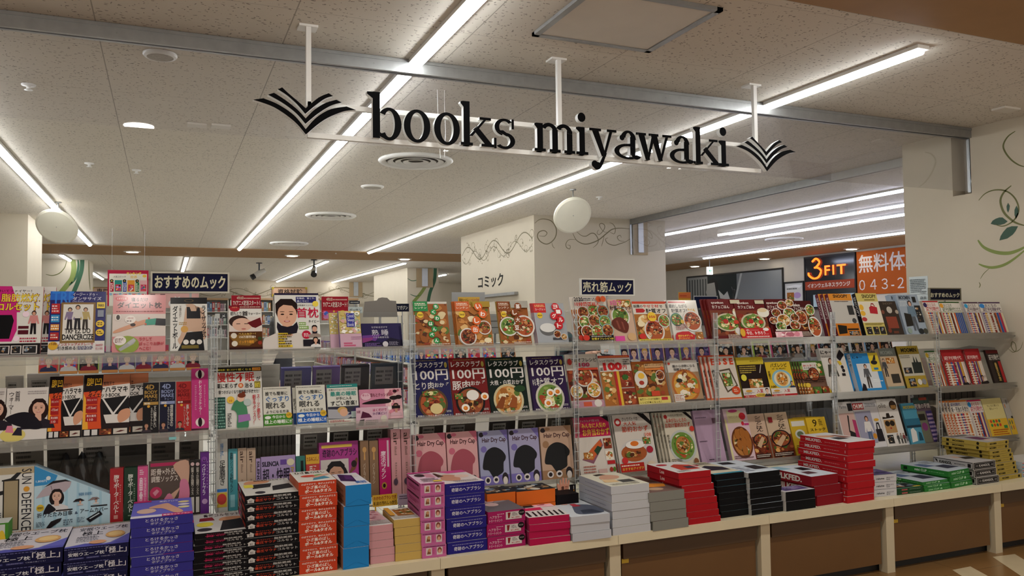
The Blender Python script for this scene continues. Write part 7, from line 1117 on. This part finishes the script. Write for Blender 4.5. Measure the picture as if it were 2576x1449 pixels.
board('advert_board', 'red television start advert board right of the neck pillow box', 'sign', 809, 876, 746, 806, 7.6, 'a81c2c', TV, 0.0)
board('display_header', 'grey back of a curved display header above the night sky book', 'sign', 913, 1000, 748, 798, 4.248, '8a857e', [], 1.359, shape=[(0, 0), (1, 0), (1, .05), (.96, .82), (.78, .84), (.7, .98), (.55, 1), (.45, .96), (.4, .84), (.05, .78), (.02, .3)])
board('shelf_sign', 'small white comic magazine sign above the lavender sleep book', 'sign', 876, 912, 772, 788, 6.8, 'c8d0cc', [('t', 'ゲッサン', .08, .2, .92, .75, '2a3430', .01)], 0.0)
board('shelf_sign', 'small navy magazine section sign left of the green fishcake booklet', 'sign', 996, 1029, 764, 784, 8.6, '1a1c30', [('t', 'マガジン', .1, .25, .9, .75, 'd8d4c8', .02)], 0.0)
board('shelf_sign', 'tiny navy sign above the comic magazine sign', 'sign', 879, 905, 757, 764, 9.6, '1a1c30', [('g', .1, .2, .9, .8, 'c8c4b8', 1)], 0.0)
board('shelf_sign', 'black and white shelf sign left of the neck warmer box', 'sign', 541, 571, 789, 801, 12.0, '26262a', [('r', .0, 0, .4, 1, 'c8c4bc'), ('t', 'メ', .55, .2, .85, .8, 'd8d4cc', .02)], 0.0)
board('grey_backboard', 'light grey board with a yellow header behind the canned sardine booklet', 'sign', 1137, 1220, 735, 790, 4.257, 'a4a6a6', [('r', .18, .4, .84, .78, 'd8b04a'), ('t', '簡単おつまみ', .22, .5, .5, .72, '5a3a1a', .01), ('t', 'いつもの食材', .52, .5, .82, .72, 'a83a5a', .01)], 1.359)
board('pink_backboard', 'pale pink board with white crowns under the navy recommended sign', 'sign', 378, 500, 738, 775, 8.0, 'd8a8a0', [('e', .14, .3, .1, 0, 'e0dcd8'), ('e', .45, .3, .08, 0, 'e0dcd8'), ('e', .7, .3, .09, 0, 'c88a98'), ('r', .0, .72, .1, .95, '2a2428'), ('r', .2, .8, .3, .95, '2a2428'), ('p', 'e8e4e0', .5, .6, .6, .6, .6, .8, .55, .7, .5, .8)], 0.0)
board('stacked_papers', 'light grey box edge above the beige sardine board rail', 'box', 1230, 1262, 790, 840, 4.286, 'a8a8a4', [('r', 0, .3, 1, .34, '5a5a58'), ('r', 0, .62, 1, .66, '5a5a58')], 1.359)
# ranking poster hung from the ceiling
rk = [('r', 0, 0, 1, 1, 'b01c40'), ('r', .04, 0, .96, .9, 'd8d2c4'), ('t', 'ランキング', .46, .86, .82, .95, 'e8cf3a', .03), ('t', '発表', .55, .77, .72, .85, 'd8a82a', .03), ('t', '人気コミック', .14, .79, .44, .84, '3a3034', .02), ('e', .9, .84, .05, .04, 'd8b03a')]
for i, (c, p) in enumerate((('a81c34', '2a8a80'), ('2a4a9a', 'd8962a'), ('2a7a4a', 'd8a8a8'))):
    u = .06 + i * .31; rk += [('e', u + .04, .7, .045, 0, '2a2628'), ('t', str(i + 1), u + .025, .68, u + .055, .72, 'd8b04a', .02), ('r', u, .4, u + .09, .66, c), ('g', u + .01, .42, u + .08, .64, 'f0e0d8', 4), ('r', u + .11, .4, u + .29, .72, p), ('f', u + .13, .42, u + .27, .6, 'comic', 30 + i, 12)]
for i in range(4): rk += [('e', .08 + i * .23, .33, .035, 0, '8ab0c8'), ('r', .13 + i * .23, .1, .26 + i * .23, .36, 'c8ccc8'), ('f', .14 + i * .23, .12, .25 + i * .23, .34, 'comic', 50 + i, 8)]
board('ranking_poster', 'pink bordered comic ranking poster hung above the diet pillow box', 'poster', 270, 373, 679, 770, 13.0, 'b01c40', rk, None, hang=True)
def wsign(name, label, x0, x1, y0, y1, Y, t, ops=()):
    a, b = at(x0, y1, 1, Y), at(x1, y1, 1, Y); h = at(x0, y0, 1, Y).z - a.z; w = b.x - a.x
    o = empty(name, (a.x, Y, a.z)); m = MB(); m.box(0, w, 0, .03, 0, h, 'b08a6a'); front_print(m, w, h, [('r', .0, .0, 1, .08, '7a6030'), ('r', .0, .92, 1, 1, '7a6030'), ('r', .04, .14, .96, .86, 'c8a488'), ('t', t, .16, .2, .86, .8, '2a221c', .03), ('r', 0, 0, .06, .24, 'b8a82a'), ('r', .94, 0, 1, .24, 'b8a82a'), ('r', 0, .76, .06, 1, 'b8a82a'), ('r', .94, .76, 1, 1, 'b8a82a')]); part(m, 'panel', CARD, o)
    return tag(o, label, 'sign')
wsign('section_sign', 'tan exam section sign with gold corners on the far wall', 684, 773, 722, 746, 26.76, '資格試験')
wsign('section_sign', 'tan specialist books sign on the far wall beside the ranking poster', 232, 300, 722, 741, 26.76, '専門書')
# far wall bookcases with individual books
CASE = mat('white_bookcase', 'cfcac0', .5); CTOP = mat('tan_case_top', 'a88660', .5)
SPC = ['c8ccd4', 'd4d0c8', '3a6aa8', 'c0c8d0', 'b83a3a', 'd8d4cc', '8aa0c0', 'c8a0a8', 'd8c8a8', '5a8ab0', 'c88a4a', 'e0dcd4', '7a9a8a']
bookm = {}
def spine_book(col, w, h, d):
    k = (col, round(w, 3), round(h, 2), d)
    if k not in bookm:
        m = MB(); m.box(0, w, 0, d, 0, h, col); front_print(m, w, h, [('r', .1, .1, .9, .2, '8a8a88'), ('r', .3, .4, .7, .9, '5a5a62' if sum(LC(col)[:3]) > 1 else 'd8d4cc')]); o = m.build('book', CARD); bookm[k] = o; return o
    return dup(bookm[k])
rnd = random.Random(77)
ROWZ = (0.35, 0.75, 1.15, 1.55, 1.95)
for ci, cx in enumerate((-.2, 1.15, 2.5, 3.85, 5.2)):
    o = empty('wall_bookcase', (cx, 26.35, 0)); w = .65
    m = MB(); m.box(-w, -w + .03, 0, .42, 0, 2.3); m.box(w - .03, w, 0, .42, 0, 2.3); m.box(-w + .03, w - .03, .4, .42, 0, 2.3); part(m, 'frame', CASE, o)
    for z in ROWZ: m = MB(); m.box(-w + .031, w - .031, 0, .399, z - .025, z); part(m, 'shelf', CASE, o)
    m = MB(); m.box(-w - .01 + .02, w + .01 - .02, -.02, .43, 2.301, 2.36); part(m, 'top_board', CTOP, o)
    tag(o, 'white wall bookcase, %s from the left along the far wall' % (['first'] + ORD)[ci], 'bookcase', 'white bookcases along the far wall')
    if ci in (1, 2):
        for z in ROWZ[2:]:
            x = cx - w + .04
            while x < cx + w - .1:
                t = rnd.uniform(.05, .085); b = spine_book(rnd.choice(SPC), round(t / .01) * .01, rnd.choice((.24, .26, .29)), .2); b.location = (x, 26.38, z + .0005)
                tag(b, 'book spine standing in rows in the white far wall bookcases', 'book', 'books in the far wall bookcases'); x += round(t / .01) * .01 + .004
# comic aisle rack: runs into the depth, its front faces the left
RX = 3.3
zA = at(800, 912, 0, RX).z; ya, yb = 10.4, 19.6
o = empty('comic_rack', (RX, (ya + yb) / 2, 0)); L = (yb - ya) / 2
m = MB(); m.box(.2, .23, -L, L, 0, zA + .62); part(m, 'back_board', CASE, o)
RZ = (zA - .62, zA - .31, zA, zA + .3)
for z in RZ: m = MB(); m.box(-.02, .2, -L, L, z - .025, z); part(m, 'shelf', CASE, o)
for y in (-L, L - .024): m = MB(); m.box(-.02, .2, y, y + .024, .06, zA + .6); part(m, 'end_panel', CASE, o)
m = MB(); m.box(-.02, .2, -L, L, 0, .06); part(m, 'plinth', CASE, o)
tag(o, 'long white comic rack running back behind the sleep books', 'bookcase')
SP2 = ['c84a5a', 'd8a8b0', 'd8d4cc', 'c88a9a', 'e0d8d0', 'b83a3a', 'a87ab8', 'd8c8c0', 'c8605a', 'd0b8d0', 'e8e0d8', '8a7ac0', 'd88a5a']; SP3 = ['2a5ab0', '3a6ac0', 'd0d4dc', '2a4a9a', '8ab0d8', 'd8d4cc', 'c83a4a', '2a2a34']
for ri, z in enumerate(RZ[1:]):
    y = yb - .1 if ri else 13.2
    while y > ya + .1:
        t = rnd.choice((.06, .07, .08, .1, .11)); b = spine_book(rnd.choice(SP3 if (ri == 2 and y < 14) else SP2), t, rnd.choice((.18, .19, .21)), .14)
        b.rotation_euler.z = -math.pi / 2; b.location = (RX + .02, y, z + .0005)
        tag(b, 'comic volume standing spine out on the long white rack', 'book', 'comic volumes on the long white rack')
        y -= t + .006
# browsing racks with face-out comics and magazines just behind the clear racks
def browse(label, px0, px1, ybase, Y, pxs, pals, hh, tone, glabel, seed):
    zb = at((px0 + px1) / 2, ybase, 1, Y).z; xa, xb = x_at(px0, Y, zb), x_at(px1, Y, zb)
    o = empty('browsing_rack', ((xa + xb) / 2, Y, 0)); w = (xb - xa) / 2
    m = MB(); m.box(-w, w, -.05, .3, zb - .035, zb - .002); part(m, 'shelf', mat('grey_shelf_' + tone, tone, .4), o)
    m = MB(); m.box(-w, w, .02, .3, .0, zb - .036); part(m, 'body', CASE, o)
    m = MB(); m.obox((0, .16, zb + .12), (1, 0, 0), (0, .2, 1), (0, 1, -.2), w, .12, .003); part(m, 'back_plate', ACR, o)
    tag(o, label, 'rack', 'browsing racks')
    for i, (a, b) in enumerate(pxs):
        x0, x1 = x_at(a, Y, zb), x_at(b, Y, zb); ww = x1 - x0; m = MB(); col = ['8ab0d0', 'c8742a', '6a4a2a', 'a8c04a', 'c84a7a', '3a4a3a', '8a8ab0', 'b83a5a', 'a8c8b8', 'd0ccc8'][(i + seed) % 10]
        m.box(0, ww, 0, .012, 0, hh, col); rn = random.Random(seed * 31 + i); uni = rn.choice(('comic', 'bag', 'plum', 'comic'))
        front_print(m, ww, hh, [('f', .04, .02, .96, .8, pals or uni, seed * 7 + i, 22), ('r', 0, 0, 1, .12, 'c88a4a' if pals is None else 'c8c4bc'), ('w', .5, .1, .6, ['2a2024', '4a3024', 'c8a04a'][i % 3], 'd8b098', ['3a3a5a', 'c8c4c0', '8a2a3a'][i % 3])])
        bo = m.build('comic' if pals is None else 'magazine', GLOSS); bo.location = (x0, Y, zb + .004); bo.rotation_euler = (-.2, 0, 0)
        tag(bo, glabel % (['first'] + ORD + ['eleventh', 'twelfth'])[i], 'book' if pals is None else 'magazine', label[:50] + ' titles')
browse('white browsing rack of comics behind the left end of the clear racks', 92, 512, 938, 6.0, [(96, 146), (149, 195), (197, 248), (256, 296), (299, 339), (341, 381), (384, 424), (427, 466), (469, 502)], None, .18, '9a9690', 'face out comic under the top shelf at the left, %s from the left', 1)
browse('white browsing rack of comics behind the hundred yen cookbooks', 1050, 1325, 912, 6.6, [(1054, 1068), (1070, 1106), (1112, 1142), (1145, 1175), (1178, 1210), (1216, 1250), (1262, 1298)], None, .16, 'b0b4b4', 'face out comic above the hundred yen cookbooks, %s from the left', 5)
browse('white browsing rack of magazines behind the low sugar cookbooks', 1560, 1795, 922, 5.9, [(1566, 1584), (1586, 1610), (1614, 1638), (1642, 1674), (1677, 1712), (1716, 1745), (1748, 1790)], 'plum', .24, '8a9094', 'face out magazine above the party cookbook, %s from the left', 8)
browse('white browsing rack of magazines behind the bag mooks', 1815, 2270, 905, 5.55, [(1810, 1850), (1855, 1895), (1900, 1940), (1946, 1986), (1992, 2030), (2036, 2062), (2066, 2100), (2110, 2140), (2146, 2176), (2182, 2215), (2220, 2250)], 'bag', .2, '8a9094', 'face out magazine behind the award cookbooks and bag mooks, %s from the left', 11)
# ceiling cameras
def cctv(px, py, label, yaw=0.0):
    c = at(px, py, 2, ZC - .001); o = empty('ceiling_spot', (c.x, c.y, ZC)); o.rotation_euler.z = yaw
    m = MB(); m.lathe([(.07, -.001), (.07, -.02), (.001, -.025)], 12); m.tube([(0, 0, -.02), (0, 0, -.2)], .018, 8); part(m, 'bracket', DARK, o)
    m = MB(); m.tube([(-.1, -.02, -.3), (.02, 0, -.22), (.13, .02, -.17)], [.06, .06, .045], 12); part(m, 'lamp_body', mat('pale_lamp_body', 'b8b4aa', .5), o)
    m = MB(); m.tube([(-.17, -.03, -.345), (-.1, -.02, -.301)], [.065, .061], 12); part(m, 'black_hood', BLACK, o)
    tag(o, label, 'spotlight', 'ceiling spotlights')
cctv(652, 661, 'ceiling spotlight with black hood left of the exam section sign'); cctv(790, 653, 'ceiling spotlight hanging in front of a far strip light', 1.2); cctv(112, 668, 'ceiling spotlight beside the left pillar'); cctv(1755, 676, 'ceiling spotlight near the green arrow exit sign', 1.3)
# exit sign
EXW = mat('exit_sign_white', 'e8f4f0', .4, emit=1.1); EXG = mat('exit_sign_green', '1a9a7a', .4, emit=.6)
p = at(1787, 681, 1, 15.5); o = empty('exit_sign', (p.x, 15.5, p.z)); m = MB(); m.box(-.07, .07, 0, .05, -.09, .09); part(m, 'lit_box', EXW, o)
m = MB(); 
for q in ([(-.045, 0), (.0, .045), (.012, .035), (-.03, 0), (.012, -.035), (0, -.045)], [(-.03, -.008), (.045, -.008), (.045, .008), (-.03, .008)]): m.poly([(x, -.001, z) for x, z in q][::-1])
part(m, 'green_arrow', EXG, o); m = MB(); m.tube([(0, .025, .09), (0, .025, ZC - p.z - .001)], .012, 8); part(m, 'hanger', ALU, o); tag(o, 'small lit exit sign with a green left arrow', 'sign')
# fitness lounge front on the right hand wall
LX = 13.19
def yz(px, py): q = at(px, py, 0, LX); return q.y, q.z
def lwall(name, label, cat, x0, x1, yt0, yb0, col, ops, t=.03, mt=CARD, frame=None):
    ya_, zt = yz(x0, yt0); yb_, _ = yz(x1, yt0); zb_ = yz(x0, yb0)[1]; w, h = ya_ - yb_, zt - zb_
    o = empty(name, (LX - t, ya_, zb_)); o.rotation_euler.z = -math.pi / 2; m = MB(); m.box(0, w, 0, t, 0, h, col); front_print(m, w, h, ops); part(m, 'panel', mt, o)
    if frame:
        m = MB()
        for q in ((-.03, w + .03, h, h + .04), (-.03, w + .03, -.04, 0), (-.03, 0, 0, h), (w, w + .03, 0, h)): m.box(q[0], q[1], -.015, t, q[2], q[3])
        part(m, 'frame', frame, o)
    tag(o, label, cat); return o, w, h
o3, w3, h3 = lwall('lounge_window', 'dark framed lounge window with a glowing orange logo', 'shop front', 2028, 2152, 652, 775, '26282a', [('r', .05, .56, .98, .96, '3a3c3e'), ('r', .05, .58, .6, .78, '303234')], frame=BLACK, mt=mat('dark_window_glass', '24272a', .12))
m = MB(); m.box(0, w3, -.02, -.001, h3 * .36, h3 * .53, 'a84a2c'); Pr(m, (0, -.02, h3 * .36), (1, 0, 0), (0, 0, 1), (0, -1, 0), w3, h3 * .17).run([('t', 'イオンウェルネスラウンジ', .05, .24, .92, .76, 'e0d4c4', .03)]); part(m, 'orange_name_band', CARD, o3)
m = MB(); m.box(w3 * .16, w3 - .02, -.01, -.001, .02, h3 * .26, 'b8ccd0'); part(m, 'pale_blind', CARD, o3)
NEON = mat('orange_neon', 'ff5a18', .4, emit=2.2)
m = MB(); cx, cz = w3 * .34, h3 * .745
m.tube([(cx - .12 + a * .5, -.03, cz + .04 + b * .62) for a, b in smooth([(-.22, .26), (0, .36), (.2, .22), (0, .06), (-.1, .04), (.12, .02), (.28, -.1), (.12, -.3), (-.18, -.34), (-.44, -.22), (-.46, -.12)], 4)], .022, 6)
part(m, 'neon_numeral', NEON, o3)
m = MB(); Pr(m, (cx + .12, -.03, cz - .12), (1, 0, 0), (0, 0, 1), (0, -1, 0), .6, .21).run([('t', 'F', 0, 0, .26, 1, 'ffffff', .02), ('t', 'I', .38, 0, .46, 1, 'ffffff', .02), ('t', 'T', .58, 0, 1, 1, 'ffffff', .02)]); part(m, 'neon_letters', NEON, o3)
lwall('trial_banner', 'orange free trial banner with a phone number beside the cream pillar', 'banner', 2156, 2420, 634, 742, 'b85c14', [('t', '無料体験', .02, .5, .66, .92, 'd8d0c8', .02), ('t', '０４３-２', .02, .1, .48, .34, 'e0d8d0', .0)], t=.02)
lwall('mural', 'grey photo mural of a woman in profile and a white horse', 'picture', 1730, 1969, 700, 815, '8a8e90', [('r', 0, 0, .56, 1, '3a4040'), ('r', 0, .3, .24, 1, '9a9c9a'), ('p', '8e9294', .5, 0, 1, 0, 1, 1, .62, 1), ('p', 'c8ccca', .6, 1, .62, 1, .49, 0, .47, 0)] + [('r', .02 + i * .032, .3, .035 + i * .032, .95, '5a5e5c') for i in range(7)] + [('e', .3, .78, .06, .17, '3a3a3a'), ('p', 'a8a8a4', .24, .84, .32, .86, .34, .6, .29, .48, .25, .5, .22, .66), ('p', '8a8c8a', .2, .0, .44, .0, .4, .44, .3, .5, .24, .4), ('p', 'c8cac8', .36, .7, .42, .58, .46, .66, .5, .4, .48, .24, .44, .2, .44, .5, .38, .52)], t=.012, frame=DARK)
lwall('framed_poster', 'small framed white poster between the mural and the lounge window', 'picture', 1976, 2021, 714, 790, 'd0d0c8', [('g', .1, .78, .9, .86, '3a3a3a', 1), ('p', 'e8e8e4', .05, .9, .3, .86, .5, .88, .8, .84, .95, .92, .6, .95), ('e', .68, .6, .2, .1, 'b89ac0'), ('f', .1, .4, .5, .7, 'stew', 3, 8), ('g', .6, .2, .8, .4, '5a4a5a', 3)], t=.015, frame=BLACK)
board('shelf_sign', 'orange and yellow card standing behind the plastic wrapped cookbook', 'sign', 1708, 1738, 735, 775, 7.0, 'd8a42a', [('p', 'd8743a', 0, .62, 1, .62, 1, 1, 0, .94), ('g', .1, .7, .9, .85, 'b8402a', 1)], 0.0)
board('navy_sign', 'blank navy sign with pale frame behind the dark red cafe cookbooks', 'sign', 1745, 1806, 744, 775, 6.6, '1c2444', [('r', 0, .93, 1, 1, 'c0c0bc'), ('r', 0, 0, .03, 1, 'c0c0bc'), ('r', .97, 0, 1, 1, 'c0c0bc')], 0.0)
p = at(1845, 722, 1, 6.4); o = empty('figurine', (p.x, 6.4, at(1845, 760, 1, 6.4).z)); hh = p.z - o.location.z
m = MB(); m.tube([(0, 0, 0), (0, 0, hh * .7)], .006, 6); m.tube([(0, 0, hh * .55), (-.02, 0, hh * .9), (-.025, 0, hh * 1.0)], .004, 6); m.tube([(0, 0, hh * .55), (.02, 0, hh * .75), (.03, 0, hh * .85)], .004, 6); m.sphere((.004, 0, hh * .78), .009, .009, .012, 10, 6); m.tube([(0, 0, -1.3 + .7), (0, 0, 0)], .006, 6); m.box(-.06, .06, -.06, .06, -o.location.z, -o.location.z + .01); m.tube([(0, 0, -o.location.z + .01), (0, 0, -.59)], .008, 6)
part(m, 'stick_figure', BLACK, o); tag(o, 'thin black figure with raised arms above the dark cafe cookbooks', 'figurine')
# notice on the pillar wall
a, b = at(2287, 697, 0, WX), at(2334, 700, 0, WX); zb = at(2289, 758, 0, WX).z
m = MB(); w = a.y - b.y; h = a.z - zb; m.box(0, w, 0, .0015, 0, h, 'd4dcdc'); front_print(m, w, h, [('r', 0, .26, 1, .28, 'a8b0b0'), ('g', .08, .34, .92, .9, '5a6468', 8), ('g', .6, .3, .9, .34, '3a4448', 1), ('t', '店主', .6, .06, .95, .18, '3a4448', .02)])
o = m.build('paper_notice', CARD); o.location = (WX - .002, a.y, zb); o.rotation_euler.z = -math.pi / 2; tag(o, 'white printed notice taped to the edge of the cream pillar', 'notice')
# loose cords by the sign
m = MB()
for pts in ([(1085, 176), (1086, 205), (1093, 226)], [(1104, 190), (1100, 225), (1102, 300), (1108, 398)], [(1118, 185), (1118, 260), (1121, 330), (1118, 395)]): m.tube([at(x, y, 1, 4.7) for x, y in pts], .0018, 5)
m.tube([at(1118, 185, 1, 4.7), Vector((at(1118, 185, 1, 4.7).x, 4.7, ZC - .001))], .0018, 5)
q = at(1102, 207, 1, 4.7); m.obox(q, (.7, 0, .7), (0, 1, 0), (-.7, 0, .7), .018, .001, .004)
tag(m.build('loose_cords', WHITE), 'thin white cords dangling from the ceiling behind the word books', 'cord')

# ------------------------------------------------------------------ two shoppers half hidden behind the racks
def skin_mesh(name, verts, edges, rad, mt, parent, lev=2, root=0):
    bm = bmesh.new(); L = bm.verts.layers.skin.verify(); vs = []
    for i, (co, r) in enumerate(zip(verts, rad)):
        v = bm.verts.new(co); v[L].radius = (r, r) if not isinstance(r, tuple) else r; v[L].use_root = i == root; vs.append(v)
    for a, b in edges: bm.edges.new((vs[a], vs[b]))
    me = bpy.data.meshes.new(name); bm.to_mesh(me); bm.free(); me.materials.append(mt)
    o = bpy.data.objects.new(name, me); COL.objects.link(o); o.parent = parent
    s = o.modifiers.new('skin', 'SKIN'); s.use_smooth_shade = True; s.branch_smoothing = .3
    sb = o.modifiers.new('sub', 'SUBSURF'); sb.levels = lev; sb.render_levels = lev
    return o
SKIN = mat('skin', 'c79b82', .5, vary=.03); HAIR = mat('dark_hair', '1a1412', .45, vary=.3, scale=60); EYE_ = mat('dark_eye', '120e0c', .3)
def stripes(name, c1, c2, freq, axis=2):
    m = mat(name, c1, .85); nt = m.node_tree; b = nt.nodes['Principled BSDF']
    tc = nt.nodes.new('ShaderNodeTexCoord'); w = nt.nodes.new('ShaderNodeTexWave'); w.bands_direction = 'Z'; w.inputs['Scale'].default_value = freq; w.inputs['Distortion'].default_value = 1.0
    nt.links.new(tc.outputs['Object'], w.inputs['Vector']); r = nt.nodes.new('ShaderNodeValToRGB'); r.color_ramp.elements[0].color = LC(c1); r.color_ramp.elements[1].color = LC(c2); r.color_ramp.elements[0].position = .45; r.color_ramp.elements[1].position = .6
    nt.links.new(w.outputs['Fac'], r.inputs['Fac']); nt.links.new(r.outputs['Color'], b.inputs['Base Color']); return m
def person(label, loc, rz, arms, top_m, sleeve_m, trouser_m, mask=False, tall=1.0, long_hair=True):
    P = empty('person', loc, rz); P.scale = (tall,) * 3
    v = [(0, 0, .93), (0, .01, 1.1), (0, 0, 1.27), (0, .01, 1.39), (0, -.01, 1.46)]; r = [(.15, .1), (.125, .085), (.15, .1), .05, .05]
    e = [(0, 1), (1, 2), (2, 3), (3, 4)]
    def add(p, rr, par): v.append(p); r.append(rr); e.append((par, len(v) - 1)); return len(v) - 1
    chains = {}
    for s in (-1, 1):
        sh = add((s * .155, .01, 1.335), .055, 2); el = add(arms[s][0], .04, sh); wr = add(arms[s][1], .026, el); chains[s] = (sh, el, wr)
        d = (Vector(arms[s][1]) - Vector(arms[s][0])).normalized(); side = d.cross(Vector((0, 0, 1))).normalized(); up = side.cross(d)
        W_ = Vector(arms[s][1]); pa = add(tuple(W_ + d * .05), (.034, .017), wr)
        for k, (off, ln) in enumerate(((-.03, .065), (-.01, .075), (.011, .07), (.03, .055))):
            b0 = W_ + d * .085 + side * off; q = add(tuple(b0), .009, pa); q = add(tuple(b0 + d * ln * .55 - up * .008), .008, q); add(tuple(b0 + d * ln * .9 - up * .03), .0065, q)
        tb = W_ + d * .04 + side * (.038 * -s); q = add(tuple(tb), .011, pa); add(tuple(tb + d * .045 + side * (.018 * -s) - up * .012), .0085, q)
        hp = add((s * .085, 0, .86), .085, 0); kn = add((s * .095, -.01, .48), .055, hp); an = add((s * .095, .02, .09), .036, kn); add((s * .1, -.12, .035), .03, an)
    body = skin_mesh('body', v, e, r, SKIN, P); KID.setdefault(P.name, []).append(body)
    m = MB(); m.sphere((0, -.015, 1.535), .076, .095, .115, 20, 14); m.sphere((0, -.112, 1.525), .012, .016, .022, 10, 6)
    for s in (-1, 1): m.sphere((s * .078, .005, 1.53), .012, .02, .03, 8, 6)
    m.sphere((0, -.098, 1.47), .024, .012, .008, 10, 6); m.tube([(0, .0, 1.4), (0, -.005, 1.48)], .047, 12); part(m, 'head', SKIN, P, smooth=True)
    m = MB()
    for s in (-1, 1): m.sphere((s * .03, -.1, 1.548), .013, .006, .007, 10, 6)
    part(m, 'eyes', EYE_, P, smooth=True)
    m = MB(); m.sphere((0, .012, 1.565), .092, .105, .105, 20, 12)
    if long_hair:
        m.sphere((0, .05, 1.48), .09, .07, .15, 16, 10)
        for s in (-1, 1): m.sphere((s * .075, .0, 1.48), .025, .05, .13, 12, 8)
    part(m, 'hair', HAIR, P, smooth=True)
    if mask: m = MB(); m.sphere((0, -.04, 1.485), .07, .082, .05, 16, 10); part(m, 'face_mask', mat('white_mask', 'd4d4d0', .8), P, smooth=True)
    t = skin_mesh('top', [(0, 0, .86), (0, .01, 1.1), (0, 0, 1.27), (0, .01, 1.385)], [(0, 1), (1, 2), (2, 3)], [(.185, .13), (.16, .115), (.185, .125), .085], top_m, P)
    for s in (-1, 1):
        skin_mesh('sleeve', [(s * .09, .01, 1.33), (s * .165, .01, 1.33), arms[s][0], tuple(Vector(arms[s][0]).lerp(Vector(arms[s][1]), .9))], [(0, 1), (1, 2), (2, 3)], [.085, .075, .058, .044], sleeve_m, P)
        skin_mesh('trouser_leg', [(s * .05, 0, .95), (s * .085, 0, .84), (s * .095, -.01, .48), (s * .095, .02, .1)], [(0, 1), (1, 2), (2, 3)], [.1, .105, .078, .065], trouser_m, P)
        m = MB(); m.sphere((s * .1, -.05, .04), .045, .12, .04, 14, 8); part(m, 'shoe', BLACK, P, smooth=True)
    return tag(P, label, 'person')
GREYT = mat('charcoal_top', '2c2c30', .85, vary=.15, scale=30); NAVT = mat('navy_trousers', '1e1e28', .8); CRM = stripes('cream_striped_knit', 'cfc4b4', 'a89c90', 9.0); TEALK = stripes('dark_striped_knit', '3a3438', '1f4a4c', 5.0)
fy = 8.3; fx = x_at(706, fy, 1.25)
person('person in white mask, charcoal top and cream striped sleeves behind the neck pillow box', (fx, fy, 0.0022), .95, {-1: ((-.25, .03, 1.1), (-.23, -.12, .93)), 1: ((.25, .03, 1.1), (.23, -.12, .93))}, GREYT, CRM, NAVT, mask=True, tall=.955)
# second shopper reads a white booklet
hy = 6.35; hp_ = at(1535, 884, 1, hy); sx, sy = x_at(1462, 6.75, 1.3), 6.75
def loc_(p): return (p[0] - sx, p[1] - sy, p[2])
hl = (hp_.x - sx, hp_.y - sy, hp_.z)
person('person in dark striped knit reading a white booklet behind the low sugar cookbooks', (sx, sy, 0.0022), 0.0, {-1: ((-.25, -.02, 1.12), (-.06, -.3, hl[2] - .02)), 1: ((.24, -.1, 1.16), (hl[0] - .02, hl[1] + .05, hl[2]))}, stripes('dark_striped_knit_body', '3a3438', '2a2a30', 5.0), TEALK, NAVT, tall=1.0, long_hair=False)
q = at(1528, 880, 1, hy - .02); m = MB(); m.prism([(-.09, 0, -.02), (.05, 0, -.035), (.06, .06, .12), (-.08, .06, .135)], (0, .006, .002), 'd8d8d6'); o = m.build('booklet', CARD); o.location = (q.x, hy - .075, q.z - .01); tag(o, 'open white booklet held by the shopper behind the low sugar cookbooks', 'book')
